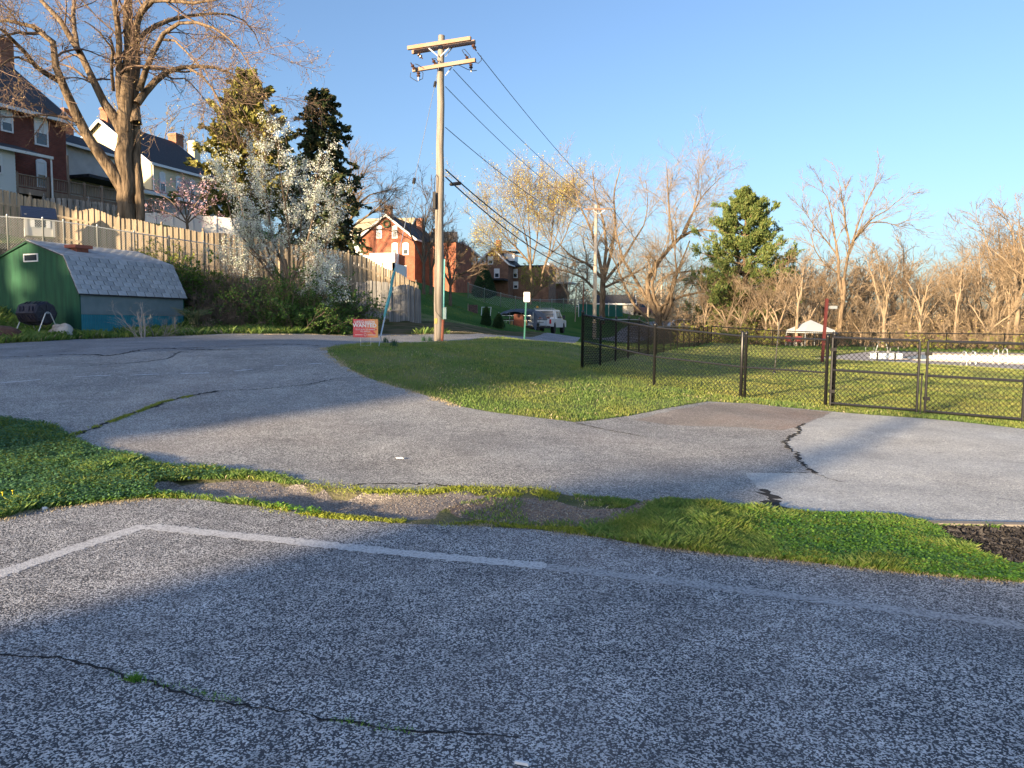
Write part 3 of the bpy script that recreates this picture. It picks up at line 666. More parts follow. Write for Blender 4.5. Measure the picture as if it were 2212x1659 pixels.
# white flowering pear on the bank
r_ = np.random.default_rng(31)
pb = base_at(615, 29.5)
PL = [(0, [(628,640,9),(622,600,8),(615,560,7)]),
      (0, [(620,640,6),(560,560,5),(530,480,4),(515,420,3),(500,360,1.5)]), (1, [(622,600,7),(590,520,5),(575,430,4),(570,350,3),(575,305,1.5)]),
      (-1, [(625,600,7),(625,500,5),(612,420,4),(600,340,2),(603,300,1)]), (-.6, [(628,610,7),(660,540,5),(680,460,4),(680,400,2),(690,350,1)]),
      (.6, [(630,640,6),(690,570,5),(715,500,3),(722,440,2),(725,400,1)]), (-1.2, [(610,600,5),(545,540,4),(505,490,3),(490,430,2),(478,380,1)]),
      (-1, [(640,630,4),(680,600,3),(710,598,2.4),(735,600,1)]), (-1.4, [(640,650,4),(670,630,3),(700,640,1)]), (-1, [(600,590,4),(560,500,3),(540,420,2),(545,350,1)]), (1, [(640,600,4),(650,500,3),(650,420,2),(640,360,1)]),
      (1.2, [(600,600,4),(590,560,3),(540,600,2),(500,560,1)])]
guide_tree('pear_tree', 'white blossoming tree on the bank in front of the dark spruce', 'tree', pb, PL, 29.5,
           [(16, dict(ts=(.12, 1), ang=36, up=.35, k=5, wob=.12, rf=.5, bend=.05, rmin=.006, labs=.85, lv=.45)),
            (9, dict(ts=(.1, 1), ang=42, up=.2, k=4, wob=.16, rf=.6, rmin=.004, labs=.42, lv=.5))], 33, twigm=m_twigdark, barkm=m_twigdark, bud=m_blossom, budsize=.048, budn=20, trunks=1, budspread=.06)
# pink tree by the vinyl fence
b = base_at(405, 35.5); zz = P(405, 505, 35.5).z
PK = [(0, [(405,500,6),(404,475,5.5)]), (0, [(404,480,4),(385,450,3),(365,430,2),(345,420,1)]), (.5, [(404,478,4),(400,450,3),(395,425,2),(385,400,1)]), (-.5, [(405,478,4),(420,445,3),(435,425,2),(455,415,1)]),
      (-.6, [(405,482,3),(430,460,3),(450,445,2),(465,440,1)]), (.3, [(403,482,3),(375,465,2),(350,455,1.5),(335,452,1)]), (0, [(405,470,3),(410,440,2),(415,415,1.5),(412,400,1)])]
guide_tree('cherry_tree', 'small pink blossoming tree in front of the white vinyl fence', 'tree', Vector((b.x, b.y, zz)), PK, 35.5,
           [(8, dict(ts=(.2, 1), ang=50, up=0, k=5, wob=.15, rf=.5, bend=-.06, rmin=.006, labs=.9)), (5, dict(ts=(.1, 1), ang=45, up=-.1, k=4, wob=.2, rf=.6, bend=-.1, rmin=.004, labs=.4))], 35, twigm=m_twigdark, barkm=m_twigdark, bud=m_pink, budsize=.06, budn=7, trunks=1, budspread=.05)
# bare tree right of the spruce, leaning right, sunlit
b = base_at(745, 62)
bl = [(0, [(735,560,12),(738,520,11),(742,490,10)]), (0, [(742,500,8),(760,470,6),(775,440,5),(800,420,3),(840,410,1.5)]), (1, [(742,490,8),(755,440,6),(770,400,4),(790,370,2),(800,350,1)]), (-1, [(740,500,7),(748,430,5),(755,380,3),(770,345,1)]), (0, [(745,500,6),(775,480,5),(810,455,4),(840,430,2),(858,405,1)]), (0, [(745,520,5),(780,500,3),(815,485,2),(840,450,1)])]
guide_tree('bare_tree', 'bare sunlit tree leaning right beside the dark spruce', 'tree', b, bl, 62, [(9, dict(ts=(.2, 1), ang=35, up=.1, k=6, wob=.13, rf=.5, rmin=.02, labs=2.2)), (7, dict(ts=(.1, 1), ang=35, up=.05, k=5, wob=.15, rf=.6, rmin=.012, labs=1.1)), (4, dict(ts=(.1, 1), ang=35, up=.05, k=4, wob=.15, rf=.6, rmin=.009, labs=.6))], 41, twigm=m_twig, trunks=1)
# budding maple at centre
b = base_at(1155, 100)
ml = [(0, [(1150,640,10),(1148,600,9),(1145,560,9)]), (1, [(1170,620,9),(1172,590,8),(1185,550,7)]),
      (0, [(1145,570,7),(1120,540,6),(1090,510,4),(1065,480,2.5),(1045,450,1)]), (1, [(1143,560,6),(1138,520,5),(1128,480,3),(1115,440,2),(1100,415,1)]), (0, [(1146,560,6),(1145,510,4),(1140,460,3),(1140,410,1)]),
      (2, [(1150,570,6),(1160,520,4),(1165,470,3),(1170,415,1)]), (0, [(1185,555,6),(1190,520,5),(1195,480,3),(1200,415,1)]), (1, [(1188,550,5),(1210,530,4),(1225,500,3),(1240,450,1)]), (-1, [(1188,555,4),(1205,500,3),(1215,460,2),(1225,425,1)]), (0, [(1140,560,4),(1110,550,3),(1080,535,2),(1055,520,1)])]
guide_tree('maple_tree', 'rounded tree with yellow spring buds in front of the dark gabled brick house', 'tree', b, ml, 100, [(12, dict(ts=(.2, 1), ang=42, up=.3, k=7, wob=.13, rf=.45, rmin=.022, labs=4.2, lv=.5)), (10, dict(ts=(.1, 1), ang=32, up=.2, k=5, wob=.12, rf=.6, rmin=.015, labs=2.3)), (7, dict(ts=(.1, 1), ang=35, up=.1, k=3, wob=.15, rf=.6, rmin=.010, labs=1.1))], 43, twigm=m_twig, bud=m_budyel, rsc=.65, budsize=.12, budn=2, trunks=2, budspread=.15)
# two big tangled trees, and one tall forked tree in the woods
b = base_at(1310, 82)
t1_ = [(0, [(1300,700,16),(1302,640,15),(1303,590,14)]),
      (0, [(1303,600,11),(1290,540,8),(1275,490,6),(1255,450,4),(1240,400,2),(1235,350,1)]), (1, [(1303,600,10),(1310,540,8),(1305,480,6),(1285,420,4),(1280,370,2)]), (0, [(1305,600,10),(1322,540,8),(1330,480,6),(1325,420,4),(1340,360,2)]),
      (2, [(1305,610,9),(1345,560,7),(1370,520,5),(1395,480,3),(1400,430,2),(1395,390,1)]), (-2, [(1300,600,9),(1270,570,7),(1235,555,5),(1210,530,3),(1190,500,1)]), (0, [(1300,640,8),(1260,600,6),(1235,590,4),(1200,580,2)]),
      (0, [(1308,620,7),(1350,600,6),(1390,580,4),(1420,560,2)])]
LV = [(10, dict(ts=(.12, 1), ang=48, up=.15, k=7, wob=.15, rf=.45, rmin=.02, labs=3.4, lv=.5)), (9, dict(ts=(.1, 1), ang=45, up=.1, k=5, wob=.17, rf=.6, rmin=.013, labs=1.9, lv=.5)), (6, dict(ts=(.1, 1), ang=40, up=.05, k=4, wob=.18, rf=.6, rmin=.009, labs=.9))]
guide_tree('bare_tree', 'large bare tree behind the far pale utility pole', 'tree', b, t1_, 82, LV, 51, twigm=m_twigpale, trunks=1, rsc=.8)
b = base_at(1425, 78)
t2_ = [(0, [(1420,720,22),(1422,690,20),(1425,660,18)]),
      (0, [(1420,680,16),(1400,640,14),(1395,610,13),(1420,570,11),(1450,530,10),(1480,505,8),(1510,495,5),(1545,500,3)]), (1, [(1455,530,8),(1448,480,6),(1443,420,4),(1440,350,1.5)]), (0, [(1475,505,7),(1495,460,5),(1520,420,3),(1555,385,1)]), (0, [(1480,505,5),(1500,450,4),(1510,400,2),(1500,370,1)]),
      (-1, [(1425,670,9),(1412,640,8),(1408,610,8),(1418,590,7),(1414,560,5)]), (1, [(1430,680,12),(1445,640,10),(1460,600,8),(1475,560,5),(1490,520,3)]), (-2, [(1435,690,12),(1450,660,10),(1452,620,8),(1462,590,6),(1458,550,4),(1460,480,2)]),
      (2, [(1400,650,9),(1370,600,8),(1345,560,6),(1330,500,4),(1325,460,2)]), (-1, [(1430,660,7),(1470,640,6),(1520,630,5),(1560,640,3),(1600,650,1.5)]), (0, [(1420,610,6),(1450,590,5),(1500,585,4),(1560,590,2)]), (0, [(1400,690,8),(1370,660,7),(1350,620,6),(1330,570,4),(1315,540,3)])]
guide_tree('bare_tree', 'gnarled bare tree with crooked limbs between the far pole and the pine', 'tree', b, t2_, 78, LV, 53, twigm=m_twigpale, barkm=m_bark, trunks=1, rsc=.8)
b = base_at(1812, 66)
t3_ = [(0, [(1807,745,10),(1815,690,9.5),(1823,640,9),(1822,600,8)]), (0, [(1820,650,7),(1812,600,6.5),(1811,560,6)]),
      (0, [(1822,610,7),(1828,570,6),(1836,535,5.5),(1860,495,4),(1885,470,3),(1915,455,2),(1950,425,1)]), (1, [(1836,535,5),(1828,490,4),(1822,450,3),(1815,400,1.5),(1805,380,1)]), (0, [(1838,532,4),(1855,480,3),(1870,440,2),(1890,400,1.5),(1900,378,1)]),
      (0, [(1811,560,6),(1805,520,4),(1797,470,3),(1790,430,2),(1775,410,1)]), (0, [(1811,555,4),(1785,520,3),(1760,490,2),(1740,460,1)]), (0, [(1811,590,4),(1780,570,3),(1760,540,2),(1750,500,1)]), (0, [(1845,520,3),(1880,480,3),(1910,480,2),(1950,490,1)])]
LV3 = [(9, dict(ts=(.15, 1), ang=30, up=.2, k=6, wob=.12, rf=.5, rmin=.022, labs=2.2)), (6, dict(ts=(.1, 1), ang=32, up=.15, k=4, wob=.15, rf=.6, rmin=.013, labs=.9)), (3, dict(ts=(.1, 1), ang=35, up=.05, k=3, wob=.15, rf=.6, rmin=.011, labs=.45))]
guide_tree('bare_tree', 'tall forked bare tree rising above the woods right of the red post', 'tree', b, t3_, 66, LV3, 55, twigm=m_twig, trunks=2)
b = base_at(2175, 78)
t4_ = [(0, [(2165,740,10),(2160,690,9),(2165,640,8)]), (0, [(2165,650,6),(2150,600,5),(2130,560,3),(2110,520,1)]), (0, [(2165,640,6),(2165,580,5),(2160,530,3),(2155,480,1)]), (1, [(2165,640,6),(2185,590,5),(2195,540,3),(2200,490,1)]), (0, [(2166,650,5),(2200,610,4),(2225,570,3),(2240,520,1)]), (0, [(2162,660,4),(2140,630,3),(2115,600,2),(2100,560,1)])]
guide_tree('bare_tree', 'wide bare tree standing at the right end of the woods', 'tree', b, t4_, 78, LV, 57, twigm=m_twig, trunks=1)

# the woods: several kinds of bare tree, copied and each placed on its own
WL = ['slender bare tree in the sunlit woods beyond the pool', 'forking bare tree in the sunlit woods beyond the pool', 'bushy bare tree in the sunlit woods beyond the pool']
prot = []
for i, (h, sp, tr_, n1, n2, n3, r0) in enumerate([(10, 14, .42, 6, 5, 4, .13), (9, 26, .3, 7, 5, 4, .15), (7, 34, .2, 8, 6, 4, .10), (11, 20, .38, 7, 5, 4, .17), (8, 22, .25, 8, 6, 4, .12)]):
    prot.append(bare_tree('woodland_tree', WL[[0, 1, 2, 1, 2][i]], 'tree', (0, 0, 0), h, 60 + i, forks=3 + i % 2, r0=r0, spread=sp, trunk=tr_, n1=n1, n2=n2, n3=n3, twigm=[m_twigpale, m_twig, m_twigpale, m_twig, m_twigpale][i], barkm=m_twigpale, rmin=.012, group='bare trees in the woods beyond the pool', n0=4, wob=.15))
rw = np.random.default_rng(77); woods = []
for px in np.arange(1560, 2290, 11): woods.append((px + rw.uniform(-8, 8), rw.uniform(61, 84)))
for px in (1490, 1520, 1535, 1660, 1700, 1725): woods.append((px, rw.uniform(66, 90)))
used = set()
sky_line = lambda px: float(np.interp(px, [1480, 1560, 1680, 1720, 1800, 1960, 2010, 2090, 2120, 2180, 2300], [590, 590, 530, 520, 540, 520, 535, 560, 500, 460, 440]))
for j, (px, dp) in enumerate(woods):
    k = j % 5; base = base_at(px, dp); src = prot[k]
    o = src if k not in used else copy_tree(src)
    used.add(k); o.location = base; s = min(1.7, (P(px, sky_line(px) + rw.uniform(-10, 85), dp).z - base.z) / [10, 9, 7, 11, 8][k])
    zone = ['left of the pine', 'below the pine', 'between the pine and the canopy tent', 'behind the canopy tent', 'behind the dark red post', 'just right of the tall forked tree', 'above the pool bench', 'above the gap of the gates', 'behind the left pool handrails', 'behind the right pool ladder', 'at the right edge'][int(np.searchsorted([1530, 1640, 1715, 1765, 1800, 1860, 1950, 2030, 2110, 2180], px))]
    o['label'] = ['slender', 'forking', 'low bushy', 'stout forking', 'thin bushy'][k] + ' bare tree ' + zone + (', front row' if dp < 69 else ', middle row' if dp < 77 else ', back row')
    o.scale = (s * rw.uniform(.9, 1.25),) * 2 + (s,); o.rotation_euler[2] = rw.uniform(0, 6.28)
# tangled brush under the woods, one mass
def brush(name, label, cat, areas, mat, seed, leaf=None, lsize=.05, per=3, kind='stuff', lper=3, sub=4, subl=.5, rbase=.008):
    r = np.random.default_rng(seed); Ps = []; Rs = []
    for (x0, x1, y0, y1, n, h, rad) in areas:
        x = r.uniform(x0, x1, n); y = r.uniform(y0, y1, n); z = zq(x, y); p = np.stack([x, y, z - .05], -1); hh = h * r.uniform(.45, 1.15, n)
        d = nrm(np.stack([r.normal(0, .5, n), r.normal(0, .35, n), np.ones(n)], -1)); o = np.empty((n, 5, 3)); o[:, 0] = p
        for q in range(1, 5): o[:, q] = o[:, q - 1] + d * (hh / 4)[:, None]; d = nrm(d + r.normal(0, .28, (n, 3)))
        Ps.append(o); Rs.append(rad * r.uniform(.5, 1.2, n)[:, None] * np.linspace(1, .4, 5)[None])
    A = (np.vstack(Ps), np.vstack(Rs)); B = kids(r, *A, sub, (.1, 1), .6, 50, .1, 4, .25, .6, rmin=rbase); Cc = kids(r, *B, per, (.1, 1), .6, 50, .05, 3, .25, .6, rmin=rbase * .8, )
    v, f = join_np([tubes_np(*A, 3), tubes_np(*B, 3), tubes_np(*Cc, 3)])
    if leaf is not None:
        q, _ = along(r, Cc[0], lper, (.1, 1), .05); ev, ef = quads_at(r, q, lsize); nf = len(f); f = np.vstack([f, ef + len(v)]); v = np.vstack([v, ev])
        me = np_mesh(name, v, f, [mat, leaf]); mi = np.zeros(len(f), np.int32); mi[nf:] = 1; me.polygons.foreach_set('material_index', mi)
    else: me = np_mesh(name, v, f, mat)
    o = link(name, me); return tag(o, label, cat, kind=kind)
brush('woodland_brush', 'tangled tan brush filling the ground under the bare woods', 'brush', [(29, 64, 58, 62, 130, 2.4, .028), (24, 75, 64, 74, 190, 3.2, .03), (15, 30, 62, 80, 100, 2.6, .03)], m_twigpale, 81, leaf=m_bud, lsize=.09, lper=1, rbase=.016)
brush('woodland_brush', 'browner brush deeper in the woods', 'brush', [(24, 78, 66, 84, 330, 3.8, .04), (12, 30, 64, 84, 200, 3.8, .03)], m_twig, 84, rbase=.016)
brush('green_undergrowth', 'low green undergrowth behind the far fence near the pine', 'undergrowth', [(14, 21.5, 58.5, 64, 130, 1.4, .012), (30, 50, 58, 60, 90, 1.1, .012)], m_twig, 82, leaf=m_leafyel, lsize=.10, lper=3, rbase=.01)
# distant wooded horizon
brush('far_wood', 'far line of hazy woods closing the view at the right', 'woods', [(20, 140, 110, 140, 1000, 7, .06), (-10, 30, 130, 145, 160, 5, .05)], m_twigpale, 83, rbase=.05, per=3)
# ------------------------------------------------------------------ shed, hillside houses, fences at left
m_green = M('green_ply', (.004, .045, .024), .8, (.010, .075, .036), 2.2, 8, bump=.004, bscale=30, stretch=(3, 3, .4))
m_greydoor = M('grey_panel', (.12, .16, .17), .8, (.15, .19, .20), 3, 6)
m_teal = M('teal_corrugated', (.012, .15, .20), .6, (.018, .19, .24), 3, 6)
m_shing = M('grey_shingle', (.26, .27, .29), .95, (.36, .37, .38), 5, 8, bump=.004, bscale=120, rand=.16)
m_white = M('white_trim', (.68, .69, .70), .6, (.60, .61, .62), 2, 5)
m_glass = M('window_glass', (.03, .04, .05), .08, spec=.8)
m_blind = M('window_blind', (.60, .63, .66), .6)
m_dkroof = M('dark_roof_shingle', (.018, .020, .026), .9, (.040, .042, .05), 12, 6, bump=.01, bscale=30)
m_brick = Mbrick('red_brick', (.16, .035, .022), (.24, .055, .035), (.18, .12, .10))
m_brick2 = Mbrick('orange_brick', (.34, .085, .04), (.44, .12, .055), (.34, .2, .14))
m_brick3 = Mbrick('brown_brick', (.22, .10, .06), (.30, .15, .09), (.3, .22, .17))
m_brick4 = Mbrick('chimney_brick', (.35, .10, .05), (.48, .17, .09), (.4, .3, .22), .22, .08)
m_cream = M('cream_stucco', (.52, .44, .29), .95, (.60, .52, .36), 1.5, 8, bump=.01, bscale=40)
m_stucco = M('grey_stucco', (.36, .35, .34), .95, (.44, .43, .41), 1.5, 8, bump=.01, bscale=40)
m_siding = M('white_siding', (.60, .62, .64), .7, (.54, .56, .58), 1, 4)
m_decky = M('deck_wood', (.17, .12, .09), .9, (.26, .19, .15), 3, 8, stretch=(1, 1, .3), rand=.2)
m_cedar = M('weathered_cedar', (.22, .175, .125), .9, (.32, .26, .185), 3, 8, bump=.003, bscale=20, stretch=(5, 5, .5), rand=.16)
m_oldw = M('grey_old_board', (.14, .14, .145), .95, (.25, .245, .24), 3, 8, bump=.004, bscale=20, stretch=(6, 6, .4), rand=.25)
m_galv = M('galvanised_steel', (.42, .44, .45), .45, metal=.7)
m_blackm = M('black_mesh_vinyl', (.008, .008, .009), .7, spec=.15)
m_black = M('black_vinyl_steel', (.010, .010, .012), .35, spec=.6)
m_vinyl = M('white_vinyl', (.72, .75, .80), .45)
m_blackpl = M('black_plastic', (.012, .011, .022), .5)
m_rust = M('rusty_brown', (.17, .055, .035), .9, (.24, .09, .055), 5, 6)
m_poolpole = M('weathered_pole', (.15, .13, .11), .92, (.26, .23, .20), 3, 10, bump=.008, bscale=14, stretch=(7, 7, .35))

# --- shed
e1 = Vector((.42, .9075, 0)); rz = math.atan2(e1.y, e1.x); B0 = P(174.5, 727, 23)
shed = thing('shed', 'green gambrel shed with grey shingled roof and teal skirting beside the road', 'shed', B0, rz)
SL, SW, HE, HB, HR, YB = 3.94, 4.78, 1.43, 2.48, 3.03, .59
prof = [(0, 0), (SW, 0), (SW, HE), (SW - YB, HB), (SW / 2, HR), (YB, HB), (0, HE)]
part('gable_wall', MB().prism(prof, 0.0, .04, axis='x') , m_green, shed)
part('gable_wall', MB().prism(prof, SL - .04, SL, axis='x'), m_green, shed)
part('side_panel', MB().box(.042, .0, .70, SL - .042, .03, HE), m_greydoor, shed)
mb = MB(); n = 64; vv = []
for i in range(n * 2 + 1):
    x = .042 + (SL - .084) * i / (n * 2); y = -.012 if i % 2 else .010
    vv += [(x, y, -.1), (x, y, .698)]
mb.add(vv, [(2 * i, 2 * i + 2, 2 * i + 3, 2 * i + 1) for i in range(n * 2)]); part('skirting', mb, m_teal, shed)
part('trim_rail', MB().box(.042, -.02, .69, SL - .042, -.002, .72), m_greydoor, shed)
part('side_panel', MB().box(.042, SW - .03, 0, SL - .042, SW, HE), m_greydoor, shed)
o_ = .07
sl_low = (Vector((0, -o_, HE - o_ * 1.6)), Vector((0, YB, HB + .02))); sl_up = (Vector((0, YB, HB + .02)), Vector((0, SW / 2, HR + .02)))
mb = MB()
for (a, b) in (sl_low, sl_up):
    for mir in (0, 1):
        A_ = a.copy(); B_ = b.copy()
        if mir: A_.y = SW - A_.y; B_.y = SW - B_.y
        mb.add([(-.08, A_.y, A_.z), (SL + .08, A_.y, A_.z), (SL + .08, B_.y, B_.z), (-.08, B_.y, B_.z), (-.08, A_.y, A_.z - .03), (SL + .08, A_.y, A_.z - .03), (SL + .08, B_.y, B_.z - .03), (-.08, B_.y, B_.z - .03)],
               [(0, 1, 2, 3), (7, 6, 5, 4), (0, 4, 5, 1), (1, 5, 6, 2), (2, 6, 7, 3), (3, 7, 4, 0)])
roof = part('roof', mb, m_dkroof, shed)
def shingles(parent, a, b, x0, x1, rows, cols, mat, name='shingle', th=.02, gap=.03):
    d = (b - a); L_ = d.length; d.normalize(); nn = Vector((1, 0, 0)).cross(d); h = L_ / rows; w = (x1 - x0) / cols
    me = MB().add([(-w / 2 + gap / 2, 0, 0), (w / 2 - gap / 2, 0, 0), (w / 2 - gap / 2, h * 1.12, 0), (-w / 2 + gap / 2, h * 1.12, 0), (-w / 2 + gap / 2, 0, -th), (w / 2 - gap / 2, 0, -th), (w / 2 - gap / 2, h * 1.12, -th), (-w / 2 + gap / 2, h * 1.12, -th)],
                  [(0, 1, 2, 3), (7, 6, 5, 4), (0, 4, 5, 1), (1, 5, 6, 2), (2, 6, 7, 3), (3, 7, 4, 0)]).mesh(name, mat)
    ax = math.atan2(d.z, d.y)
    for r_i in range(rows):
        for c in range(cols + (r_i % 2)):
            x = x0 + w * (c + (.5 if r_i % 2 == 0 else 0)); x = min(max(x, x0 + w * .25), x1 - w * .25)
            p = a + d * (h * r_i) + nn * (.028 - r_i * .0002)
            o = link(name, me, parent, (x, p.y, p.z), (ax - R(3.0) + random.uniform(-.006, .006), 0, random.uniform(-.008, .008)))
            if r_i % 2 and c in (0, cols): o.scale = (.5, 1, 1)
shingles(roof, *sl_low, -.08, SL + .08, 8, 12, m_shing)
shingles(roof, *sl_up, -.08, SL + .08, 11, 12, m_shing)
w_ = part('window', MB().box(-.03, 1.90, 2.36, -.001, 2.62, 2.40).box(-.03, 1.90, 2.58, -.001, 2.62, 2.62).box(-.03, 1.90, 2.40, -.001, 1.94, 2.58).box(-.03, 2.58, 2.40, -.001, 2.62, 2.58), m_white, shed)
part('pane', MB().box(-.015, 1.94, 2.40, -.002, 2.58, 2.58), m_glass, w_)
mb = MB()
for a_, b_ in ((sl_low[0], sl_low[1]), (sl_up[0], sl_up[1])):
    mb.beam((-.05, a_.y, a_.z - .045), (-.05, b_.y, b_.z - .045), .03, .05); mb.beam((-.05, SW - a_.y, a_.z - .045), (-.05, SW - b_.y, b_.z - .045), .03, .05)
part('rake_trim', mb, m_green, shed)
mw = Matrix.Translation(B0) @ Matrix.Rotation(rz, 4, 'Z')
def shp(x, y, z): return mw @ Vector((x, y, z))
sp = shp(1.05, 1.45, 2.80)
t = thing('roof_vent', 'reddish brown slab vent sitting on the shed roof', 'vent', sp, rz)
part('cover', MB().box(-.3, -.28, .06, .3, .28, .16), M('redbrown_cap', (.28, .08, .05), .7), t); part('base', MB().box(-.2, -.2, -.14, .2, .2, .06), m_rust, t)
# --- compost tumbler
cb = G(92, 729); cz = cb.z
t = thing('compost_tumbler', 'black eight-sided compost tumbler on silver legs before the green shed wall', 'composter', cb, R(-28))
mt_ = Matrix.Translation((-.27, 0.0, .72)) @ Matrix.Rotation(R(90), 4, 'Y')
dr = part('drum', MB().lathe([(.30, -.50), (.355, -.46), (.365, -.02), (.355, 0), (.365, .02), (.355, .46), (.30, .50)], 8, mt_), m_blackpl, t)
m_rel = M('black_plastic_relief', (.02, .018, .03), .35)
for k in range(8):
    mb = MB()
    a = k * math.pi / 4 + math.pi / 8; rr_ = .345
    for xx in (-.60, -.42, -.12, .06):
        p0 = Vector((xx, rr_ * math.cos(a), .72 + rr_ * math.sin(a))); tg = Vector((0, -math.sin(a), math.cos(a)))
        mb.beam(p0 - tg * .07, p0 + tg * .07 + Vector((.08, 0, 0)), .035, .03, up=(0, math.cos(a), math.sin(a)))
    part('ribbed_face', mb, m_rel, dr); mb = MB()
    mb.beam((.236, .12 * math.cos(a), .72 + .12 * math.sin(a)), (.236, .25 * math.cos(a + .25), .72 + .25 * math.sin(a + .25)), .035, .02, up=(1, 0, 0))
    part('ribbed_face', mb, m_rel, dr)
part('axle', MB().tube([(-.86, 0, .72), (.34, 0, .72)], .015, 8), m_galv, t)
for xx in (-.84, .32):
    for s in (-1, 1): part('leg', MB().tube([(xx, .01 * s, .76), (xx, .07 * s, .72), (xx, .38 * s, -.05)], .016, 8), m_galv, t)
# --- rock, wood block
def rock(loc, sx, sy, sz, seed, mat, name, label, cat):
    r = np.random.default_rng(seed); mb = MB(); me_ = bpy.data.meshes.new('t'); import bmesh
    bm = bmesh.new(); bmesh.ops.create_icosphere(bm, subdivisions=3, radius=1)
    for v in bm.verts:
        c = v.co; k = 1 + .22 * math.sin(c.x * 3 + seed) * math.sin(c.y * 2.6) + .12 * math.sin(c.z * 6 + c.x * 5); v.co = Vector((c.x * sx * k, c.y * sy * k, c.z * sz * k))
    bm.to_mesh(me_); bm.free(); me_.materials.append(mat); me_.name = name; me_.polygons.foreach_set('use_smooth', [True] * len(me_.polygons))
    o = link(name, me_, None, loc); return tag(o, label, cat)
m_rock = M('pale_rock', (.20, .19, .18), .95, (.42, .39, .36), 4, 8, bump=.03, bscale=10)
g_ = P(133, 718, 22.2); rock(g_, .36, .22, .26, 3, m_rock, 'rock', 'rounded pale rock at the corner of the green shed', 'rock')
g_ = G(408, 721); o = part('wood_block', MB().box(-.18, -.06, 0, .18, .08, .19), m_cedar, None); o.location = g_; tag(o, 'short pale wooden block standing beside the teal shed skirting', 'wood block')
# --- playhouse
pb_ = P(85, 512, 29.5)
t = thing('playhouse', 'small pale plastic playhouse with a navy roof behind the wire fence', 'playhouse', pb_, R(38))
m_php = M('pale_plastic', (.40, .40, .38), .6); m_navy = M('navy_plastic', (.01, .022, .06), .5)
mb = MB(); w, d_, h = .95, .62, .78
mb.prism([(-d_ / 2, 0), (d_ / 2, 0), (d_ / 2, h), (0, h + .33), (-d_ / 2, h)], -w / 2, w / 2, axis='x'); part('body', mb, m_php, t)
rf_ = MB()
for s in (-1, 1): rf_.beam((0, s * (d_ / 2 + .12), h - .10), (0, 0, h + .37), w + .22, .04, up=(0, s * .6, .8))
part('roof', rf_, m_navy, t)
mb = MB()
for k in range(6):
    f_ = (k + .5) / 6; mb.beam((-w / 2 - .1, -(d_ / 2 + .12) * (1 - f_), h - .10 + .47 * f_ + .03), (w / 2 + .1, -(d_ / 2 + .12) * (1 - f_), h - .10 + .47 * f_ + .03), .02, .02)
part('shingle_relief', mb, m_navy, t)
wn_ = part('window', MB().box(-.18, -d_ / 2 - .012, .36, .20, -d_ / 2 - .001, .70), m_glass, t)
for x in (-.30, .22): part('shutter', MB().box(x, -d_ / 2 - .04, .34, x + .13, -d_ / 2 - .013, .72), M('white_shutter', (.6, .62, .62), .6), t)
part('door_opening', MB().box(-w / 2 - .012, -.13, .30, -w / 2 - .001, .13, .72), m_glass, t)
part('corner_post', MB().box(-w / 2 - .03, -d_ / 2 - .03, 0, -w / 2 + .06, -d_ / 2 + .04, h + .04), m_php, t)
part('corner_post', MB().box(w / 2 - .06, -d_ / 2 - .03, 0, w / 2 + .03, -d_ / 2 + .04, h - .02), m_php, t)
o = part('towel', MB().add([(0, -.02, 0), (.28, -.05, -.03), (.30, -.08, .20), (.22, .0, .30), (.02, .02, .26), (.05, .05, .05)], [(0, 1, 2, 3, 4), (4, 3, 2, 1, 0)]), M('blue_cloth', (.05, .05, .16), .9, (.35, .30, .32), 9, 2), None); o.location = P(53, 507, 29.2); tag(o, 'blue patterned cloth draped at the left of the playhouse', 'cloth')

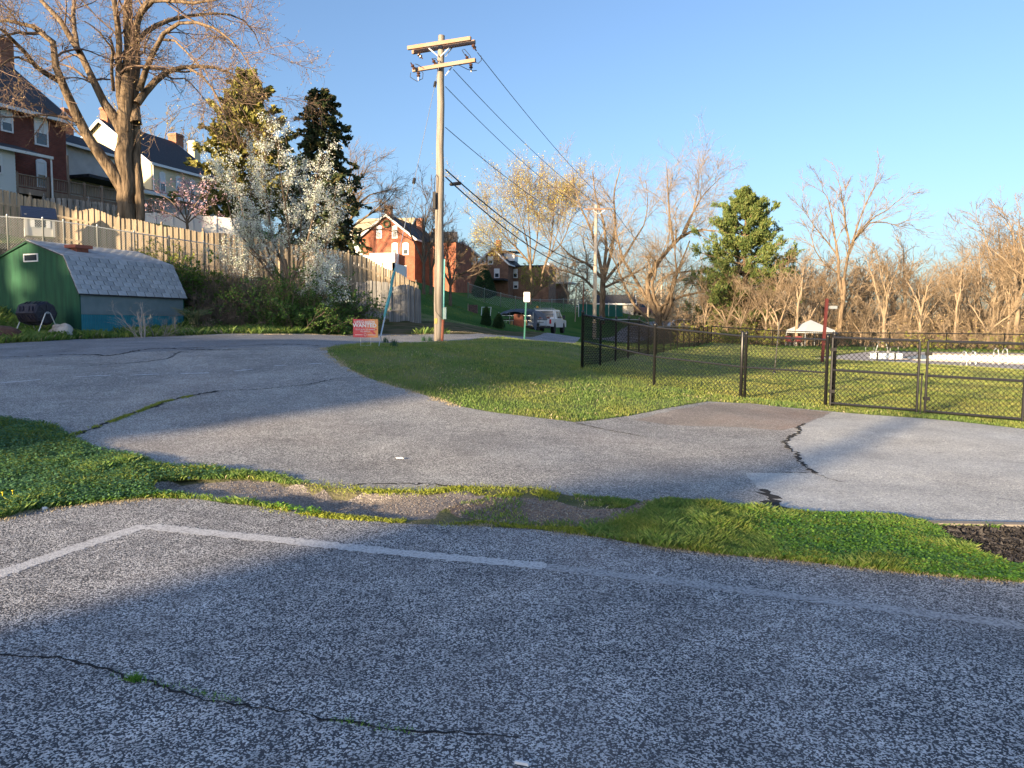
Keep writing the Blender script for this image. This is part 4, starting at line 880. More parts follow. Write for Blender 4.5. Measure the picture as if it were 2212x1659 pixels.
# --- picket fences
def prof_pts(lst, n):
    a = np.array(lst, float); s = np.linspace(a[0, 0], a[-1, 0], n); return s, np.interp(s, a[:, 0], a[:, 1]), np.interp(s, a[:, 0], a[:, 2])
def pick_mesh(w, h, t_, mat, dog=.03, name='picket'):
    mb = MB(); mb.prism([(-w / 2, 0), (w / 2, 0), (w / 2, h - dog), (w / 2 - dog, h), (-w / 2 + dog, h), (-w / 2, h - dog)], -t_ / 2, t_ / 2); return mb.mesh(name, mat)
def picket_fence(name, label, lst, h, sp, mat, scal=0, panel=0, w=None, alt=.035, jitter=0., every=0, finial=True, hvar=0, rails=(.25, .75), tb=1.2):
    P0 = P(*lst[0]); P1 = P(*lst[-1]); n = 400
    s, ty, dp = prof_pts(lst, n); W_ = np.array([tuple(P(a, b, c)) for a, b, c in zip(s, ty, dp)])
    cum = np.concatenate([[0], np.cumsum(np.hypot(*np.diff(W_[:, :2], axis=0).T))]); tot = cum[-1]; cnt = int(tot / sp)
    root = thing(name, label, 'fence', (P0.x, P0.y, P0.z - h)); me = pick_mesh(w or sp * .86, h, .02, mat)
    pts = []
    for i in range(cnt):
        q = (i + .5) * sp; x, y, z = [float(np.interp(q, cum, W_[:, j])) for j in range(3)]; x2, y2 = [float(np.interp(q + .1, cum, W_[:, j])) for j in range(2)]
        ang = math.atan2(y2 - y, x2 - x); nx, ny = math.sin(ang), -math.cos(ang); u = (q % panel) / panel if panel else 0
        dz = scal * math.sin(math.pi * u) if panel else 0
        k = alt * (1 if i % 2 else -1); pts.append((x, y, z, ang))
        o = link('picket', me, root, (x + nx * k - root.location.x, y + ny * k - root.location.y, z + dz - h + random.uniform(-hvar, hvar) - root.location.z), (random.uniform(-jitter, jitter), random.uniform(-jitter, jitter), ang + random.uniform(-jitter, jitter)))
    mb = MB(); mp_ = MB().box(-.05, -.05, -h - .3, .05, .05, .06)
    if finial: mp_.lathe([(.03, .06), (.025, .09), (.05, .13), (.045, .17), (.01, .23)], 8)
    mpm = mp_.mesh('post', mat)
    k = 0
    if panel:
        while k * panel < tot:
            q = k * panel; x, y, z = [float(np.interp(q, cum, W_[:, j])) for j in range(3)]; link('post', mpm, root, (x - root.location.x, y - root.location.y, z - root.location.z)); k += 1
    for f in rails:
        rb = MB(); L_ = [(float(np.interp(q, cum, W_[:, 0])) - root.location.x, float(np.interp(q, cum, W_[:, 1])) - root.location.y, float(np.interp(q, cum, W_[:, 2])) - h * (1 - f) - root.location.z) for q in np.arange(0, tot, 1.2)]
        for a, b in zip(L_[:-1], L_[1:]): rb.beam(a, b, .04, .085)
        part('rail', rb, mat, root)
    return root
FT = [(-40,407,29.7),(0,414,30),(50,424,30.3),(100,437,30.6),(164,457,31),(200,455,31.1),(236,467,31.2),(318,484,31.6),(400,499,32),(470,507,32.5),(536,513,33.2),(634,533,34.4),(732,545,35.4),(794,561,36),(855,591,36.3),(906,618,36.6)]
picket_fence('picket_fence', 'long cedar picket fence running down the bank, sunlit behind the shed', FT, 1.75, .115, m_cedar, scal=.10, panel=1.62, w=.106, alt=.018)
picket_fence('board_fence', 'low leaning grey board fence at the foot of the bank behind the red sign', [(772, 612, 35.2), (800, 606, 35.2), (838, 610, 35.3), (848, 620, 35.4), (880, 613, 35.4), (912, 627, 35.5)], 1.72, .112, m_oldw, scal=0, panel=1.55, w=.105, alt=.008, jitter=.02, finial=False, hvar=.02)
picket_fence('picket_fence', 'shaded picket fence standing behind, between the deck and the maple trunk', [(95, 428, 35), (160, 432, 35.2), (215, 438, 35.6), (262, 449, 36)], 1.7, .125, m_oldw, scal=.06, panel=1.9, w=.11)
# --- white vinyl fences
def vinyl(name, label, lst, hs_, panels):
    a = [P(x, y, d) for x, y, d in lst]; root = thing(name, label, 'fence', (a[0].x, a[0].y, a[0].z - hs_[0]))
    n = panels; o0 = root.location
    for i in range(n):
        f0, f1 = i / n, (i + 1) / n; seg = len(a) - 1
        def at(f): k = min(int(f * seg), seg - 1); return a[k].lerp(a[k + 1], f * seg - k)
        p, q = at(f0), at(f1); h0 = hs_[0] + (hs_[1] - hs_[0]) * f0; h1 = hs_[0] + (hs_[1] - hs_[0]) * f1
        n2 = (q - p).cross(Vector((0, 0, 1))).normalized() * .025
        v = [p - o0 - n2, q - o0 - n2, q - o0 - n2 - Vector((0, 0, h1)), p - o0 - n2 - Vector((0, 0, h0))]; v += [x + n2 * 2 for x in v]
        part('panel', MB().add([tuple(x) for x in v], [(3, 2, 1, 0), (4, 5, 6, 7), (0, 1, 5, 4), (1, 2, 6, 5), (2, 3, 7, 6), (3, 0, 4, 7)]), m_vinyl, root)
        part('post', MB().box(-.065, -.065, -h0 - .2, .065, .065, .08), m_vinyl, root).location = p - o0
        part('rail', MB().beam(tuple(p - o0), tuple(q - o0), .07, .09), m_vinyl, root)
    part('post', MB().box(-.065, -.065, -hs_[1] - .2, .065, .065, .08), m_vinyl, root).location = a[-1] - o0
vinyl('vinyl_fence', 'white vinyl privacy fence behind the pink tree', [(298, 461, 37), (390, 465, 37.4), (515, 474, 38)], (1.5, 1.3), 5)
vinyl('vinyl_fence', 'white vinyl fence stepping down beside the orange brick house', [(742, 541, 41), (800, 555, 40.7), (850, 570, 40.5)], (.7, .8), 3)
vinyl('vinyl_fence', 'short end run of white vinyl fence nearest the utility pole', [(850, 570, 40.5), (868, 574, 41), (876, 577, 41.5)], (.95, .9), 1)

# --- chain link
def chain_panel(mb, A_, B_, h, pitch=.06, r=.0028, z0=.05):
    """diagonal wires in the upright plane over A_-B_ (feet)"""
    L_ = math.hypot(B_.x - A_.x, B_.y - A_.y); d = (B_ - A_) / L_; H = h - z0; r2 = pitch * 1.2
    V_ = []; st = pitch * 1.414
    for sgn in (1, -1):
        c = -H if sgn == 1 else 0
        end = L_ if sgn == 1 else L_ + H
        k = c
        while k < end:
            if sgn == 1: u0, u1 = k, k + H
            else: u0, u1 = k, k - H
            z_0, z_1 = z0, h
            def clip(u0, z_0, u1, z_1):
                if u0 == u1: return None
                t0_, t1_2 = 0., 1.
                for lo_, hi_ in ((0, L_),):
                    for bound, side in ((lo_, 1), (hi_, -1)):
                        f0 = (u0 - bound) * side; f1 = (u1 - bound) * side
                        if f0 < 0 and f1 < 0: return None
                        if f0 < 0: t0_ = max(t0_, f0 / (f0 - f1))
                        elif f1 < 0: t1_2 = min(t1_2, f0 / (f0 - f1))
                if t1_2 - t0_ < .02: return None
                return (u0 + (u1 - u0) * t0_, z_0 + (z_1 - z_0) * t0_, u0 + (u1 - u0) * t1_2, z_0 + (z_1 - z_0) * t1_2)
            c_ = clip(u0, z_0, u1, z_1)
            if c_: V_.append(((A_ + d * c_[0]) + Vector((0, 0, c_[1])), (A_ + d * c_[2]) + Vector((0, 0, c_[3]))))
            k += st
    pa = np.array([[tuple(a), tuple(b)] for a, b in V_]); v, f = tubes_np(pa, np.full((len(pa), 2), r), 4); mb.append((v, f))
def chain_fence(name, label, feet, h, mat, pr=.03, mids=True, pitch=.06, wr=.0028, top=True, off=None, toprail=.02, skip=()):
    root = thing(name, label, 'fence', feet[0]); o0 = feet[0]; lst = []
    for i, p in enumerate(feet):
        q = p - o0
        if i not in skip: part('post', MB().lathe([(pr, -.15), (pr, h + .02), (pr * 1.25, h + .03), (pr * .9, h + .07), (.005, h + .09)], 10), mat, root, True).location = q
        if i + 1 < len(feet):
            b = feet[i + 1] - o0
            if top: part('top_rail', MB().tube([q + Vector((0, 0, h - .02)), b + Vector((0, 0, h - .02))], toprail, 8), mat, root)
            if mids: part('mid_rail', MB().tube([q + Vector((0, 0, h * .5)), b + Vector((0, 0, h * .5))], toprail * .85, 8), mat, root)
            chain_panel(lst, q, b, h, pitch, wr)
    v, f = join_np(lst); o = link('chain_mesh', np_mesh('chain_mesh', v, f, m_blackm if mat is m_black else mat), root); o['kind'] = 'stuff'
    return root
ft = []
for px, py, d in [(-30, 465, 27.6), (15, 467, 27.8), (92, 473, 28.0), (137, 478, 28.2), (210, 489, 28.6), (290, 502, 29), (365, 513, 29.4), (440, 524, 29.9), (520, 538, 30.5)]:
    q = P(px, py, d); ft.append(q - Vector((0, 0, 1.25)))
chain_fence('wire_fence', 'galvanised chain-link fence in front of the playhouse and cedar pickets', ft, 1.25, m_galv, mids=False, pitch=.065, wr=.003)

# --- houses
class Plane:
    def __init__(s, O, e): s.O = O; s.e = Vector((e[0], e[1], 0)).normalized(); s.n = Vector((s.e.y, -s.e.x, 0))
    def hit(s, px, py, shift=0.):
        d = Vector([float(v) for v in rays(px, py)]); c = Vector((0, 0, CAM_Z)); O2 = s.O + s.n * shift
        t = (O2 - c).dot(s.n) / d.dot(s.n); p = c + d * t; return (p - s.O).dot(s.e), p.z
def box_wall(root, x0, x1, y0, y1, z0, z1, mat, name='wall'): return part(name, MB().box(x0, y0, z0, x1, y1, z1), mat, root)
def add_window(root, u0, u1, z0, z1, y=0., arch=False, blind=.5, fr=.09, name='window', sash=True, face='-y'):
    def T(mb): return mb
    rotm = {'-y': Matrix.Identity(4), 'x': Matrix.Rotation(R(90), 4, 'Z'), '-x': Matrix.Rotation(R(-90), 4, 'Z')}[face]
    if face == '-y': loc = (0, y, 0)
    def bx(mb, a0, b0, c0, a1, b1, c1): mb.box(a0, b0, c0, a1, b1, c1)
    mb = MB(); bx(mb, u0, -.07, z0 - fr, u1, .0, z0); bx(mb, u0, -.06, z1, u1, .0, z1 + fr); bx(mb, u0 - fr, -.06, z0 - fr, u0, .0, z1 + fr); bx(mb, u1, -.06, z0 - fr, u1 + fr, .0, z1 + fr)
    if sash: bx(mb, u0, -.045, (z0 + z1) / 2 - .03, u1, -.012, (z0 + z1) / 2 + .03)
    if arch: mb.prism([(u0 - fr, z1 + fr), (u1 + fr, z1 + fr), (u1, z1 + fr + .09), ((u0 + u1) / 2, z1 + fr + .15), (u0, z1 + fr + .09)], -.06, 0)
    w = part(name, mb, m_white, root); w.location = (0, y, 0) if face == '-y' else (y, 0, 0); w.rotation_euler = (0, 0, {'-y': 0, 'x': R(90), '-x': R(-90)}[face])
    part('pane', MB().box(u0, -.02, z0, u1, -.003, z1), m_glass, w)
    if blind: part('blind', MB().box(u0, -.03, z1 - (z1 - z0) * blind, u1, -.021, z1), m_blind, w)
    return w
def gable_roof(root, x0, x1, y0, y1, ze, zr, mat, axis='x', oh=.35, th=.14, name='roof', trim=True):
    mb = MB(); tb = MB()
    if axis == 'x':
        ym = (y0 + y1) / 2; sl = (zr - ze) / (ym - y0)
        for s, ya in ((1, y0), (-1, y1)):
            pts_ = [(x0 - oh, ya - s * oh, ze - sl * oh), (x1 + oh, ya - s * oh, ze - sl * oh), (x1 + oh, ym, zr), (x0 - oh, ym, zr)]
            v = [(a, b, c + .02) for a, b, c in pts_] + [(a, b, c + th + .02) for a, b, c in pts_]
            mb.add(v, [(0, 1, 2, 3), (7, 6, 5, 4), (0, 4, 5, 1), (1, 5, 6, 2), (2, 6, 7, 3), (3, 7, 4, 0)])
            tb.box(x0 - oh, ya - s * (oh + .10), ze - sl * oh - .06, x1 + oh, ya - s * (oh + .005), ze - sl * oh + .14)
            for xx in (x0 - oh - .05, x1 + oh + .05): tb.beam((xx, ya - s * oh, ze - sl * oh + .02), (xx, ym, zr + .02), .06, .22)
    else:
        xm = (x0 + x1) / 2; sl = (zr - ze) / (xm - x0)
        for s, xa in ((1, x0), (-1, x1)):
            pts_ = [(xa - s * oh, y0 - oh, ze - sl * oh), (xa - s * oh, y1 + oh, ze - sl * oh), (xm, y1 + oh, zr), (xm, y0 - oh, zr)]
            v = [(a, b, c + .02) for a, b, c in pts_] + [(a, b, c + th + .02) for a, b, c in pts_]
            mb.add(v, [(0, 3, 2, 1), (4, 5, 6, 7), (0, 1, 5, 4), (1, 2, 6, 5), (2, 3, 7, 6), (3, 0, 4, 7)])
            tb.box(min(xa - s * (oh + .1), xa - s * (oh + .005)), y0 - oh, ze - sl * oh - .06, max(xa - s * (oh + .1), xa - s * (oh + .005)), y1 + oh, ze - sl * oh + .14)
            for yy in (y0 - oh - .05,): tb.beam((xa - s * oh, yy, ze - sl * oh + .02), (xm, yy, zr + .02), .06, .26)
    r_ = part(name, mb, mat, root)
    if trim: part('fascia', tb, m_white, r_)
    return r_
def gable_wall(root, x0, x1, y0, y1, z0, ze, zr, mat, axis='x'):
    mb = MB()
    if axis == 'x': mb.prism([(y0, z0), (y1, z0), (y1, ze), ((y0 + y1) / 2, zr), (y0, ze)], x0, x1, axis='x')
    else: mb.prism([(x0, z0), (x1, z0), (x1, ze), ((x0 + x1) / 2, zr), (x0, ze)], y0, y1)
    return part('wall', mb, mat, root)
def chimney(roof, x, y, z0, z1, w, mat, cap=None):
    mb = MB().box(x - w / 2, y - w / 2, z0, x + w / 2, y + w / 2, z1).box(x - w / 2 - .06, y - w / 2 - .06, z1 - .22, x + w / 2 + .06, y + w / 2 + .06, z1 - .08); return part('chimney', mb, mat, roof)

# brick house at the left edge
O = P(0, 224, 44); pl = Plane(O, (.45, .893)); rz_ = math.atan2(pl.e.y, pl.e.x)
h1 = thing('brick_house', 'dark red brick house with a steep black roof at the left edge', 'house', (O.x, O.y, 0), rz_)
xe = pl.hit(141, 265)[0]; ze = O.z + .05
gable_wall(h1, -9, xe, 0, 13, 7, ze, 18.6, m_brick)
rf1 = gable_roof(h1, -9, xe, 0, 13, ze, 18.6, m_dkroof, oh=.4)
chimney(rf1, pl.hit(8, 160, -6.3)[0], 6.3, 17, 20.2, .9, m_brick4)
for (x0, x1, y0, y1) in ((77, 100, 262, 312), (4, 24, 246, 282), (81, 97, 352, 402)):
    u0, za = pl.hit(x0, (y0 + y1) / 2); u1, _ = pl.hit(x1, (y0 + y1) / 2); xm = (x0 + x1) / 2; _, zt = pl.hit(xm, y0); _, zb = pl.hit(xm, y1)
    add_window(h1, u0, u1, zb, zt, -.002, arch=True)
def wpx(root, plane, rects, y, **k):
    for (x0, x1, y0, y1) in rects:
        u0 = plane.hit(x0, (y0 + y1) / 2, -y)[0]; u1 = plane.hit(x1, (y0 + y1) / 2, -y)[0]; xm = (x0 + x1) / 2; zt = plane.hit(xm, y0, -y)[1]; zb = plane.hit(xm, y1, -y)[1]
        add_window(root, u0, u1, zb, zt, y - .002, **k)
# annex with clapboards, porch roof
ya = -3.0; ua = pl.hit(33, 370, 3.0)[0]; zt = pl.hit(16, 325, 3.0)[1]; zb = 7.4
an = box_wall(h1, -9, ua, ya, -.003, zb, zt, m_siding, 'annex')
nb = int((zt - zb) / .2)
cm = MB().beam((-4, 0, 0), (ua, 0, 0), .025, .185, up=(0, -.12, 1)).mesh('clapboard', m_siding)
for i in range(nb): link('clapboard', cm, an, (0, ya - .018, zb + .1 + i * .2))
wpx(h1, pl, [(-6, 1, 335, 372)], ya - .04, blind=.6)
u1 = pl.hit(109, 345, 3.2)[0]; zl = pl.hit(60, 334, 3.2)[1]
mb = MB(); v = [(-9, -3.3, zl), (u1, -3.3, zl), (u1, -.01, zl + .95), (-9, -.01, zl + .95)]
mb.add(v + [(a, b, c + .12) for a, b, c in v], [(3, 2, 1, 0), (4, 5, 6, 7), (0, 1, 5, 4), (1, 2, 6, 5), (2, 3, 7, 6), (3, 0, 4, 7)]); pr_ = part('porch_roof', mb, m_dkroof, h1)
part('gutter', MB().box(-9, -3.42, zl - .02, u1 + .05, -3.31, zl + .13), m_white, pr_)
zd = pl.hit(60, 410, 3.0)[1]
part('downpipe', MB().tube([(u1 - .05, -3.3, zl), (u1 - .05, -3.35, zl - .2), (u1 - .05, -3.35, zd - .9), (u1 - .3, -3.35, zd - 1.1)], .05, 8), m_white, h1)
part('doorway', MB().box(ua + .25, -.05, zd, ua + 1.05, -.004, zd + 2.1), m_glass, h1)
# --- decks
def deck(name, label, plane, px0, px1, top0, floor0, dshift, depth, nb, posts, zoff=0.):
    u0, zt = plane.hit(px0, top0, dshift); u1, _ = plane.hit(px1, top0, dshift); _, zf_ = plane.hit(px0, floor0, dshift)
    t = thing(name, label, 'deck', (plane.O.x, plane.O.y, 0), math.atan2(plane.e.y, plane.e.x)); y = -dshift
    part('floor', MB().box(u0, y + .05, zf_ - .12, u1, y + depth, zf_), m_decky, t); part('joist', MB().box(u0, y, zf_ - .30, u1, y + .045, zf_ + .02), m_decky, t)
    part('top_rail', MB().box(u0, y - .03, zt - .05, u1, y + .1, zt), m_decky, t); part('bottom_rail', MB().box(u0, y + .01, zf_ + .08, u1, y + .05, zf_ + .16), m_decky, t)
    me = MB().box(-.017, y + .055, zf_ + .16, .017, y + .09, zt - .05).mesh('baluster', m_decky)
    for i in range(nb): link('baluster', me, t, (u0 + (u1 - u0) * (i + .5) / nb, 0, 0))
    pm = MB().box(-.06, y - .04, 6.0, .06, y + .08, zt + .08).mesh('post', m_decky)
    for f in posts: link('post', pm, t, (u0 + (u1 - u0) * f, 0, 0))
    return t, u0, u1, zf_, zt
deck('deck', 'wooden porch deck with balusters on the brick house', pl, 36, 104, 373.5, 404, 3.0, 2.9, 18, (0, .98))
pb2 = Plane(P(112, 385, 43.5), (.45, .893))
t, u0, u1, zf_, zt = deck('deck', 'long brown wooden deck between the brick house and the maple trunk', pb2, 112, 254, 385, 415, 0, 2.6, 40, (0, .24, .47, .74, .99))
part('tall_post', MB().box(u0 + (u1 - u0) * .24 - .05, 0, zt, u0 + (u1 - u0) * .24 + .05, .1, zt + 1.5), m_decky, t)
pb3 = Plane(P(306, 435, 44), (.45, .893))
deck('deck', 'dark deck railing just right of the maple trunk', pb3, 296, 350, 428, 455, 0, 2, 14, (0, .5, .99))
# --- grey stucco wing house
O = P(139, 311, 50); p2 = Plane(O, (.31, .95))
h2 = thing('stucco_house', 'grey stucco house wing with black roof between the brick house and the maple', 'house', (O.x, O.y, 0), math.atan2(p2.e.y, p2.e.x))
ue = p2.hit(268, 345)[0]; zE = O.z
box_wall(h2, -.3, ue, 0, 5, 7.5, zE, m_stucco)
mb = MB(); zz_ = p2.hit(139, 290, -2.4)[1]; v = [(-.3, -.35, zE - .05), (ue + .3, -.35, zE - .05), (ue + .3, 2.5, zz_), (-.3, 2.5, zz_)]
mb.add(v + [(a, b, c + .12) for a, b, c in v], [(3, 2, 1, 0), (4, 5, 6, 7), (0, 1, 5, 4), (1, 2, 6, 5), (2, 3, 7, 6), (3, 0, 4, 7)])
v = [(-.3, 2.5, zz_), (ue + .3, 2.5, zz_), (ue + .3, 5.35, zE), (-.3, 5.35, zE)]
mb.add(v + [(a, b, c + .12) for a, b, c in v], [(3, 2, 1, 0), (4, 5, 6, 7), (0, 1, 5, 4), (1, 2, 6, 5), (2, 3, 7, 6), (3, 0, 4, 7)])
r2 = part('roof', mb, m_dkroof, h2); part('gutter', MB().box(-.3, -.47, zE - .1, ue + .3, -.36, zE + .06), m_white, r2)
wpx(h2, p2, [(232, 247, 343, 368)], 0, blind=.5)
zc = p2.hit(190, 380, 1.5)[1]; part('porch_roof', MB().box(.2, -1.8, zc - .1, ue, -.01, zc + .1), m_dkroof, h2)
part('downpipe', MB().tube([(.05, -.1, zE), (.05, -.1, 9)], .05, 6), m_white, h2)
tagc = chimney(r2, p2.hit(141, 275, -8)[0], 8, 16.0, 18.2, .8, m_brick4)
# --- cream house
O = P(326, 350, 62); p3 = Plane(O, (.34, .94)); h3 = thing('cream_house', 'long cream stucco house with black roof and two chimneys', 'house', (O.x, O.y, 0), math.atan2(p3.e.y, p3.e.x))
ue = p3.hit(470, 388)[0]; zE = O.z; zR = zE + 3.7
gable_wall(h3, 0, ue, 0, 10.4, 8, zE, zR, m_cream); r3 = gable_roof(h3, 0, ue, 0, 10.4, zE, zR, m_dkroof, oh=.3)
wpx(h3, p3, [(346, 355, 377, 414), (381, 389.5, 386, 420), (411, 419, 394, 425), (442.5, 449, 402, 433)], 0, arch=True)
add_window(h3, -4.2, -3.4, zE + .2, zE + 1.5, -.002, face='-x', blind=.8)
chimney(r3, .6, 5.2, zR - .3, zR + 1.25, .8, m_brick4); chimney(r3, p3.hit(380, 305, -5.2)[0], 5.2, zR - .6, zR + .9, .95, m_brick4)
chimney(r3, p3.hit(419, 310, -6.5)[0] , 6.5, zR - 1.5, zR + 1.2, .8, m_cream)
part('downpipe', MB().tube([(.1, -.12, zE), (.1, -.12, zE - 5)], .05, 6), m_white, h3)
zc = p3.hit(430, 442, 3.0)[1]; mb = MB(); v = [(-4.0, -3.3, zc), (ue + 3, -3.3, zc), (ue + 3, -.01, zc + .9), (-4.0, -.01, zc + .9)]
mb.add(v + [(a, b, c + .12) for a, b, c in v], [(3, 2, 1, 0), (4, 5, 6, 7), (0, 1, 5, 4), (1, 2, 6, 5), (2, 3, 7, 6), (3, 0, 4, 7)]); pr_ = part('porch_roof', mb, m_dkroof, h3)
part('fascia', MB().box(-4, -3.45, zc - .08, ue + 3, -3.31, zc + .16), m_white, pr_); box_wall(h3, -3.5, ue + 2.5, -2.8, -.02, 8, zc, m_stucco, 'lower_wall')
# --- orange brick gable house
O = P(774, 517, 105); p4 = Plane(O, (.975, -.22)); h4 = thing('brick_house', 'orange brick house with a wreath high on its sunlit gable', 'house', (O.x, O.y, 0), math.atan2(p4.e.y, p4.e.x))
ue = p4.hit(896, 517)[0]; zE = O.z; zR = p4.hit(834, 465)[1]
gable_wall(h4, 0, ue, 0, 14, 5, zE, zR, m_brick2, 'y'); r4 = gable_roof(h4, 0, ue, 0, 14, zE, zR, m_dkroof, 'y', oh=.35)
Z3 = lambda *q: (q[0] / 4.08 + 426, q[1] / 4.08 + 426, q[2] / 4.08 + 387.3, q[3] / 4.08 + 387.3)
wpx(h4, p4, [Z3(1588, 1620, 425, 512), Z3(1725, 1757, 425, 512), Z3(1725, 1760, 575, 660), Z3(1820, 1855, 575, 658), Z3(1426, 1446, 585, 630)], 0, arch=True, fr=.14)
u, z = p4.hit(*[1672 / 4.08 + 426, 395 / 4.08 + 387.3]); wm = MB(); ring_ = [(u + .45 * math.cos(a), -.12, z + .45 * math.sin(a)) for a in np.linspace(0, 6.283, 17)]
wm.tube(ring_, .13, 6, cap=False); part('wreath', wm, M('wreath_green', (.03, .07, .03), .9, (.07, .10, .05), 12, 3), h4)
chimney(r4, ue / 2, .9, zR - .4, zR + 1.4, .9, m_brick4); chimney(r4, ue / 2 + 1.2, 10.5, zR - 1.2, zR + 1.0, .9, m_brick4); chimney(r4, ue / 2 + 3.0, 13.2, zR - 2.6, zR - .2, 1.0, m_brick4)
part('porch', MB().box(p4.hit(808, 555)[0], -1.6, 5, p4.hit(862, 555)[0], -.01, p4.hit(835, 549)[1]), m_white, h4)
box_wall(h4, ue + .01, ue + 5, 3, 11, 5, zE - .2, m_brick2, 'wing_wall')
mb = MB(); v = [(ue - .2, 2.6, zE - .25), (ue + 5.4, 2.6, zE - .25), (ue + 4, 7, zE + 1.6), (ue - .2, 7, zE + 1.6)]
mb.add(v + [(a, b, c + .12) for a, b, c in v], [(3, 2, 1, 0), (4, 5, 6, 7), (0, 1, 5, 4), (1, 2, 6, 5), (2, 3, 7, 6), (3, 0, 4, 7)]); part('wing_roof', mb, m_dkroof, h4)
wpx(h4, p4, [Z3(1962, 1996, 570, 660), Z3(1925, 1952, 755, 808)], 3, fr=.14)
# tan-roofed house behind it
O = P(758, 506, 118); p5 = Plane(O, (.98, -.2)); h5 = thing('house', 'pale house with a sunlit tan roof left of the orange brick gable', 'house', (O.x, O.y, 0), math.atan2(p5.e.y, p5.e.x))
box_wall(h5, 0, 9, 0, 8, 5, O.z, m_siding); gable_roof(h5, 0, 9, 0, 8, O.z, O.z + 2.8, M('tan_roof', (.33, .27, .18), .9, (.40, .33, .22), 8, 5), oh=.3)
# dark brick row behind the pole
O = P(963, 545, 112); p6 = Plane(O, (.95, .3)); h6 = thing('brick_house', 'brown brick house half hidden by the bare tree right of the utility pole', 'house', (O.x, O.y, 0), math.atan2(p6.e.y, p6.e.x))
ue = p6.hit(1032, 545)[0]; gable_wall(h6, 0, ue, 0, 9, 4, O.z - .3, O.z + 1.6, m_brick3, 'y'); r6 = gable_roof(h6, 0, ue, 0, 9, O.z - .3, O.z + 1.6, m_dkroof, 'y', oh=.3); chimney(r6, 2.2, 4, O.z, O.z + 2.6, .8, m_brick4)
wpx(h6, p6, [(1004, 1009, 552, 570), (1015, 1019, 553, 569), (1022, 1026, 554, 570)], 0, fr=.15)
# gabled brick house with dormer
Z5 = lambda *q: (q[0] / 4.284 + 890.7, q[1] / 4.284 + 890.7, q[2] / 4.284 + 387.3, q[3] / 4.284 + 387.3)
O = P(1030, 570, 122); p7 = Plane(O, (.97, -.24)); h7 = thing('brick_house', 'brown brick house with small dormer, its gable behind the budding tree', 'house', (O.x, O.y, 0), math.atan2(p7.e.y, p7.e.x))
ue = p7.hit(1098, 570)[0]; zE = O.z; zR = p7.hit(1062, 541)[1] + .3
gable_wall(h7, 0, ue, 0, 10, 3, zE, zR, m_brick3, 'y'); r7 = gable_roof(h7, 0, ue, 0, 10, zE, zR, m_dkroof, 'y', oh=.3); chimney(r7, ue / 2 + .6, 1.6, zR - .8, zR + 1.5, .75, m_brick4)
wpx(h7, p7, [Z5(641, 668, 722, 778), Z5(708, 740, 722, 780), Z5(766, 799, 835, 905)], 0, fr=.16)
box_wall(h7, ue + .01, ue + 6, 3.5, 10, 3, zE - .3, m_brick3, 'wing_wall'); wpx(h7, p7, [Z5(938, 967, 838, 905), Z5(942, 972, 955, 1005)], 3.5, fr=.16)
part('wing_roof', MB().box(ue - .1, 3.1, zE - .29, ue + 6.3, 10.3, zE - .05), m_dkroof, h7)
dm = part('dormer', MB().prism([(ue / 2 + .8, zE + .7), (ue + .2, zE + .7), (ue + .2, zE + 1.9), (ue / 2 + 1.2, zE + 2.1)], 3.2, 5.8), m_white, h7); part('dormer_roof', MB().box(ue / 2 + .6, 3.0, zE + 2.11, ue + .5, 6, zE + 2.35), m_dkroof, dm)
part('porch_roof', MB().box(ue - 4.2, -2.6, p7.hit(1080, 607)[1], ue, -.01, p7.hit(1080, 607)[1] + .25), m_dkroof, h7)
# white building and tan block
O = P(1172, 574, 140); p8 = Plane(O, (.95, -.3)); h8 = thing('house', 'tall white house to the right of the budding tree', 'house', (O.x, O.y, 0), math.atan2(p8.e.y, p8.e.x))
ue = p8.hit(1193, 574)[0]; gable_wall(h8, 0, ue, 0, 6, 3, O.z - .5, O.z + .4, m_siding, 'y'); gable_roof(h8, 0, ue, 0, 6, O.z - .5, O.z + .4, m_stucco, 'y', oh=.15); wpx(h8, p8, [(1184, 1188, 586, 600)], 0, fr=.15)
box_wall(h8, ue + .01, ue + 1.6, -.5, 5, 3, P(1200, 594, 140).z, m_cream, 'side_block')
part('porch_roof', MB().box(-1, -4, P(1195, 613, 136).z, 6.5, -.02, P(1195, 613, 136).z + .3), m_stucco, h8); box_wall(h8, 1, 5, -3, -.6, 3, P(1195, 613, 136).z - .01, m_brick3, 'porch_wall')
O = P(1290, 655, 95); t = thing('low_house', 'low dark-roofed building behind the green screen fence', 'house', (O.x, O.y, 0), R(-5))
box_wall(t, 0, 4.6, 0, 4, O.z - 3, O.z, m_stucco); gable_roof(t, 0, 4.6, 0, 4, O.z, O.z + 1.0, m_dkroof, oh=.3)
O = P(1205, 665, 92); t = thing('garden_shed', 'small pale garden shed behind the field fence', 'shed', (O.x, O.y, O.z - 2.2), R(-10)); box_wall(t, 0, 2.6, 0, 2, 0, 1.6, m_stucco); gable_roof(t, 0, 2.6, 0, 2, 1.6, 2.3, m_stucco, oh=.2); add_window(t, 1.5, 2.0, .7, 1.2, -.002)
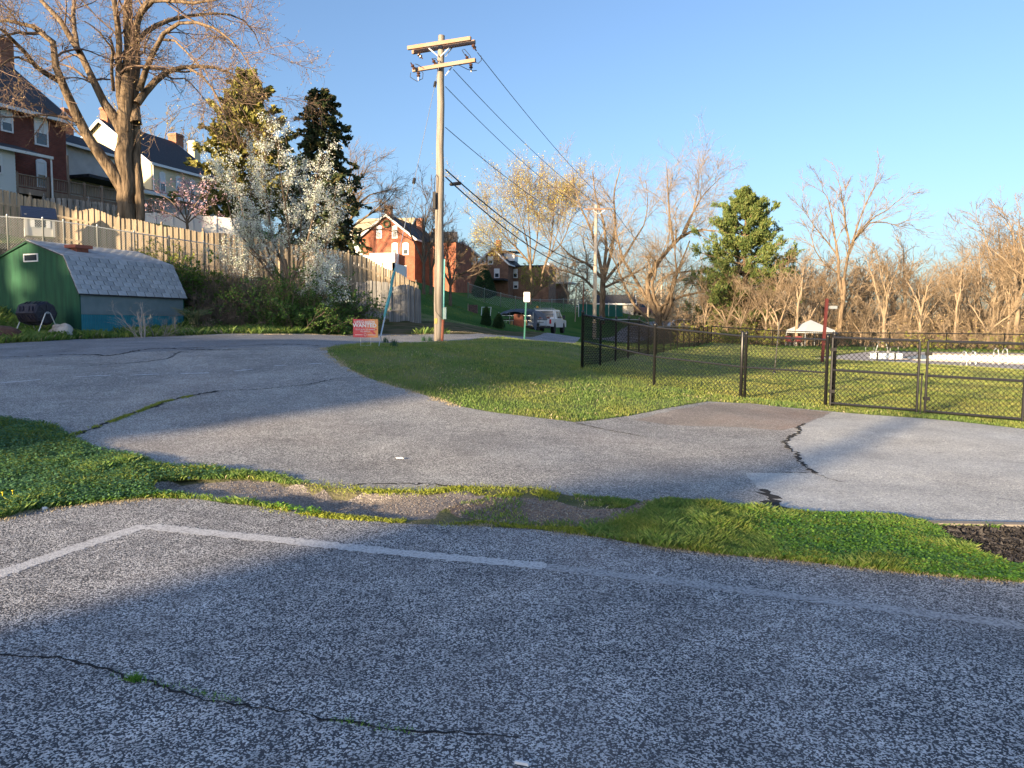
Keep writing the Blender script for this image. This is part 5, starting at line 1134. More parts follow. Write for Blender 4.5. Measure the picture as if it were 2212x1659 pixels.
# ------------------------------------------------------------------ utility pole and its lines
m_iron = M('dark_iron', (.035, .033, .033), .6, metal=.4); m_wire = M('black_cable', (.012, .012, .014), .6)
m_porc = M('brown_porcelain', (.06, .03, .02), .25); m_teal2 = M('teal_plastic', (.05, .22, .22), .6, (.10, .33, .33), 6, 4)
m_arm = M('weathered_crossarm', (.30, .16, .10), .9, (.20, .175, .15), 2.2, 8, bump=.004, bscale=20)
m_boxg = M('pale_green_box', (.28, .38, .36), .6)
pb = P(947, 737, 27); pb.z = gz(pb.x, pb.y) - .2; pt = P(953, 77, 27)
up_ = thing('utility_pole', 'tall weathered wooden utility pole with double crossarms beside the road', 'utility pole', pb)
def rel(px, py, d): return P(px, py, d) - pb
def crooked(a, b, n, w): return [a.lerp(b, i / n) + Vector((math.sin(i * 1.9) * w, math.cos(i * 2.3) * w, 0)) for i in range(n + 1)]
q = rel(953, 77, 27)
part('pole', MB().tube(crooked(Vector((0, 0, 0)), q, 14, .012), list(np.linspace(.178, .115, 15)), 16), m_poolpole, up_, True)
part('crossarm', MB().beam(rel(881, 104, 27.15), rel(1017, 83, 26.15), .10, .125), m_arm, up_, label='cracked reddish upper crossarm')
part('crossarm', MB().beam(rel(891, 113, 27.45), rel(1026, 90.5, 26.45), .10, .125), m_arm, up_)
part('crossarm', MB().beam(rel(892, 152, 27.1), rel(1027, 130, 26.1), .10, .125), m_arm, up_)
for a, b, d in (((926, 104), (946, 121), 26.8), ((977, 96), (951, 122), 26.8), ((983, 95), (962, 122), 26.9), ((984, 135), (962, 163), 26.8), ((983, 136), (962, 163), 27.3)):
    part('brace', MB().beam(rel(*a, d), rel(*b, d), .04, .012, up=(0, 1, 0)), m_galv, up_)
def insul(a, b, nm='insulator'):
    a = Vector(a); b = Vector(b); d = (b - a).normalized(); rot = d.to_track_quat('Z', 'Y').to_matrix().to_4x4(); L_ = (b - a).length
    mb = MB().lathe([(.02, 0), (.06, .02), (.07, .06), (.03, .09), (.065, .12), (.07, .15), (.025, .18), (.02, L_)], 10, Matrix.Translation(a) @ rot); part(nm, mb, m_porc, up_)
insul(rel(903, 116, 27.2), rel(913, 127, 27.2)); insul(rel(1021, 96, 26.3), rel(1029, 110, 26.5))
for x0, y0, x1, y1 in ((896, 150, 887, 135), (942, 140, 933, 126), (1013, 132, 1005, 117)): insul(rel(x0, y0, 26.9), rel(x1, y1, 26.8), 'pin_insulator')
for x0, y0, x1, y1 in ((904, 155, 904, 174), (1017, 137, 1018, 156)): insul(rel(x0, y0, 26.7), rel(x1, y1, 26.7), 'hanging_insulator')
def cable(pts, r, parent=None, name='cable', label=None, mat=m_wire, cat='cable', sag=0., group=None):
    P_ = [Vector(p) for p in pts]
    if sag and len(P_) == 2:
        a, b = P_; P_ = [a.lerp(b, t) - Vector((0, 0, sag * 4 * t * (1 - t))) for t in np.linspace(0, 1, 25)]
    o = part(name, MB().tube(P_, r, 5), mat, parent)
    if parent is None: tag(o, label, cat, group)
    return o
for pts_ in ([(887, 157), (886, 166), (893, 171), (902, 176)], [(904, 174), (913, 170), (914, 158), (909, 152)], [(1005, 120), (998, 108), (1003, 106), (1015, 120), (1020, 132), (1033, 137), (1040, 130), (1039, 120)], [(962, 142), (975, 140), (992, 141), (1010, 150), (1022, 153), (1030, 152)], [(897, 138), (903, 140), (910, 145)], [(933, 128), (940, 126), (948, 134)]):
    cable([rel(x, y, 26.75) for x, y in pts_], .012, up_, 'jumper_wire')
cable([rel(941, 450, 26.85), rel(938, 420, 26.85), rel(940, 382, 26.85), rel(944, 377, 26.85)], .014, up_, 'jumper_wire')
cb_ = rel(948, 432, 26.8)
part('terminal_box', MB().box(cb_.x - .22, cb_.y - .05, cb_.z - .30, cb_.x - .12, cb_.y + .1, cb_.z + .28), m_iron, up_)
c0 = rel(960.5, 560, 26.87); c1 = rel(958, 690, 26.87)
part('conduit', MB().tube([c0, c1], .028, 8), m_teal2, up_); b0 = rel(960.5, 664, 26.82); b1 = rel(960.5, 689, 26.82)
part('meter_box', MB().box(b1.x - .05, b1.y - .07, b1.z, b1.x + .06, b1.y + .05, b0.z), m_boxg, up_)
part('lower_conduit', MB().tube([rel(957.5, 690, 26.87), rel(955, 737, 26.87)], .05, 8), m_rust, up_)
part('ground_wire', MB().tube([rel(946, 380, 26.84), rel(942.5, 500, 26.83), rel(940, 620, 26.82), rel(941, 672, 26.82), rel(950, 684, 26.8), rel(956, 687, 26.8)], .009, 5), m_wire, up_)
part('yellow_mark', MB().add([tuple(rel(x, y, 26.815)) for x, y in ((938.5, 688), (944.5, 687), (944.2, 699), (938.3, 700))], [(0, 1, 2, 3)]), M('yellow_tag', (.45, .35, .06), .8, (.3, .24, .1), 14, 3), up_)
# far poles
def far_pole(px, pyb, pyt, d, arm, label, r=.13):
    b = P(px, pyb, d); b.z = gz(b.x, b.y); t = thing('utility_pole', label, 'utility pole', b); q = P(px + (4 if d < 70 else 2), pyt, d) - b
    part('pole', MB().tube([Vector((0, 0, -.3)), q], [r, r * .75], 10), M('pale_pole', (.42, .34, .26), .9, (.5, .42, .33), 2, 6), t, True)
    (x0, y0), (x1, y1) = arm; part('crossarm', MB().beam(P(x0, y0, d - .2) - b, P(x1, y1, d - .2) - b, .1, .13), m_arm, t)
    xm = (x0 + x1) / 2; w = (x1 - x0) * .2
    for s in (-1, 1): part('brace', MB().beam(P(xm + s * w, y0 + 1, d - .25) - b, P(xm, y0 + w * .9, d - .25) - b, .05, .02, up=(0, 1, 0)), m_white, t)
    return t
far_pole(1284, 718, 443, 58, ((1262, 452), (1325, 451)), 'pale wooden utility pole with one crossarm beyond the corner of the black fence', .17)
far_pole(1400, 690, 553, 96, ((1380, 555), (1421, 555)), 'farther small utility pole among the gnarled bare trees', .15)
far_pole(1428, 680, 568, 120, ((1418, 575), (1452, 575)), 'farthest utility pole glimpsed through the bare branches', .14)
# lines
cable([P(1031, 113, 26.6), P(1323, 447, 58)], .013, label='highest power line leaving the right crossarm tip', sag=.35)
cable([P(979, 150, 26.7), P(1308, 449, 58)], .013, label='power line leaving the middle of the lower crossarm', sag=.5)
cable([P(962, 187, 27), P(1266, 450, 58)], .013, label='power line leaving the pole below the crossarms', sag=.45)
cable([P(962, 275, 27), P(1283, 500, 58)], .014, label='single wire leaving the pole at mid height', sag=.45)
cable([P(962, 366, 27), P(1283, 572, 58)], .026, label='thick upper communication cable running to the far pole', sag=.75)
cable([P(962, 382, 27), P(1283, 590, 58)], .026, label='thick lower communication cable with a splice case', sag=.8)
sc = P(984, 397, 29.4); o = part('splice_case', MB().lathe([(.02, -.28), (.07, -.22), (.07, .22), (.02, .28)], 8, Matrix.Rotation(R(75), 4, 'Y') @ Matrix.Rotation(R(-35), 4, 'X')), m_wire, None); o.location = sc; tag(o, 'black splice case hanging on the lower communication cable', 'splice case')
for i, (a, b) in enumerate([((1322, 447), (1419, 553)), ((1266, 450), (1383, 554)), ((1283, 572), (1400, 610))]):
    cable([P(*a, 58), P(*b, 96)], .02, label=['power line from the pale pole to the next pole, right side', 'power line from the pale pole to the next pole, left side', 'communication cable between the two farther poles'][i], sag=.6)
# guy wire
ga = P(951, 130, 26.9); gb = G(817, 749); gd = thing('guy_wire', 'guy wire with a torn teal guard running down left of the utility pole', 'guy wire', gb)
pts_ = [ga - gb, P(929, 200, 26.2) - gb, P(903, 330, 25) - gb, P(879, 466, 23.4) - gb, P(855, 590, 21.8) - gb, P(837, 680, 20.6) - gb, Vector((0, 0, -.05))]
part('wire', MB().tube([(-gb + ga).lerp(Vector((0, 0, -.05)), t) for t in np.linspace(0, 1, 8)], .011, 5), m_galv, gd)
L_ = lambda t: (ga - gb).lerp(Vector((0, 0, 0)), t)
part('insulator', MB().tube([L_(.50), L_(.515)], .05, 8), m_iron, gd); part('insulator', MB().tube([L_(.105), L_(.125)], .05, 8), m_iron, gd)
gm = MB(); tt = np.linspace(.79, .925, 9); gm.tube([L_(t) + Vector((.012 * math.sin(t * 60), 0, 0)) for t in tt], [.02, .035, .042, .034, .045, .036, .046, .035, .02], 7); part('guard', gm, m_teal2, gd)
part('lower_guard', MB().tube([L_(.925), L_(.975)], .016, 6), m_galv, gd)
# ------------------------------------------------------------------ signs
m_signw = M('sign_white', (.70, .72, .73), .5)
def text(body, size, mat, parent, loc, rot=(R(90), 0, 0), name='lettering', ext=.002, align='CENTER', wide=1.0, off=0.):
    c = bpy.data.curves.new(name, 'FONT'); c.body = body; c.size = size; c.align_x = align; c.align_y = 'CENTER'; c.extrude = ext; c.offset = off; c.materials.append(mat)
    tmp = bpy.data.objects.new('tmp', c); C.objects.link(tmp); bpy.context.view_layer.update()
    me = bpy.data.meshes.new_from_object(tmp.evaluated_get(bpy.context.evaluated_depsgraph_get())); bpy.data.objects.remove(tmp); bpy.data.curves.remove(c); me.name = name
    if not me.materials: me.materials.append(mat)
    o = link(name, me, parent, loc, rot, (wide, 1, 1)); return o
sb = P(790, 750, 18.2); sb.z = gz(sb.x, sb.y); t = thing('yard_sign', 'coral and orange LIFEGUARDS WANTED yard sign on wire legs at the lawn tip', 'sign', sb, R(-4))
scw = 54.5 / F * 18.2; sch = scw * .72; zb_ = .235
def Mgrad():
    m = bpy.data.materials.new('sign_print'); m.use_nodes = True; N = m.node_tree.nodes; L = m.node_tree.links; b = N['Principled BSDF']; b.inputs['Roughness'].default_value = .5
    tc = N.new('ShaderNodeTexCoord'); sx = N.new('ShaderNodeSeparateXYZ'); L.new(tc.outputs['Generated'], sx.inputs[0]); ma = N.new('ShaderNodeMath'); ma.operation = 'MULTIPLY_ADD'
    L.new(sx.outputs[2], ma.inputs[0]); ma.inputs[1].default_value = .12; L.new(sx.outputs[0], ma.inputs[2]); cr = N.new('ShaderNodeValToRGB'); e = cr.color_ramp.elements
    e[0].position = .45; e[0].color = (.72, .085, .10, 1); e[1].position = 1.0; e[1].color = (.95, .42, .13, 1); L.new(ma.outputs[0], cr.inputs[0]); L.new(cr.outputs[0], b.inputs['Base Color']); return m
part('board', MB().box(-scw / 2, -.004, zb_, scw / 2, .004, zb_ + sch), Mgrad(), t)
part('sun_emblem', MB().prism([(scw * .12, zb_ + sch * .50), (scw * .30, zb_ + sch * .52), (scw * .47, zb_ + sch * .44), (scw * .44, zb_ + sch * .40), (scw * .30, zb_ + sch * .36), (scw * .42, zb_ + sch * .20), (scw * .36, zb_ + sch * .10), (scw * .26, zb_ + sch * .26), (scw * .18, zb_ + sch * .36)], -.0055, -.0042), M('sign_dark_red', (.62, .07, .08), .5), t)
m_sw = M('sign_lettering', (.82, .80, .80), .5)
text('LIFEGUARDS', sch * .20, m_sw, t, (-.02, -.007, zb_ + sch * .83), wide=1.0, off=.002); text('WANTED', sch * .28, m_sw, t, (-.02, -.007, zb_ + sch * .645), wide=1.08, off=.004)
text('TEXT SUN TO 464646', sch * .115, m_sw, t, (-.01, -.007, zb_ + sch * .43), wide=1.0); text('TO APPLY!', sch * .115, m_sw, t, (-.01, -.007, zb_ + sch * .315), wide=1.0)
mb = MB(); mb.tube([(.03 * math.cos(a) - .01, -.007, zb_ + sch * .14 + .03 * math.sin(a)) for a in np.linspace(0, 6.283, 15)], .004, 4, cap=False); part('ring_emblem', mb, m_sw, t)
part('small_print', MB().box(-scw * .42, -.0065, zb_ + sch * .125, -scw * .11, -.0045, zb_ + sch * .15), m_sw, t); part('small_print', MB().box(scw * .08, -.0065, zb_ + sch * .125, scw * .40, -.0045, zb_ + sch * .15), m_sw, t)
mb = MB(); part('wire_stake', MB().tube([(-.13, 0, zb_ + .1), (-.13, 0, -.1)], .004, 5).tube([(.13, 0, zb_ + .1), (.13, 0, -.1)], .004, 5).tube([(-.13, 0, .05), (0, 0, .035), (.13, 0, .05)], .004, 5), m_galv, t)
nb_ = P(1132, 729, 35); nb_.z = gz(nb_.x, nb_.y); t = thing('parking_sign', 'white NO PARKING ANY TIME sign on a green post before the pickup truck', 'sign', nb_, 0)
hp = P(1137, 631, 35).z - nb_.z; sw, sh = .30, .46
part('post', MB().beam((0.0, 0, -.2), (.09, 0, hp - .02), .07, .035, up=(0, 1, 0)), M('green_post', (.02, .11, .09), .6), t)
pl_ = MB(); c_ = .03; x0, x1, z0, z1 = .11 - sw / 2, .11 + sw / 2, hp - sh, hp
pl_.prism([(x0 + c_, z0), (x1 - c_, z0), (x1, z0 + c_), (x1, z1 - c_), (x1 - c_, z1), (x0 + c_, z1), (x0, z1 - c_), (x0, z0 + c_)], -.045, -.040); part('sign_plate', pl_, m_signw, t)
m_sr = M('red_print', (.5, .06, .06), .5); m_sg = M('grey_print', (.08, .09, .09), .5)
for w_, zz_, mt__, sz in (('NO', .86, m_sg, .12), ('PARKING', .60, m_sr, .075), ('ANY', .35, m_sg, .08), ('TIME', .15, m_sg, .08)): text(w_, sz, mt__, t, (.11, -.048, z0 + sh * zz_), wide=1.0)
# ------------------------------------------------------------------ black pool fence, gates
A0 = P(1257, 795, 17.4); A0.z = gz(A0.x, A0.y)
feet = []
for px, d in [(1257, 17.4), (1412, 15.7), (1608, 14.8), (1783, 13.9)]:
    x = (px - 1106) / F * d; feet.append(Vector((x * 1.005, d, gz(x, d))))
H = 1.27
f2 = chain_fence('chain_link_fence', 'near black chain-link fence stepping down the lawn to the gates', feet, H, m_black, pr=.03, pitch=.06, wr=.0038)
part('post', MB().lathe([(.045, -.15), (.045, H + .08), (.05, H + .09), (.02, H + .12)], 12), m_black, f2, True).location = feet[3] - feet[0] + Vector((.10, -.06, 0))
part('post', MB().lathe([(.035, -.15), (.035, H + .06), (.02, H + .09)], 12), m_black, f2, True).location = feet[2] - feet[0] + Vector((-.06, .05, 0))
mb = MB()
for k in range(5): mb.tube([feet[0] - feet[0] + Vector((-.035, 0, .25 + k * .25)), Vector((.035, 0, .25 + k * .25))], .012, 5)
feet1 = [A0]
for px, py, d in [(1296, 790, 20.2), (1329, 784, 22.3), (1356, 775, 24.2), (1379, 770, 27), (1399, 768, 30), (1417, 764, 33), (1433, 760, 36), (1448, 757, 38.5), (1462, 756, 41), (1475, 754, 43.5), (1487, 752, 46), (1498, 750, 48.5), (1508, 748, 51), (1517, 746, 53), (1526, 744, 55), (1535, 742, 57)]:
    x = (px - 1106) / F * d; feet1.append(Vector((x, d, gz(x, d))))
chain_fence('chain_link_fence', 'black chain-link fence running back beside the road to the woods', feet1, H, m_black, pr=.032, mids=False, pitch=.085, wr=.0034, toprail=.024)
feet3 = [feet1[-1]]
for x, y in [(20, 57), (24.5, 56.6), (28.5, 56), (32.5, 55.5), (36.5, 55), (40.5, 54.5), (44.5, 54)]: feet3.append(Vector((x, y, gz(x, y))))
chain_fence('chain_link_fence', 'far black chain-link fence along the foot of the woods', feet3, H, m_black, pr=.04, mids=False, pitch=.11, wr=.005, toprail=.035)
def gate(name, label, px0, d0, px1, d1, zlift=.05):
    a = Vector(((px0 - 1106) / F * d0, d0, 0)); b = Vector(((px1 - 1106) / F * d1, d1, 0)); a.z = gz(a.x, a.y) + zlift; b.z = gz(b.x, b.y) + zlift
    t = thing(name, label, 'gate', a); d = b - a; h = H - .02; up3 = Vector((0, 0, 1))
    for nm, p, q in (('frame_post', up3 * 0, up3 * h), ('frame_post', d, d + up3 * h), ('bottom_rail', up3 * .03, d + up3 * .03), ('top_rail', up3 * h, d + up3 * h), ('mid_rail', up3 * h * .52, d + up3 * h * .52)): part(nm, MB().tube([p, q], .022, 8), m_black, t)
    l = []; chain_panel(l, Vector((0, 0, 0)), d, h, .06, .0042); v, f = join_np(l); o = link('chain_mesh', np_mesh('chain_mesh', v, f, m_blackm), t); o['kind'] = 'stuff'
    for z in (.25, h - .22): part('hinge', MB().box(-.03, -.04, z - .03, .06, .03, z + .03), m_iron, t)
    return t
gate('gate', 'left leaf of the double black chain-link gate', 1797, 13.75, 1985, 12.95)
gate('gate', 'right leaf of the double black chain-link gate', 2003, 12.85, 2216, 11.95)
dr_ = Vector(((1993 - 1106) / F * 12.9, 12.9, 0)); dr_.z = gz(dr_.x, dr_.y); o = part('drop_rod', MB().tube([(0, 0, -.05), (0, 0, .72)], .014, 8).tube([(-.03, 0, .72), (.03, 0, .72)], .02, 6), m_black, None); o.location = dr_; tag(o, 'upright black drop rod between the two gate leaves', 'drop rod')
ep = Vector(((2222 - 1106) / F * 11.9, 11.9, 0)); ep.z = gz(ep.x, ep.y)
feet4 = [ep, Vector((11.2, 10.8, gz(11.2, 10.8))), Vector((14, 9.8, gz(14, 9.8)))]
# tall thin post inside the fence, red post with flood lamp
q = P(1672, 808, 22); q.z = gz(q.x, q.y); t = thing('lamp_post', 'slim black post standing on the lawn behind the near fence', 'post', q); hh = P(1681, 695, 22).z - q.z
part('pole', MB().tube([(0, 0, -.1), (.10, 0, hh)], .02, 8), m_black, t); part('foot', MB().lathe([(.07, 0), (.06, .04), (.025, .08)], 8), m_black, t)
q = P(1776, 772, 30); q.z = gz(q.x, q.y); t = thing('lamp_post', 'dark red post with a grey floodlight behind the gates', 'lamp post', q); hh = P(1782, 645, 30).z - q.z
part('pole', MB().beam((0, 0, -.1), (.10, 0, hh), .10, .10, up=(0, 1, 0)), M('dark_red_paint', (.07, .012, .012), .6), t)
zl = P(1792, 664, 30).z - q.z; part('floodlight', MB().box(.20, -.12, zl - .06, .48, .12, zl + .06).tube([(.1, 0, zl), (.2, 0, zl)], .015, 6), m_galv, t)
# ------------------------------------------------------------------ pool furniture
m_bench = M('pale_blue_bench', (.42, .48, .52), .6)
q = P(1914, 772, 37); q.z = .03; t = thing('bench', 'long pale bench with dark legs at the pool edge', 'bench', q, R(-4))
part('backrest', MB().box(-.78, -.03, .12, .78, .0, .40), m_bench, t); part('seat', MB().box(-.78, .01, .20, .78, .28, .24), m_bench, t)
for x in (-.48, .38): part('leg', MB().box(x, -.08, -.03, x + .06, -.031, .40), m_iron, t)
q = P(1905, 757, 50); q.z = .03; t = thing('picnic_table', 'round picnic table with attached benches beyond the pool bench', 'table', q, 0)
part('tabletop', MB().lathe([(.8, .74), (.8, .80), (.05, .82)], 16), m_iron, t)
for x in (-.4, .4): part('leg', MB().tube([(x * .6, 0, .74), (x * 1.1, 0, 0)], .03, 6), m_galv, t)
for a in (0, 1.57, 3.14, 4.71): part('seat', MB().box(1.1 * math.cos(a) - .25, 1.1 * math.sin(a) - .25, .42, 1.1 * math.cos(a) + .25, 1.1 * math.sin(a) + .25, .46), m_iron, t)
for a in (0, 1.57, 3.14, 4.71): part('leg', MB().tube([(1.1 * math.cos(a), 1.1 * math.sin(a), .42), (1.1 * math.cos(a), 1.1 * math.sin(a), 0), (.2 * math.cos(a), .2 * math.sin(a), .1)], .02, 6), m_galv, t)
def ladder(px, d, label, w, h, rz=0):
    q = Vector(((px - 1106) / F * d, d, .03)); t = thing('pool_ladder', label, 'pool ladder', q, rz)
    for s in (0, w): part('handrail', MB().tube([(s, .35, 0), (s, .32, h * .8), (s, .2, h), (s, .02, h * .92), (s, -.06, h * .4), (s, -.08, -.9)], .024, 8), m_galv, t)
    return t
ladder(2086, 34.0, 'left chrome pool handrail pair behind the right gate leaf', .42, .62); 
t = ladder(2155, 34.6, 'right chrome pool ladder with treads behind the right gate leaf', .42, .75)
for k in range(3): part('tread', MB().box(0, -.14, -.25 - k * .28, .42, -.04, -.22 - k * .28), m_white, t)
# chair-like frame at far right, tent
q = P(1750, 722, 62); q.z = gz(q.x, q.y); t = thing('canopy_tent', 'open white canopy tent among the bare trees behind the fence', 'tent', q, R(12))
m_tent = M('white_canvas', (.34, .36, .38), .8)
mb = MB(); hw = 1.35; v = [(-hw, -hw, 1.35), (hw, -hw, 1.35), (hw, hw, 1.35), (-hw, hw, 1.35), (0, 0, 2.2)]
mb.add(v, [(0, 1, 4), (1, 2, 4), (2, 3, 4), (3, 0, 4)]); v2 = [(-hw, -hw, 1.35), (hw, -hw, 1.35), (hw, hw, 1.35), (-hw, hw, 1.35), (-hw, -hw, 1.12), (hw, -hw, 1.12), (hw, hw, 1.12), (-hw, hw, 1.12)]
mb.add(v2, [(0, 4, 5, 1), (1, 5, 6, 2), (2, 6, 7, 3), (3, 7, 4, 0)]); part('canopy', mb, m_tent, t)
for x in (-hw, hw):
    for y in (-hw, hw): part('leg', MB().tube([(x, y, 1.3), (x, y, 0)], .035, 6), m_galv, t)
def chair(loc, rz, label, mat):
    t = thing('chair', label, 'chair', loc, rz); part('seat', MB().box(-.25, -.25, .38, .25, .25, .42), mat, t); part('backrest', MB().box(-.25, .22, .42, .25, .27, .85), mat, t)
    for x in (-.23, .23):
        for y in (-.23, .23): part('leg', MB().tube([(x, y, .38), (x, y, 0)], .02, 5), m_galv, t)
m_redch = M('red_fabric', (.14, .03, .03), .8)
chair(q + Vector((-1.9, -.6, 0)), .3, 'red folding chair left of the white canopy tent', m_redch); chair(q + Vector((-1.2, -.7, 0)), -.2, 'red folding chair at the left leg of the white canopy tent', m_redch)
# ------------------------------------------------------------------ vehicles
m_twhite = M('truck_white', (.66, .69, .72), .3, spec=.6); m_tyre = M('tyre_rubber', (.014, .014, .015), .85); m_rim = M('wheel_rim', (.35, .36, .37), .35, metal=.6)
m_trim = M('dark_bumper', (.03, .033, .037), .5); m_lamp = M('tail_lamp', (.45, .015, .02), .3); m_silver = M('silver_paint', (.42, .43, .44), .3, metal=.3)
def wheel(root, x, y, r, w, s=1):
    t = part('wheel', MB().lathe([(r * .62, -w / 2), (r * .93, -w / 2), (r, -w * .35), (r, w * .35), (r * .93, w / 2), (r * .62, w / 2)], 20, Matrix.Translation((x, y, r)) @ Matrix.Rotation(R(90), 4, 'X')), m_tyre, root, False)
    part('rim', MB().lathe([(r * .6, -w * .42), (r * .2, -w * .5), (r * .18, w * .5), (r * .6, w * .42)], 12, Matrix.Translation((x, y, r)) @ Matrix.Rotation(R(90), 4, 'X')), m_rim, t)
# local frame: x forward, y left, rear at x=0
q = P(1163, 722, 56); q.z = max(gz(q.x, q.y), q.z) + .05; ang = math.atan2(.965, .26)
tr = thing('pickup_truck', 'white crew-cab work pickup seen from behind beside the loaded trailer', 'pickup truck', q, ang)
W2 = 1.0
body = MB()
body.prism([(0, .55), (0, 1.12), (1.95, 1.12), (1.95, 1.10), (4.5, 1.10), (5.7, 1.05), (5.8, .95), (5.8, .5), (5.25, .5), (5.2, .75), (5.0, .92), (4.7, .92), (4.5, .75), (4.45, .48), (1.75, .48), (1.7, .75), (1.5, .92), (1.15, .92), (.95, .75), (.9, .52)], -W2, W2)
part('body', body, m_twhite, tr)
cb = MB(); v = []
for x, z, hw in ((2.0, 1.11, .97), (4.6, 1.11, .97), (3.9, 1.86, .80), (2.15, 1.86, .80)):
    v += [(x, -hw, z), (x, hw, z)]
cb.add(v, [(0, 1, 3, 2), (2, 3, 5, 4), (4, 5, 7, 6), (6, 7, 1, 0), (0, 2, 4, 6), (1, 7, 5, 3)]); cab = part('cab', cb, m_twhite, tr)
part('rear_window', MB().add([(2.02, -.72, 1.25), (2.02, .72, 1.25), (2.10, .64, 1.75), (2.10, -.64, 1.75)], [(0, 1, 2, 3)]), m_glass, cab)
for s in (-1, 1):
    for x0, x1, a0, a1 in ((2.3, 3.15, 2.42, 3.15), (3.25, 4.3, 3.25, 3.85)):
        part('side_window', MB().add([(x0, s * .955, 1.2), (x1, s * .955, 1.2), (a1, s * .835, 1.74), (a0, s * .835, 1.74)], [(0, 1, 2, 3), (3, 2, 1, 0)]), m_glass, cab)
    part('mirror', MB().box(4.1, s * 1.12 - .1, 1.15, 4.2, s * 1.12 + .1, 1.45).tube([(4.15, s * .9, 1.25), (4.15, s * 1.1, 1.25)], .02, 5), m_trim, tr)
    part('tail_light', MB().box(-.02, s * .91 - .07, .75, -.003, s * .91 + .07, 1.08), m_lamp, tr)
    for x in (1.32, 4.85): wheel(tr, x, s * .86, .42, .27)
part('tailgate', MB().box(-.05, -.80, .60, -.004, .80, 1.12).box(-.06, -.1, .85, -.05, .1, .93), m_twhite, tr)
part('bumper', MB().box(-.28, -.95, .40, -.06, .95, .58), m_trim, tr)
part('headboard_rack', MB().tube([(1.9, -.8, 1.1), (1.9, -.8, 1.95), (1.9, .8, 1.95), (1.9, .8, 1.1)], .03, 6).tube([(1.9, -.8, 1.5), (1.9, .8, 1.5)], .02, 6), m_galv, tr)
part('beacon', MB().lathe([(.10, 1.97), (.10, 2.08), (.04, 2.14)], 10, Matrix.Translation((1.9, .55, 0))), M('amber_lens', (.7, .28, .03), .3), tr)
part('tool_load', MB().box(.6, -.5, 1.0, 1.7, .5, 1.28).tube([(.2, -.2, 1.1), (.5, -.1, 1.55)], .05, 6).tube([(.3, .4, 1.1), (.9, .2, 1.5)], .04, 6), m_rust, tr)
q = P(1127, 724.5, 53); q.z = max(gz(q.x, q.y), q.z); tl = thing('trailer', 'open utility trailer piled with gear under a dark tarpaulin', 'trailer', q, math.atan2(.95, .30))
part('floor', MB().box(-1.3, -1.2, .42, 2.2, 1.3, .52), m_iron, tl)
part('frame', MB().tube([(-1.3, -1.2, .95), (2.2, -1.2, .95), (2.2, 1.3, .95), (-1.3, 1.3, .95), (-1.3, -1.2, .95)], .03, 6), m_iron, tl)
for x, y in ((-1.3, -1.2), (.4, -1.2), (2.2, -1.2), (-1.3, 1.3), (.4, 1.3), (2.2, 1.3), (-1.3, -.35), (-1.3, .5)): part('upright', MB().tube([(x, y, .45), (x, y, 1.45 if x < 0 else 1.0)], .022, 5), m_galv, tl)
part('tail_ramp', MB().beam((-1.32, -1.1, .5), (-1.5, -1.1, 1.2), .04, .04).beam((-1.32, 1.2, .5), (-1.5, 1.2, 1.2), .04, .04).beam((-1.5, -1.1, 1.2), (-1.5, 1.2, 1.2), .04, .04).beam((-1.4, -1.1, .85), (-1.4, 1.2, .85), .03, .03), m_galv, tl)
for s in (-1.05, 1.12): wheel(tl, .3, s + (.0), .36, .22)
part('wheel_arch', MB().box(-.15, -1.42, .74, .75, -1.18, .78), m_iron, tl)
# tarp
r = np.random.default_rng(9); n = 15; xs = np.linspace(-1.55, 1.9, n); ys = np.linspace(-1.45, 1.5, n); v = []
for i, x in enumerate(xs):
    for j, y in enumerate(ys):
        u = (i / (n - 1) - .5) * 2; w = (j / (n - 1) - .5) * 2; z = 1.62 - .35 * abs(w) ** 3 - .25 * abs(u) ** 3 + .10 * math.sin(u * 5 + w * 3) + r.normal(0, .03)
        if i < 2 and j < 4: z -= .5
        if j == 0: z -= .25
        v.append((x, y, z))
o = part('tarpaulin', MB().add(v, [(i * n + j, (i + 1) * n + j, (i + 1) * n + j + 1, i * n + j + 1) for i in range(n - 1) for j in range(n - 1)]), M('dark_tarp', (.035, .042, .055), .6, (.06, .07, .085), 2, 5), None, True); o.location = tl.location; o.rotation_euler = tl.rotation_euler; tag(o, 'dark grey tarpaulin sagging over the trailer load', 'tarpaulin')
m_card = M('tan_crate', (.38, .22, .09), .8)
for i, (x, y, s) in enumerate(((-1.1, -.55, .36), (-1.05, -.1, .42), (-1.0, .35, .34))):
    o = part('crate', MB().box(-s / 2, -s / 2, 0, s / 2, s / 2, s * 1.1).box(-s / 2 - .01, -.03, -.002, s / 2 + .01, .03, s * 1.1 + .01, 1), [m_card, m_iron], None)
    o.location = Matrix.Translation(tl.location) @ tl.rotation_euler.to_matrix().to_4x4() @ Vector((x, y, .53)); o.rotation_euler = (0, 0, ang + i * .2); tag(o, ['right strapped tan crate under the tarpaulin at the trailer tail', 'middle strapped tan crate under the tarpaulin at the trailer tail', 'left strapped tan crate under the tarpaulin at the trailer tail'][i], 'crate', 'crates on the trailer')
o = part('spare_wheel', MB().lathe([(.10, -.06), (.19, -.08), (.22, 0), (.19, .08), (.10, .06)], 14), m_tyre, None); o.location = P(1108, 694, 60); o.rotation_euler = (R(80), 0, .4); tag(o, 'small spare wheel propped high at the left of the trailer', 'wheel')
q = G(1123, 725) ; q = P(1120, 727, 49); q.z = gz(q.x, q.y); o = part('metal_cabinet', MB().box(-.33, -.25, 0, .33, .25, .86).box(-.34, -.26, .40, .34, -.251, .44), M('dark_rust', (.09, .03, .02), .9), None); o.location = q; tag(o, 'rust brown metal box standing behind the trailer', 'cabinet')
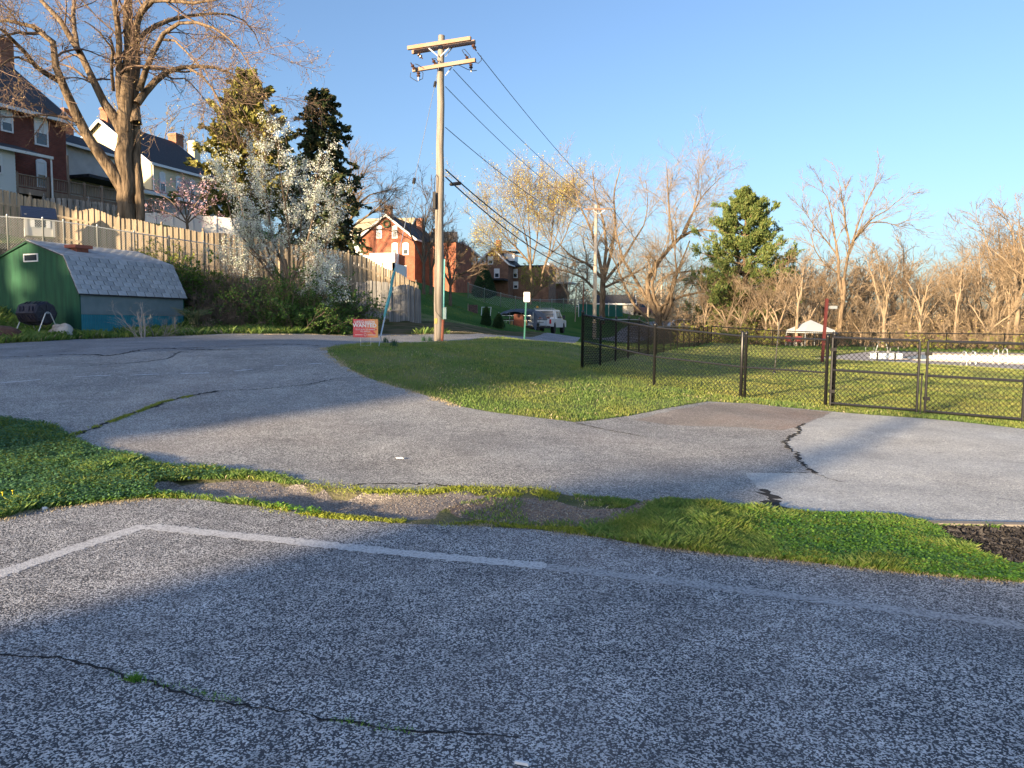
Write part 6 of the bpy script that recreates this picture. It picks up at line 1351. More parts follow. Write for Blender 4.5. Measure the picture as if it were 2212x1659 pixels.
q = P(1199, 722, 57); q.z = gz(q.x, q.y); t = thing('fuel_drum', 'bright red drum with a white label right of the pickup', 'drum', q); part('body', MB().lathe([(.22, 0), (.235, .02), (.235, .3), (.245, .32), (.235, .34), (.235, .68), (.22, .7)], 16), M('red_paint', (.45, .02, .03), .5), t); part('paper_label', MB().box(-.09, -.25, .42, .12, -.236, .56), m_signw, t)
q = P(1183, 728, 51); q.z = gz(q.x, q.y); o = part('traffic_cone', MB().lathe([(.10, -.30), (.09, -.26), (.05, .1), (.025, .35)], 12, Matrix.Translation((0, 0, .1)) @ Matrix.Rotation(R(82), 4, 'Y')).box(-.38, -.16, -.02, -.32, .16, .28), M('orange_plastic', (.70, .13, .03), .6), None, True); o.location = q; o.rotation_euler = (0, 0, .5); tag(o, 'orange cone lying at the rear of the pickup', 'traffic cone')
def car(loc, rz, label, mat, sc=1.):
    t = thing('parked_car', label, 'car', loc, rz); t.scale = (sc,) * 3; b = MB()
    b.prism([(-2.2, .3), (-2.25, .75), (-2.0, .95), (-1.1, 1.0), (1.2, .98), (2.1, .8), (2.25, .6), (2.2, .3), (1.8, .3), (1.7, .55), (1.45, .66), (1.2, .55), (1.1, .3), (-1.1, .3), (-1.2, .55), (-1.45, .66), (-1.7, .55), (-1.8, .3)], -.88, .88); part('body', b, mat, t)
    v = []; 
    for x, z, hw in ((-1.9, .95, .82), (1.1, .97, .82), (.35, 1.48, .66), (-1.5, 1.48, .66)): v += [(x, -hw, z), (x, hw, z)]
    c = part('cabin', MB().add(v, [(0, 1, 3, 2), (2, 3, 5, 4), (4, 5, 7, 6), (6, 7, 1, 0), (0, 2, 4, 6), (1, 7, 5, 3)]), mat, t)
    for s in (-1, 1):
        for x0, x1, a0, a1 in ((-1.6, -.5, -1.3, -.5), (-.4, .85, -.4, .3)): part('side_window', MB().add([(x0, s * .815, 1.02), (x1, s * .815, 1.02), (a1, s * .69, 1.42), (a0, s * .69, 1.42)], [(0, 1, 2, 3), (3, 2, 1, 0)]), m_glass, c)
        for x in (-1.45, 1.45): wheel(t, x, s * .78, .33, .2)
    return t
q = P(1481, 706, 88); q.z = gz(q.x, q.y); car(q, R(5), 'silver car parked beneath the gnarled bare tree', m_silver)
q = P(1376, 694, 98); q.z = gz(q.x, q.y); car(q, R(40), 'reddish silver car half hidden beside the stone garden bank', M('dull_red_paint', (.30, .12, .10), .4))
# ------------------------------------------------------------------ field fence, posts, clothes frame
fp = [P(1037, 663, 60), P(1058, 668, 60)]
feets = []
for px, d in [(1010, 78), (1045, 80), (1080, 81), (1112, 82), (1140, 83), (1165, 84), (1190, 85), (1215, 86), (1240, 86), (1262, 86)]:
    x = (px - 1106) / F * d; feets.append(Vector((x, d, gz(x, d))))
m_dkgreen = M('dark_green_mesh', (.02, .06, .05), .8)
chain_fence('wire_fence', 'thin wire fence on leaning pale posts across the green field', feets, 1.5, m_galv, pr=.05, mids=False, pitch=.16, wr=.005, toprail=.02)
q = P(1050, 664, 62); q.z = gz(q.x, q.y); t = thing('goal_frame', 'white pipe frame standing on the field below the dark shrub', 'pipe frame', q); part('frame', MB().tube([(-.42, 0, 0), (-.35, 0, 1.1), (.42, 0, 1.1), (.32, 0, 0)], .035, 6), m_white, t)
q = P(1022, 674, 55); q.z = gz(q.x, q.y); t = thing('brush_cage', 'wire bin packed with cut brushwood on the field', 'bin', q); part('bin', MB().box(-.33, -.3, 0, .33, .3, .62), M('brushwood', (.05, .03, .03), .95, (.13, .08, .07), 14, 4), t)
part('stake', MB().tube([(-.36, -.3, -.1), (-.36, -.3, .72)], .03, 6), m_cedar, t)
# green screened enclosure
q0 = P(1250, 675, 84); q1 = P(1345, 672, 90); q0.z = gz(q0.x, q0.y); q1.z = gz(q1.x, q1.y); t = thing('screen_fence', 'green fabric-screened fence enclosing the garden on the hill', 'fence', q0)
m_scr = M('green_screen', (.015, .13, .09), .8); dd = q1 - q0
for i in range(6):
    a = dd * (i / 6); b = dd * ((i + 1) / 6); part('panel', MB().beam(a + Vector((0, 0, .75)), b + Vector((0, 0, .75)), .03, 1.4), m_scr, t); part('post', MB().tube([a, a + Vector((0, 0, 1.7))], .04, 6), m_galv, t)
for px, pyt, pyb, lab in ((1243, 622, 668, 'pale bare stake standing inside the garden fence'), (1259, 607, 690, 'tall thin rust-coloured pole in the garden')):
    q = P(px, pyb, 82); q.z = gz(q.x, q.y); hh = P(px, pyt, 82).z - q.z; o = part('garden_pole', MB().tube([(0, 0, -.1), (.05, 0, hh)], .06, 6), m_cedar if 'pale' in lab else m_rust, None); o.location = q; tag(o, lab, 'pole')
# ------------------------------------------------------------------ grass, clover, weeds
def vnoise(x, y, s, seed=0):
    r = np.random.default_rng(seed); T = r.uniform(0, 1, (64, 64)); u = x * s; v = y * s; i = np.floor(u).astype(int); j = np.floor(v).astype(int); a = u - i; b = v - j
    a = a * a * (3 - 2 * a); b = b * b * (3 - 2 * b); g_ = lambda p, q: T[p % 64, q % 64]
    return (g_(i, j) * (1 - a) + g_(i + 1, j) * a) * (1 - b) + (g_(i, j + 1) * (1 - a) + g_(i + 1, j + 1) * a) * b
def Mblade(name, cols, tint, tscale=1.2, trans=.35):
    m = Mleaf(name, cols, trans); N = m.node_tree.nodes; L = m.node_tree.links
    cr = [n for n in N if n.type == 'VALTORGB'][0]; targets = [l.to_socket for l in cr.outputs[0].links]
    tc = N.new('ShaderNodeTexCoord'); no = N.new('ShaderNodeTexNoise'); no.inputs['Scale'].default_value = tscale; no.inputs['Detail'].default_value = 5; L.new(tc.outputs['Object'], no.inputs['Vector'])
    r2 = N.new('ShaderNodeValToRGB'); r2.color_ramp.elements[0].position = .42; r2.color_ramp.elements[1].position = .62; L.new(no.outputs[0], r2.inputs[0])
    mx = N.new('ShaderNodeMix'); mx.data_type = 'RGBA'; L.new(r2.outputs[0], mx.inputs[0]); L.new(cr.outputs[0], mx.inputs[6])
    mul = N.new('ShaderNodeMix'); mul.data_type = 'RGBA'; mul.blend_type = 'MULTIPLY'; mul.inputs[0].default_value = 1; L.new(cr.outputs[0], mul.inputs[6]); mul.inputs[7].default_value = (*tint, 1); L.new(mul.outputs[2], mx.inputs[7])
    for t in targets: L.new(mx.outputs[2], t)
    return m
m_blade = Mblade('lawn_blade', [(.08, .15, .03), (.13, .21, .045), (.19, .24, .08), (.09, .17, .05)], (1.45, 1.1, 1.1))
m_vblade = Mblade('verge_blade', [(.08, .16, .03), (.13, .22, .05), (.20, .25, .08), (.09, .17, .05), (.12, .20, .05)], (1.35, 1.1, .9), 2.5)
m_pblade = Mblade('sunny_blade', [(.19, .26, .05), (.26, .32, .07), (.32, .34, .11), (.17, .24, .06)], (1.3, 1.08, 1.1))  # sunlit brightness of the pool lawn put into the blade colour
m_fblade = Mblade('field_blade', [(.035, .10, .02), (.06, .14, .03), (.09, .15, .04)], (1.6, 1.15, 1.0), .5)
m_clover = Mleaf('clover_leaf', [(.06, .15, .02), (.11, .24, .035), (.17, .30, .05)], .35, .45)
m_weed = Mleaf('blue_green_weed', [(.05, .13, .06), (.09, .18, .09), (.05, .12, .03)], .3)
m_moss = Mleaf('yellow_weed', [(.20, .24, .03), (.28, .30, .05), (.12, .17, .03)], .3)
def region(x, y):
    k = np.zeros(len(x), int); near = (x > -22) & (x < 14) & (y < 40) & (y > 8)
    k[near] = 2; k[inside(insideW, x, y)] = 1; k[inside(bankW, x, y)] = 3; k[inside(stripW, x, y)] = 4; k[inside(driveW, x, y)] = 5; k[inside(dirtW, x, y)] = 9; k[inside(apronW, x, y)] = 8; k[inside(mulchW, x, y)] = 10; k[inside(lotW, x, y)] = 11; k[inside(DECKP, x, y)] = 12
    k[(y > 40) & (k == 2)] = 0
    return k
NS = 1500000
iv = rng.uniform(1 / 62, 1 / 4.6, NS); gy = 1 / iv; gx = rng.uniform(-.78, .80, NS) * gy
gk = region(gx, gy)
patch = vnoise(gx, gy, 1.7, 1) * .6 + vnoise(gx, gy, 5.5, 2) * .4
def blades(name, label, sel, h, wmin, mat, lean=.45, cat='grass', wd=.00055):
    x, y = gx[sel], gy[sel]; n = len(x); z = zf_fast(x, y); hh = h(x, y, patch[sel]) * rng.uniform(.5, 1.3, n); w = np.maximum(wmin, y * wd) * rng.uniform(.6, 1.3, n)
    a = rng.uniform(0, 6.283, n); la = rng.uniform(0, 6.283, n); ln = rng.uniform(.1, lean, n) * hh * 1.6
    dx, dy = np.cos(a) * w / 2, np.sin(a) * w / 2
    v = np.stack([np.stack([x - dx, y - dy, z - .012], -1), np.stack([x + dx, y + dy, z - .012], -1),
                  np.stack([x + dx * .7 + np.cos(la) * ln * .35, y + dy * .7 + np.sin(la) * ln * .35, z + hh * .6], -1), np.stack([x + np.cos(la) * ln, y + np.sin(la) * ln, z + hh], -1)], 1)
    o = link(name, np_mesh(name, v.reshape(-1, 3), np.arange(4 * n).reshape(-1, 4), mat)); return tag(o, label, cat, kind='stuff')
def zf_fast(x, y): return zq(x, y) + np.where((y > 7.5) & (y < 60), (np.sin(x * 1.7 + y * .6) * np.sin(y * 1.3 - x * .4)) * .015, 0)
thin = rng.uniform(0, 1, NS)
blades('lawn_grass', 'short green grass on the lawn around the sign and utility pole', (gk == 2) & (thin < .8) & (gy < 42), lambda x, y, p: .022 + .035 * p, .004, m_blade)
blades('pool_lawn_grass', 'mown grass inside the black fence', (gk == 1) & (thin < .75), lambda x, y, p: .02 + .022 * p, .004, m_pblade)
blades('field_grass', 'grass on the field sloping up beyond the road', (gk == 0) & (gy > 30), lambda x, y, p: .03 + .05 * p, .005, m_fblade)
lush = np.clip((gx - .45) / .5, 0, 1) + np.clip((-1.75 - gx) / .6, 0, 1) * np.clip((gy - 5.3) / .3, 0, 1)
lush = np.clip(lush, 0, 1)
bare = inside(dirtW, gx, gy)
vsel = (gk == 4) & (thin < .12 + .88 * lush) & (patch > .30)
blades('verge_grass', 'lush uncut grass on the strip between the asphalt areas', vsel & (lush > .3), lambda x, y, p: .016 + .085 * p * p, .003, m_vblade, .8)
blades('low_weeds', 'low yellow-green weeds along the broken pavement edge', (gk == 4) & (lush <= .6) & (patch > .5) & (thin < .6), lambda x, y, p: .008 + .022 * p, .006, m_moss, .9, 'weeds')
def leaves(name, label, sel, hmax, size, mat, cat='clover', up=1.6):
    x, y = gx[sel], gy[sel]; n = len(x); z = zf_fast(x, y) + rng.uniform(.01, 1, n) * hmax * (.35 + patch[sel])
    nr = nrm(rng.normal(0, .5, (n, 3)) + np.array([0, 0, up])); a = nrm(np.cross(nr, rng.normal(size=(n, 3)))); b = np.cross(nr, a); s = (size * rng.uniform(.6, 1.3, n) * np.maximum(1, y / 9))[:, None]; p = np.stack([x, y, z], -1)
    v = np.stack([p - a * s * .5, p + b * s * .42, p + a * s * .5, p - b * s * .42], 1); o = link(name, np_mesh(name, v.reshape(-1, 3), np.arange(4 * n).reshape(-1, 4), mat)); return tag(o, label, cat, kind='stuff')
leaves('clover', 'low clover covering the right end of the grass strip', (gk == 4) & (gx > 2.0 + .7 * (vnoise(gx, gy, 2.2, 8) - .5)) & (thin < .6), .05, .022, m_clover)
leaves('weed_leaves', 'broad bluish weeds spreading over the left grass island', (gk == 4) & (gx < -2.9) & (gy > 5.6) & (thin < .7), .07, .026, m_weed, 'weeds')
leaves('clover', 'bright clover at the near edge of the left grass island', (gk == 4) & (gx < -1.6) & (gy < 6.4 + vnoise(gx, gy, 1.6, 4) * .9) & (gy > 5.2) & (thin < .5), .06, .022, m_clover)
# mulch chips and fallen bits
msel = np.where((gk == 10) & (thin < .5))[0]; n = len(msel); p = np.stack([gx[msel], gy[msel], zf_fast(gx[msel], gy[msel]) + rng.uniform(0, .02, n)], -1)
ev, ef = quads_at(rng, p, .028, .5, asp=2.5, dirs=nrm(rng.normal(0, 1, (n, 3)) * np.array([1, 1, .3]))); o = link('mulch_chips', np_mesh('mulch_chips', ev, ef, Mleaf('mulch_chip', [(.008, .008, .009), (.03, .028, .03), (.07, .065, .065), (.012, .01, .01)], 0, .9))); tag(o, 'dark shredded mulch chips behind the timber edging', 'mulch', kind='stuff')
# weeds rooting in cracks
def crackweeds(name, label, path, n, h, mat, spread=.03, w=.006):
    q = dens(wpoly(path), .02, 0, closed=False); i = rng.integers(0, len(q), n); clump = vnoise(q[i][:, 0] * 1., q[i][:, 1], 4, 5) > .42
    p = q[i][clump] + rng.normal(0, spread, (clump.sum(), 2)); m_ = len(p); z = zf_fast(p[:, 0], p[:, 1]); a = rng.uniform(0, 6.28, m_); hh = h * rng.uniform(.4, 1.2, m_); ww = w * rng.uniform(.6, 1.3, m_); la = rng.uniform(0, 6.28, m_); ln = hh * .8
    v = np.stack([np.stack([p[:, 0] - np.cos(a) * ww / 2, p[:, 1] - np.sin(a) * ww / 2, z], -1), np.stack([p[:, 0] + np.cos(a) * ww / 2, p[:, 1] + np.sin(a) * ww / 2, z], -1), np.stack([p[:, 0] + np.cos(la) * ln, p[:, 1] + np.sin(la) * ln, z + hh], -1)], 1)
    o = link(name, np_mesh(name, v.reshape(-1, 3), np.arange(3 * m_).reshape(-1, 3), mat)); return tag(o, label, 'weeds', kind='stuff')
crackweeds('crack_weeds', 'yellow-green weeds growing along the seam across the driveway', [(150,945),(200,925),(270,900),(350,870),(420,856)], 3000, .025, m_moss, .03, .009)
crackweeds('crack_weeds', 'tiny weeds sprouting from the foreground crack', [(240,1460),(300,1469),(520,1517),(640,1533),(720,1557),(760,1562),(900,1583)], 260, .02, m_clover, .012, .005)
crackweeds('crack_weeds', 'small green tuft in the foreground crack at left', [(285,1468),(305,1471)], 120, .03, m_clover, .012, .007)
crackweeds('crack_weeds', 'weeds lining the near rim of the broken pavement', [(450,1079),(560,1094),(700,1119),(850,1129),(1000,1133)], 1100, .018, m_moss, .05, .008)
crackweeds('crack_weeds', 'weeds lining the far rim of the broken pavement', [(340,1013),(420,1018),(560,1026),(640,1040),(720,1056),(850,1064),(980,1058),(1060,1056),(1160,1060),(1290,1080)], 3200, .025, m_moss, .09, .009)
crackweeds('edge_straw', 'dry straw litter along the near edge of the road', [(174,731),(280,729),(400,725),(560,723),(700,723),(900,723),(1090,726)], 3600, .025, m_drygrass, .10, .02)
crackweeds('edge_straw', 'dry litter along the edge of the lawn tip', [(700,752),(712,768),(760,800),(820,823),(900,850),(1000,880)], 3000, .03, m_drygrass, .07, .014)
crackweeds('edge_straw', 'dry litter where the near asphalt meets the grass strip', [(0,1122),(60,1104),(180,1090),(330,1076)], 1600, .02, m_drygrass, .05, .006)
crackweeds('edge_straw', 'dry litter along the near rim of the right grass strip', [(1000,1134),(1150,1143),(1290,1160),(1420,1182),(1560,1198),(1750,1215),(2000,1240),(2212,1258)], 3000, .02, m_drygrass, .05, .005)
# dandelion heads and small litter
for i, (px, py) in enumerate(((6, 1082), (28, 1078))):
    q = G(px, py); o = part('dandelion', MB().lathe([(.003, 0), (.003, .04), (.011, .045), (.008, .05)], 8), M('dandelion_yellow', (.75, .5, .02), .7), None); o.location = q + Vector((0, 0, .03)); tag(o, ['leftmost yellow dandelion head on the left grass island', 'second yellow dandelion head on the left grass island', 'yellow dandelion head in the clover beside the mulch'][i], 'dandelion')
for (px, py, l, lab) in ((864, 991, .09, 'white cigarette-like stub lying on the driveway'), (1127, 1652, .05, 'small white scrap at the bottom edge of the lot'), (590, 1030, .05, 'pale twig fragment at the rim of the broken pavement')):
    q = G(px, py); o = part('litter', MB().beam((-l / 2, 0, .012), (l / 2, -l * .3, .012), .012, .01), m_white, None); o.location = q; tag(o, lab, 'litter')
for (px, py, s, lab) in ((96, 1101, .022, 'small white stone at the left rim of the near asphalt'), (408, 1034, .018, 'pale pebble at the left end of the broken pavement')):
    rock(G(px, py) + Vector((0, 0, .01)), s, s * .8, s * .7, 5, m_white, 'stone', lab, 'stone')
# dark green daffodil-like tufts by the road edge
def tuft(px, py, h, n, label, mat, w=.012, spread=.05, splay=.5, dep=None, name='grass_tuft', cat='grass tuft'):
    q = G(px, py) if dep is None else P(px, py, dep)
    r = np.random.default_rng(int(px)); a = r.uniform(0, 6.28, n); bx = r.normal(0, spread, (n, 2)); hh = h * r.uniform(.6, 1.1, n); sp = r.uniform(.1, splay, n) * hh; pts_ = []
    P_ = np.stack([np.stack([bx[:, 0] + np.cos(a) * sp * t ** 1.6, bx[:, 1] + np.sin(a) * sp * t ** 1.6, hh * (t - .25 * t * t * splay)], -1) for t in (0, .35, .7, 1)], 1); R_ = np.stack([np.full(n, w * k) for k in (.5, .45, .3, .08)], 1)
    v, f = tubes_np(P_, R_, 3); o = link(name, np_mesh(name, v, f, mat), None, q); return tag(o, label, cat)
m_dgreen = M('dark_tuft', (.02, .07, .035), .7)
tuft(1076, 731, .01, 3, 'tiny dark tuft at the far side of the lawn', m_dgreen) if False else None
for px, py, lab in ((833, 741, 'dark upright tuft at the road edge right of the red sign'), (851, 749, 'dark upright tuft on the lawn right of the red sign'), (915, 737, 'dark upright tuft at the road edge left of the utility pole'), (929, 738, 'small dark tuft touching the utility pole base')):
    tuft(px, py, .22, 45, lab, m_dgreen, .012, .04, .3)
tuft(418, 700, .75, 120, 'spiky yucca clump at the right end of the teal shed', m_leafyucca := M('yucca_leaf', (.06, .12, .04), .6, (.22, .19, .10), 3, 3), .03, .06, 1.1, 25.6, 'yucca', 'yucca')
tuft(2140, 1144, .07, 50, 'bright weed clump at the mulch edging', m_clover, .008, .03, 1.0)
# ------------------------------------------------------------------ shrubs of the bank
def shrub(name, label, px, dep, h, wid, n, mat, seed, leaf=None, lsize=.05, lper=4, dz=0., sub=6, per=4, rb=.006, splay=.45, droop=0.):
    r = np.random.default_rng(seed); x = (px - 1106) / F * dep; q = Vector((x, dep, gz(x, dep) + dz)); root = thing(name, label, 'shrub', q)
    b = np.stack([r.normal(0, wid * .22, n), r.normal(0, wid * .16, n), np.zeros(n) - .1], -1); d = nrm(np.stack([r.normal(0, splay, n) + b[:, 0] / wid, r.normal(0, splay, n), np.ones(n)], -1)); hh = h * r.uniform(.5, 1.1, n); k = 6
    A = np.empty((n, k, 3)); A[:, 0] = b
    for j in range(1, k): A[:, j] = A[:, j - 1] + d * (hh / (k - 1))[:, None]; d = nrm(d + r.normal(0, .16, (n, 3)) + np.array([0, 0, droop]))
    RA = .016 * r.uniform(.5, 1.2, n)[:, None] * np.linspace(1, .4, k)[None]
    B = kids(r, A, RA, sub, (.15, 1), .5, 42, .05, 5, .18, .55, rmin=rb); Cc = kids(r, *B, per, (.1, 1), .55, 45, .05, 4, .2, .6, rmin=rb * .8)
    ex = None
    if leaf is not None: qq, _ = along(r, Cc[0], lper, (.1, 1), .03); ev, ef = quads_at(r, qq, lsize); ex = (ev, ef, leaf)
    v, f = tubes_np(A, RA, 4); link('stems', np_mesh('stems', v, f, mat), root)
    v, f = join_np([tubes_np(*B, 3), tubes_np(*Cc, 3)])
    if ex: me = np_mesh('crown', np.vstack([v, ex[0]]), np.vstack([f, ex[1] + len(v)]), [mat, leaf]); mi = np.zeros(len(f) + len(ef), np.int32); mi[len(f):] = 1; me.polygons.foreach_set('material_index', mi)
    else: me = np_mesh('crown', v, f, mat)
    link('crown', me, root); return root
m_brushb = M('brown_brush', (.10, .075, .055), .95, (.20, .15, .11), 2, 4)
shrub('leafy_shrub', 'bright green leafy shrub behind the shed roof end', 415, 28.4, 1.9, 1.6, 34, m_brushb, 1, m_leafy, .07, 7)
shrub('leafy_shrub', 'yellow-green leafy shrub against the cedar fence', 372, 29.3, 1.9, 1.4, 26, m_brushb, 2, m_leafyel, .06, 5)
shrub('leafy_shrub', 'small green shrub against the sunlit pickets', 305, 29.6, 1.4, 1.2, 18, m_brushb, 3, m_leafy, .06, 4)
for i, (px, d, h, w, lab) in enumerate(((470, 28.6, 2.0, 2.0, 'brown leafless thicket right of the green shrub'), (520, 28.8, 2.2, 2.0, 'brown leafless thicket left of the white pear tree'), (565, 29.0, 1.8, 1.8, 'brown leafless thicket at the foot of the white pear tree'), (440, 27.2, 1.2, 1.5, 'low brown thicket at the right end of the shed'), (500, 27.3, 1.1, 1.6, 'low brown thicket in the middle of the bank'))):
    shrub('bare_shrub', lab, px, d, h, w, 46, m_brushb, 10 + i, m_leafy if i in (2,) else None, .05, 1)
m_ivy = Mleaf('ivy_leaf', [(.03, .08, .015), (.07, .14, .03), (.11, .18, .04)], .2)
for i, (px, d, h, w, lab) in enumerate(((605, 28.6, 2.3, 2.2, 'dark leafy thicket under the white pear tree'), (655, 29.0, 2.5, 2.2, 'dark leafy thicket right of the pear stem'), (700, 29.6, 2.2, 2.0, 'dark arching thicket left of the grey board fence'), (640, 27.6, 1.4, 2.0, 'low dark thicket below the white pear tree'), (700, 28.2, 1.3, 1.8, 'low dark thicket behind the red sign'), (735, 29.8, 1.5, 1.4, 'dark arching thicket touching the grey board fence'))):
    shrub('leafy_shrub', lab, px, d, h, w, 44, m_brushb, 20 + i, m_ivy, .06, 7, splay=.7, droop=-.12)
shrub('bare_shrub', 'pale dry weed skeleton leaning over the teal skirting', 305, 22.6, 1.3, .5, 9, M('dry_weed', (.30, .27, .24), .9), 31, None, rb=.003, sub=5, per=4, splay=.6)
shrub('bare_shrub', 'fine dry weeds at the foot of the teal skirting', 345, 23.4, .8, 1.0, 14, M('dry_weed_fine', (.24, .21, .18), .9), 32, None, rb=.003, sub=5, per=4, splay=.7)
shrub('bare_shrub', 'straggly dry stems at the right end of the shed', 432, 26.0, .8, .9, 16, m_brushb, 33, m_drygrass, .03, 1, rb=.004, splay=.8)
# grassy foot of the bank
bs = np.where((gk == 3) & (gy > 20) & (gy < 36))[0]
def bankblades(name, label, sel, h, mat, wd):
    return blades(name, label, sel, h, .01, mat, .8, 'grass', wd)
lowb = (gk == 3) & (gy < 29.5 + 3 * (vnoise(gx, gy, .6, 9) - .5) - np.clip(-11 - gx, 0, 3) * .6)
bankblades('bank_grass', 'rough green grass at the foot of the bank', lowb & (thin < .9), lambda x, y, p: .08 + .22 * p, m_vblade, .0008)
bankblades('bank_litter', 'dry stalks and litter on the upper bank', (gk == 3) & (thin < .12) & (patch > .35) & (gx < -6), lambda x, y, p: .06 + .15 * p, m_drygrass, .0005)
iv2 = rng.uniform(0, 1, 26000); bx = rng.uniform(-19, -6, 26000); by = rng.uniform(26, 34, 26000); kk = inside(bankW, bx, by); gx2, gy2, p2_ = bx[kk], by[kk], vnoise(bx[kk], by[kk], 1.2, 3)
_s = (gx, gy, patch); gx, gy, patch = gx2, gy2, p2_
bankblades('bank_grass', 'tufted grass further up the bank under the shrubs', (gy2 < 30.5), lambda x, y, p: .10 + .22 * p, m_vblade, .0009)
gx, gy, patch = _s
# island of weeds in front of the green shed wall
shrub('leafy_shrub', 'low green weeds beneath the compost tumbler', 60, 21.6, .32, 2.6, 70, m_ivy, 41, m_leafy, .05, 4, sub=3, per=3)
shrub('leafy_shrub', 'low green weeds at the corner of the green shed', 118, 21.9, .28, 1.8, 50, m_ivy, 42, m_leafy, .05, 4, sub=3, per=3)
rock(P(-8, 728, 20.6), .75, .4, .30, 8, M('dark_soil_heap', (.06, .03, .022), 1., (.10, .055, .04), 8, 5, bump=.03), 'soil_heap', 'dark soil heap at the left edge beside the tumbler', 'soil heap')
# field shrubs
def cone_shrub(px, pyb, pyt, d, wid, label, seed):
    q = P(px, pyb, d); q.z = gz(q.x, q.y); h = P(px, pyt, d).z - q.z; r = np.random.default_rng(seed); root = thing('cone_shrub', label, 'shrub', q); n = 9000
    t = r.uniform(0, 1, n); a = r.uniform(0, 6.28, n); rad = wid / 2 * np.clip(t * 8, 0, 1) ** .4 * (1 - t) ** .62 * (.7 + .4 * r.uniform(0, 1, n)); p = np.stack([np.cos(a) * rad, np.sin(a) * rad, t * h], -1)
    dd = nrm(np.stack([np.cos(a) * .5, np.sin(a) * .5, np.ones(n)], -1) + r.normal(0, .3, (n, 3))); ev, ef = quads_at(r, p, .10, .4, dirs=dd, asp=1.6); link('crown', np_mesh('crown', ev, ef, m_cone), root)
    part('trunk', MB().tube([(0, 0, -.1), (0, 0, h * .7)], .05, 6), m_bark, root)
cone_shrub(1050, 700, 665, 42, .55, 'small cone-shaped dark evergreen on the field edge', 1); cone_shrub(1077, 706, 680, 42, .68, 'squat dark evergreen beside the cone-shaped one', 2)
cone_shrub(1046, 628, 574, 98, 3.4, 'big rounded dark evergreen shrub left of the gabled brick house', 3)
# trees round the pole foot and houses
bare_tree('bare_tree', 'small multi-stem bare tree just right of the utility pole', 'tree', base_at(972, 47, -.1), 5.2, 71, forks=6, r0=.10, spread=42, trunk=.28, n1=8, n2=6, n3=5, twigm=m_twigdark, barkm=m_twigdark, rmin=.010, up=.05, wob=.14)
bare_tree('bare_tree', 'slender bare tree just left of the utility pole', 'tree', base_at(915, 52, -.1), 8.2, 72, forks=4, r0=.11, spread=22, trunk=.28, n1=8, n2=6, n3=4, twigm=m_twigdark, barkm=m_twigdark, rmin=.009, wob=.12, up=.2)
bare_tree('bare_tree', 'spreading bare tree shading the orange brick gable', 'tree', base_at(930, 60, -.1), 7.0, 73, forks=5, r0=.12, spread=38, trunk=.3, n1=8, n2=6, n3=4, twigm=m_twigdark, barkm=m_twigdark, rmin=.010, wob=.12)
bare_tree('budding_tree', 'loose bushy tree with pale leaves at the foot of the budding maple', 'tree', base_at(1145, 90, 0), 4.6, 74, forks=6, r0=.12, spread=40, trunk=.15, n1=8, n2=6, n3=4, twigm=m_twig, rmin=.012, bud=m_leafyel, budsize=.12, budn=1)
bare_tree('bare_tree', 'hazy bare tree between the white house and the pale pole', 'tree', base_at(1225, 115, 0), 7.5, 75, forks=5, r0=.14, spread=34, trunk=.25, n1=8, n2=6, n3=4, twigm=m_twigpale, rmin=.018)
bare_tree('bare_tree', 'orange-twigged bare tree right of the spruce near the tan roof', 'tree', base_at(735, 75, 0), 7.5, 76, forks=5, r0=.13, spread=30, trunk=.25, n1=8, n2=6, n3=4, twigm=m_twigpale, rmin=.014)
bare_tree('bare_tree', 'pale bare tree behind the cream house chimneys', 'tree', base_at(345, 82, 0), 14.5, 77, forks=5, r0=.3, spread=32, trunk=.3, n1=8, n2=6, n3=5, twigm=m_twigpale, rmin=.02, bud=m_budyel, budsize=.1, budn=1)

# loose grit and stones on the broken paving, the dirt and along the asphalt rims
def grit(name, label, polyw, n, s0, s1, mat, seed, extra=None):
    r = np.random.default_rng(seed)
    if extra is None:
        lo = polyw.min(0); hi = polyw.max(0); q = r.uniform(lo, hi, (n * 3, 2)); q = q[inside(polyw, q[:, 0], q[:, 1])][:n]
    else:
        e = dens(extra, .03, 0, closed=False); q = e[r.integers(0, len(e), n)] + r.normal(0, .10, (n, 2))
    m_ = len(q); s = s0 * (s1 / s0) ** (r.uniform(0, 1, m_) ** 3); z = zf_fast(q[:, 0], q[:, 1]) - (.05 + .03 * np.sin(q[:, 0] * 3)) * inside(apronW, q[:, 0], q[:, 1])
    base = np.array([(1, 0, 0), (0, 1, 0), (-1, 0, 0), (0, -1, 0), (0, 0, .8), (0, 0, -.5)]); v = base[None] * s[:, None, None] * r.uniform(.6, 1.2, (m_, 6, 1)); a = r.uniform(0, 6.28, m_)
    c, sn = np.cos(a)[:, None], np.sin(a)[:, None]; v = np.stack([v[..., 0] * c - v[..., 1] * sn, v[..., 0] * sn + v[..., 1] * c, v[..., 2]], -1) + np.column_stack([q, z + s * .2])[:, None]
    fb = np.array([(0, 1, 4), (1, 2, 4), (2, 3, 4), (3, 0, 4)]); f = (np.arange(m_)[:, None, None] * 6 + fb[None]).reshape(-1, 3)
    o = link(name, np_mesh(name, v.reshape(-1, 3), f, mat)); return tag(o, label, 'gravel', kind='stuff')
m_grit = Mleaf('grit_stone', [(.10, .08, .07), (.18, .15, .13), (.27, .24, .21), (.15, .11, .085)], 0, .9)
grit('gravel', 'loose grit and stones on the broken pavement', apronW, 3800, .003, .015, m_grit, 1)
grit('gravel', 'small stones scattered on the bare dirt', dirtW, 3000, .004, .018, m_grit, 2)
grit('gravel', 'loose grit along the near rim of the grass strip', None, 2600, .003, .012, m_grit, 3, lowW)
grit('gravel', 'loose grit along the far rim of the grass strip', None, 2200, .004, .014, m_grit, 4, upW)
_k = rng.uniform(0, 1, NS)
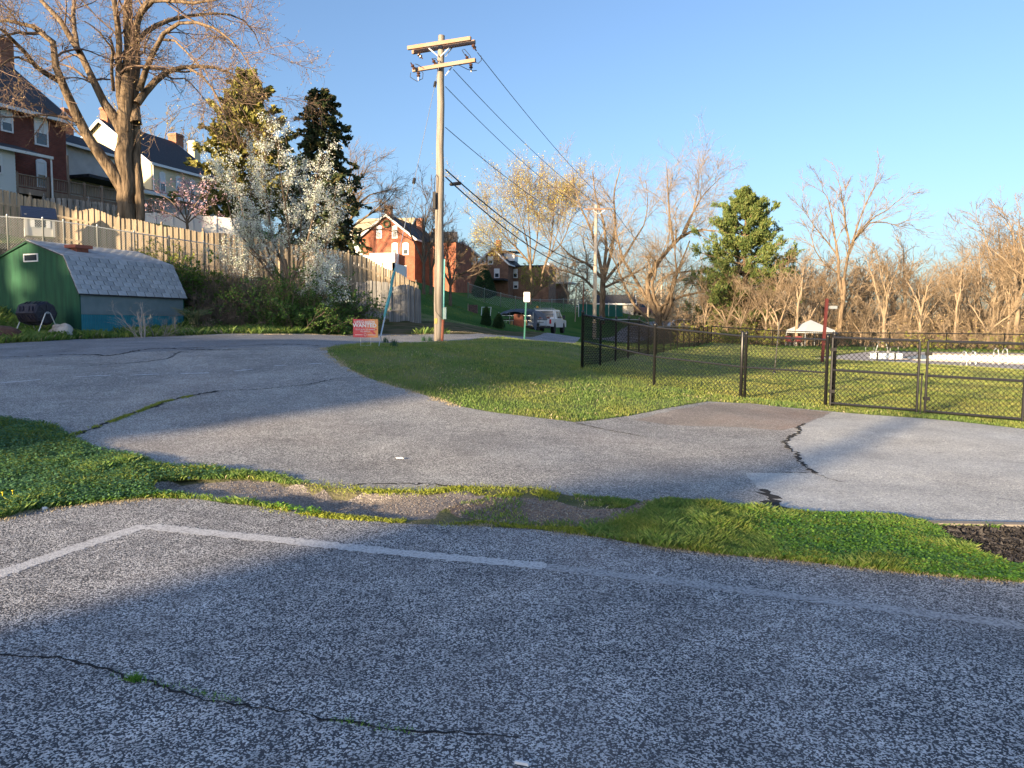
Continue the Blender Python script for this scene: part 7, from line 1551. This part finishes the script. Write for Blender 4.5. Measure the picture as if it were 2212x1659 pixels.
blades('dirt_straw', 'dead straw and thin grass on the bare dirt', (gk == 9) & (_k < .06), lambda x, y, p: .008 + .012 * p, .003, m_drygrass, 1.0, 'straw', .0003)
blades('dirt_grass', 'sparse young grass on the bare dirt', (gk == 9) & (_k > .90) & (patch > .45), lambda x, y, p: .015 + .025 * p, .004, m_vblade, .8)
blades('verge_straw', 'dead straw among the grass of the strip', (gk == 4) & (_k < .03) & (lush > .3), lambda x, y, p: .012 + .03 * p, .0025, m_drygrass, 1.0, 'straw', .0003)
blades('lawn_straw', 'pale dead blades in the lawn', (gk == 2) & (_k < .035) & (vnoise(gx, gy, .8, 12) > .45), lambda x, y, p: .02 + .03 * p, .005, m_drygrass, .9, 'straw')
# ------------------------------------------------------------------ unseen buildings, evergreens and a pole added to cast shade into the frame
U = Vector((-SUN_DIR.x, -SUN_DIR.y, 0)); NN = Vector((U.y, -U.x, 0)); rzU = math.atan2(NN.y, NN.x)
def at_ns(n, s): v = NN * n + U * s; return Vector((v.x, v.y, 0))
def block(name, label, n0, n1, s, depth, z0, h, ridge, mat):
    o = at_ns(n0, s); t = thing(name, label, 'shade caster', (o.x, o.y, z0), rzU); W_ = n1 - n0
    gable_wall(t, 0, W_, -depth, 0, -1, h, ridge, mat, 'x'); gable_roof(t, 0, W_, -depth, 0, h, ridge, m_dkroof, 'x', oh=.3)
    for k in range(int(W_ / 3)): add_window(t, 1.2 + k * 3, 2.2 + k * 3, h - 2.2, h - .8, -depth - .002)
    return t
block('shade_building', 'tall unseen block added behind the camera to shade the lawn', -19.3, -9.4, -40, 9, 0, 10.0, 12.6, m_brick2)  # added block, height and edge set to shade the lawn
block('shade_building', 'lower unseen block added behind the camera to shade the shed foot', -28.5, -19.6, -40, 9, 0, 7.6, 9.9, m_brick3)  # added block, ridge sets how high the shed gable is shaded
block('picket_shade_block', 'low garage added unseen at left to shade the left pickets', -36.2, -34.25, -10, 3, 5, 5.3, 5.9, m_brick)  # added to keep the left end of the pickets in shade
block('field_shade_house', 'unseen house added uphill at left to shade the field', -47, -36.4, -10, 9, 5, 8.5, 11.5, m_brick)  # added, like the next one, to shade the sloping field
block('field_shade_house', 'second unseen house added uphill at left to shade the field', -62, -47.5, -10, 9, 6, 9, 12, m_brick)
for i, (n_, s_, h_) in enumerate(((-26.5, -34, 17), (-24.2, -37, 15.5), (-29.5, -30, 13))):
    q = at_ns(n_, s_); conifer('shade_evergreen', ['tall', 'middle', 'short'][i] + ' unseen evergreen added behind the camera to shade the shed and pear', q, h_, 2.0, 90 + i, m_spruce, n=110, per=60, size=.3, droop=-.1, gappy=.3)  # evergreens added to dapple the shed and shade the pear
o = at_ns(-4.55, -28); t = thing('shadow_kiosk', 'brick pavilion with a sloping roof, added unseen behind the camera for its shadow', 'shade caster', (o.x, o.y, 0), rzU)
part('wall', MB().prism([(0, -1), (1.65, -1), (1.65, 5.92), (0, 5.34)], -3, 0), m_brick3, t); part('roof', MB().beam((-.0, -1.5, 5.38), (1.66, -1.5, 5.96), 3.1, .08, up=(0, 0, 1)), m_dkroof, t)  # added wall, top slanted to shape the shadow band on the paving
part('wing', MB().box(1.66, -3, -1, 16, 0, 5.25), m_brick3, t); part('wing_roof', MB().box(1.66, -3.1, 5.255, 16.2, .1, 5.36), m_dkroof, t)  # wing added to shade the near lot
o = at_ns(-3.15, -27.6); t = thing('shadow_pole', 'unseen pole added for its thin shadow, beside the pavilion behind the camera', 'pole', (o.x, o.y, 0)); part('pole', MB().tube([(0, 0, 0), (0, 0, 7.2)], .15, 8), m_galv, t)  # added pole, thickened so its shadow shows on the pavement
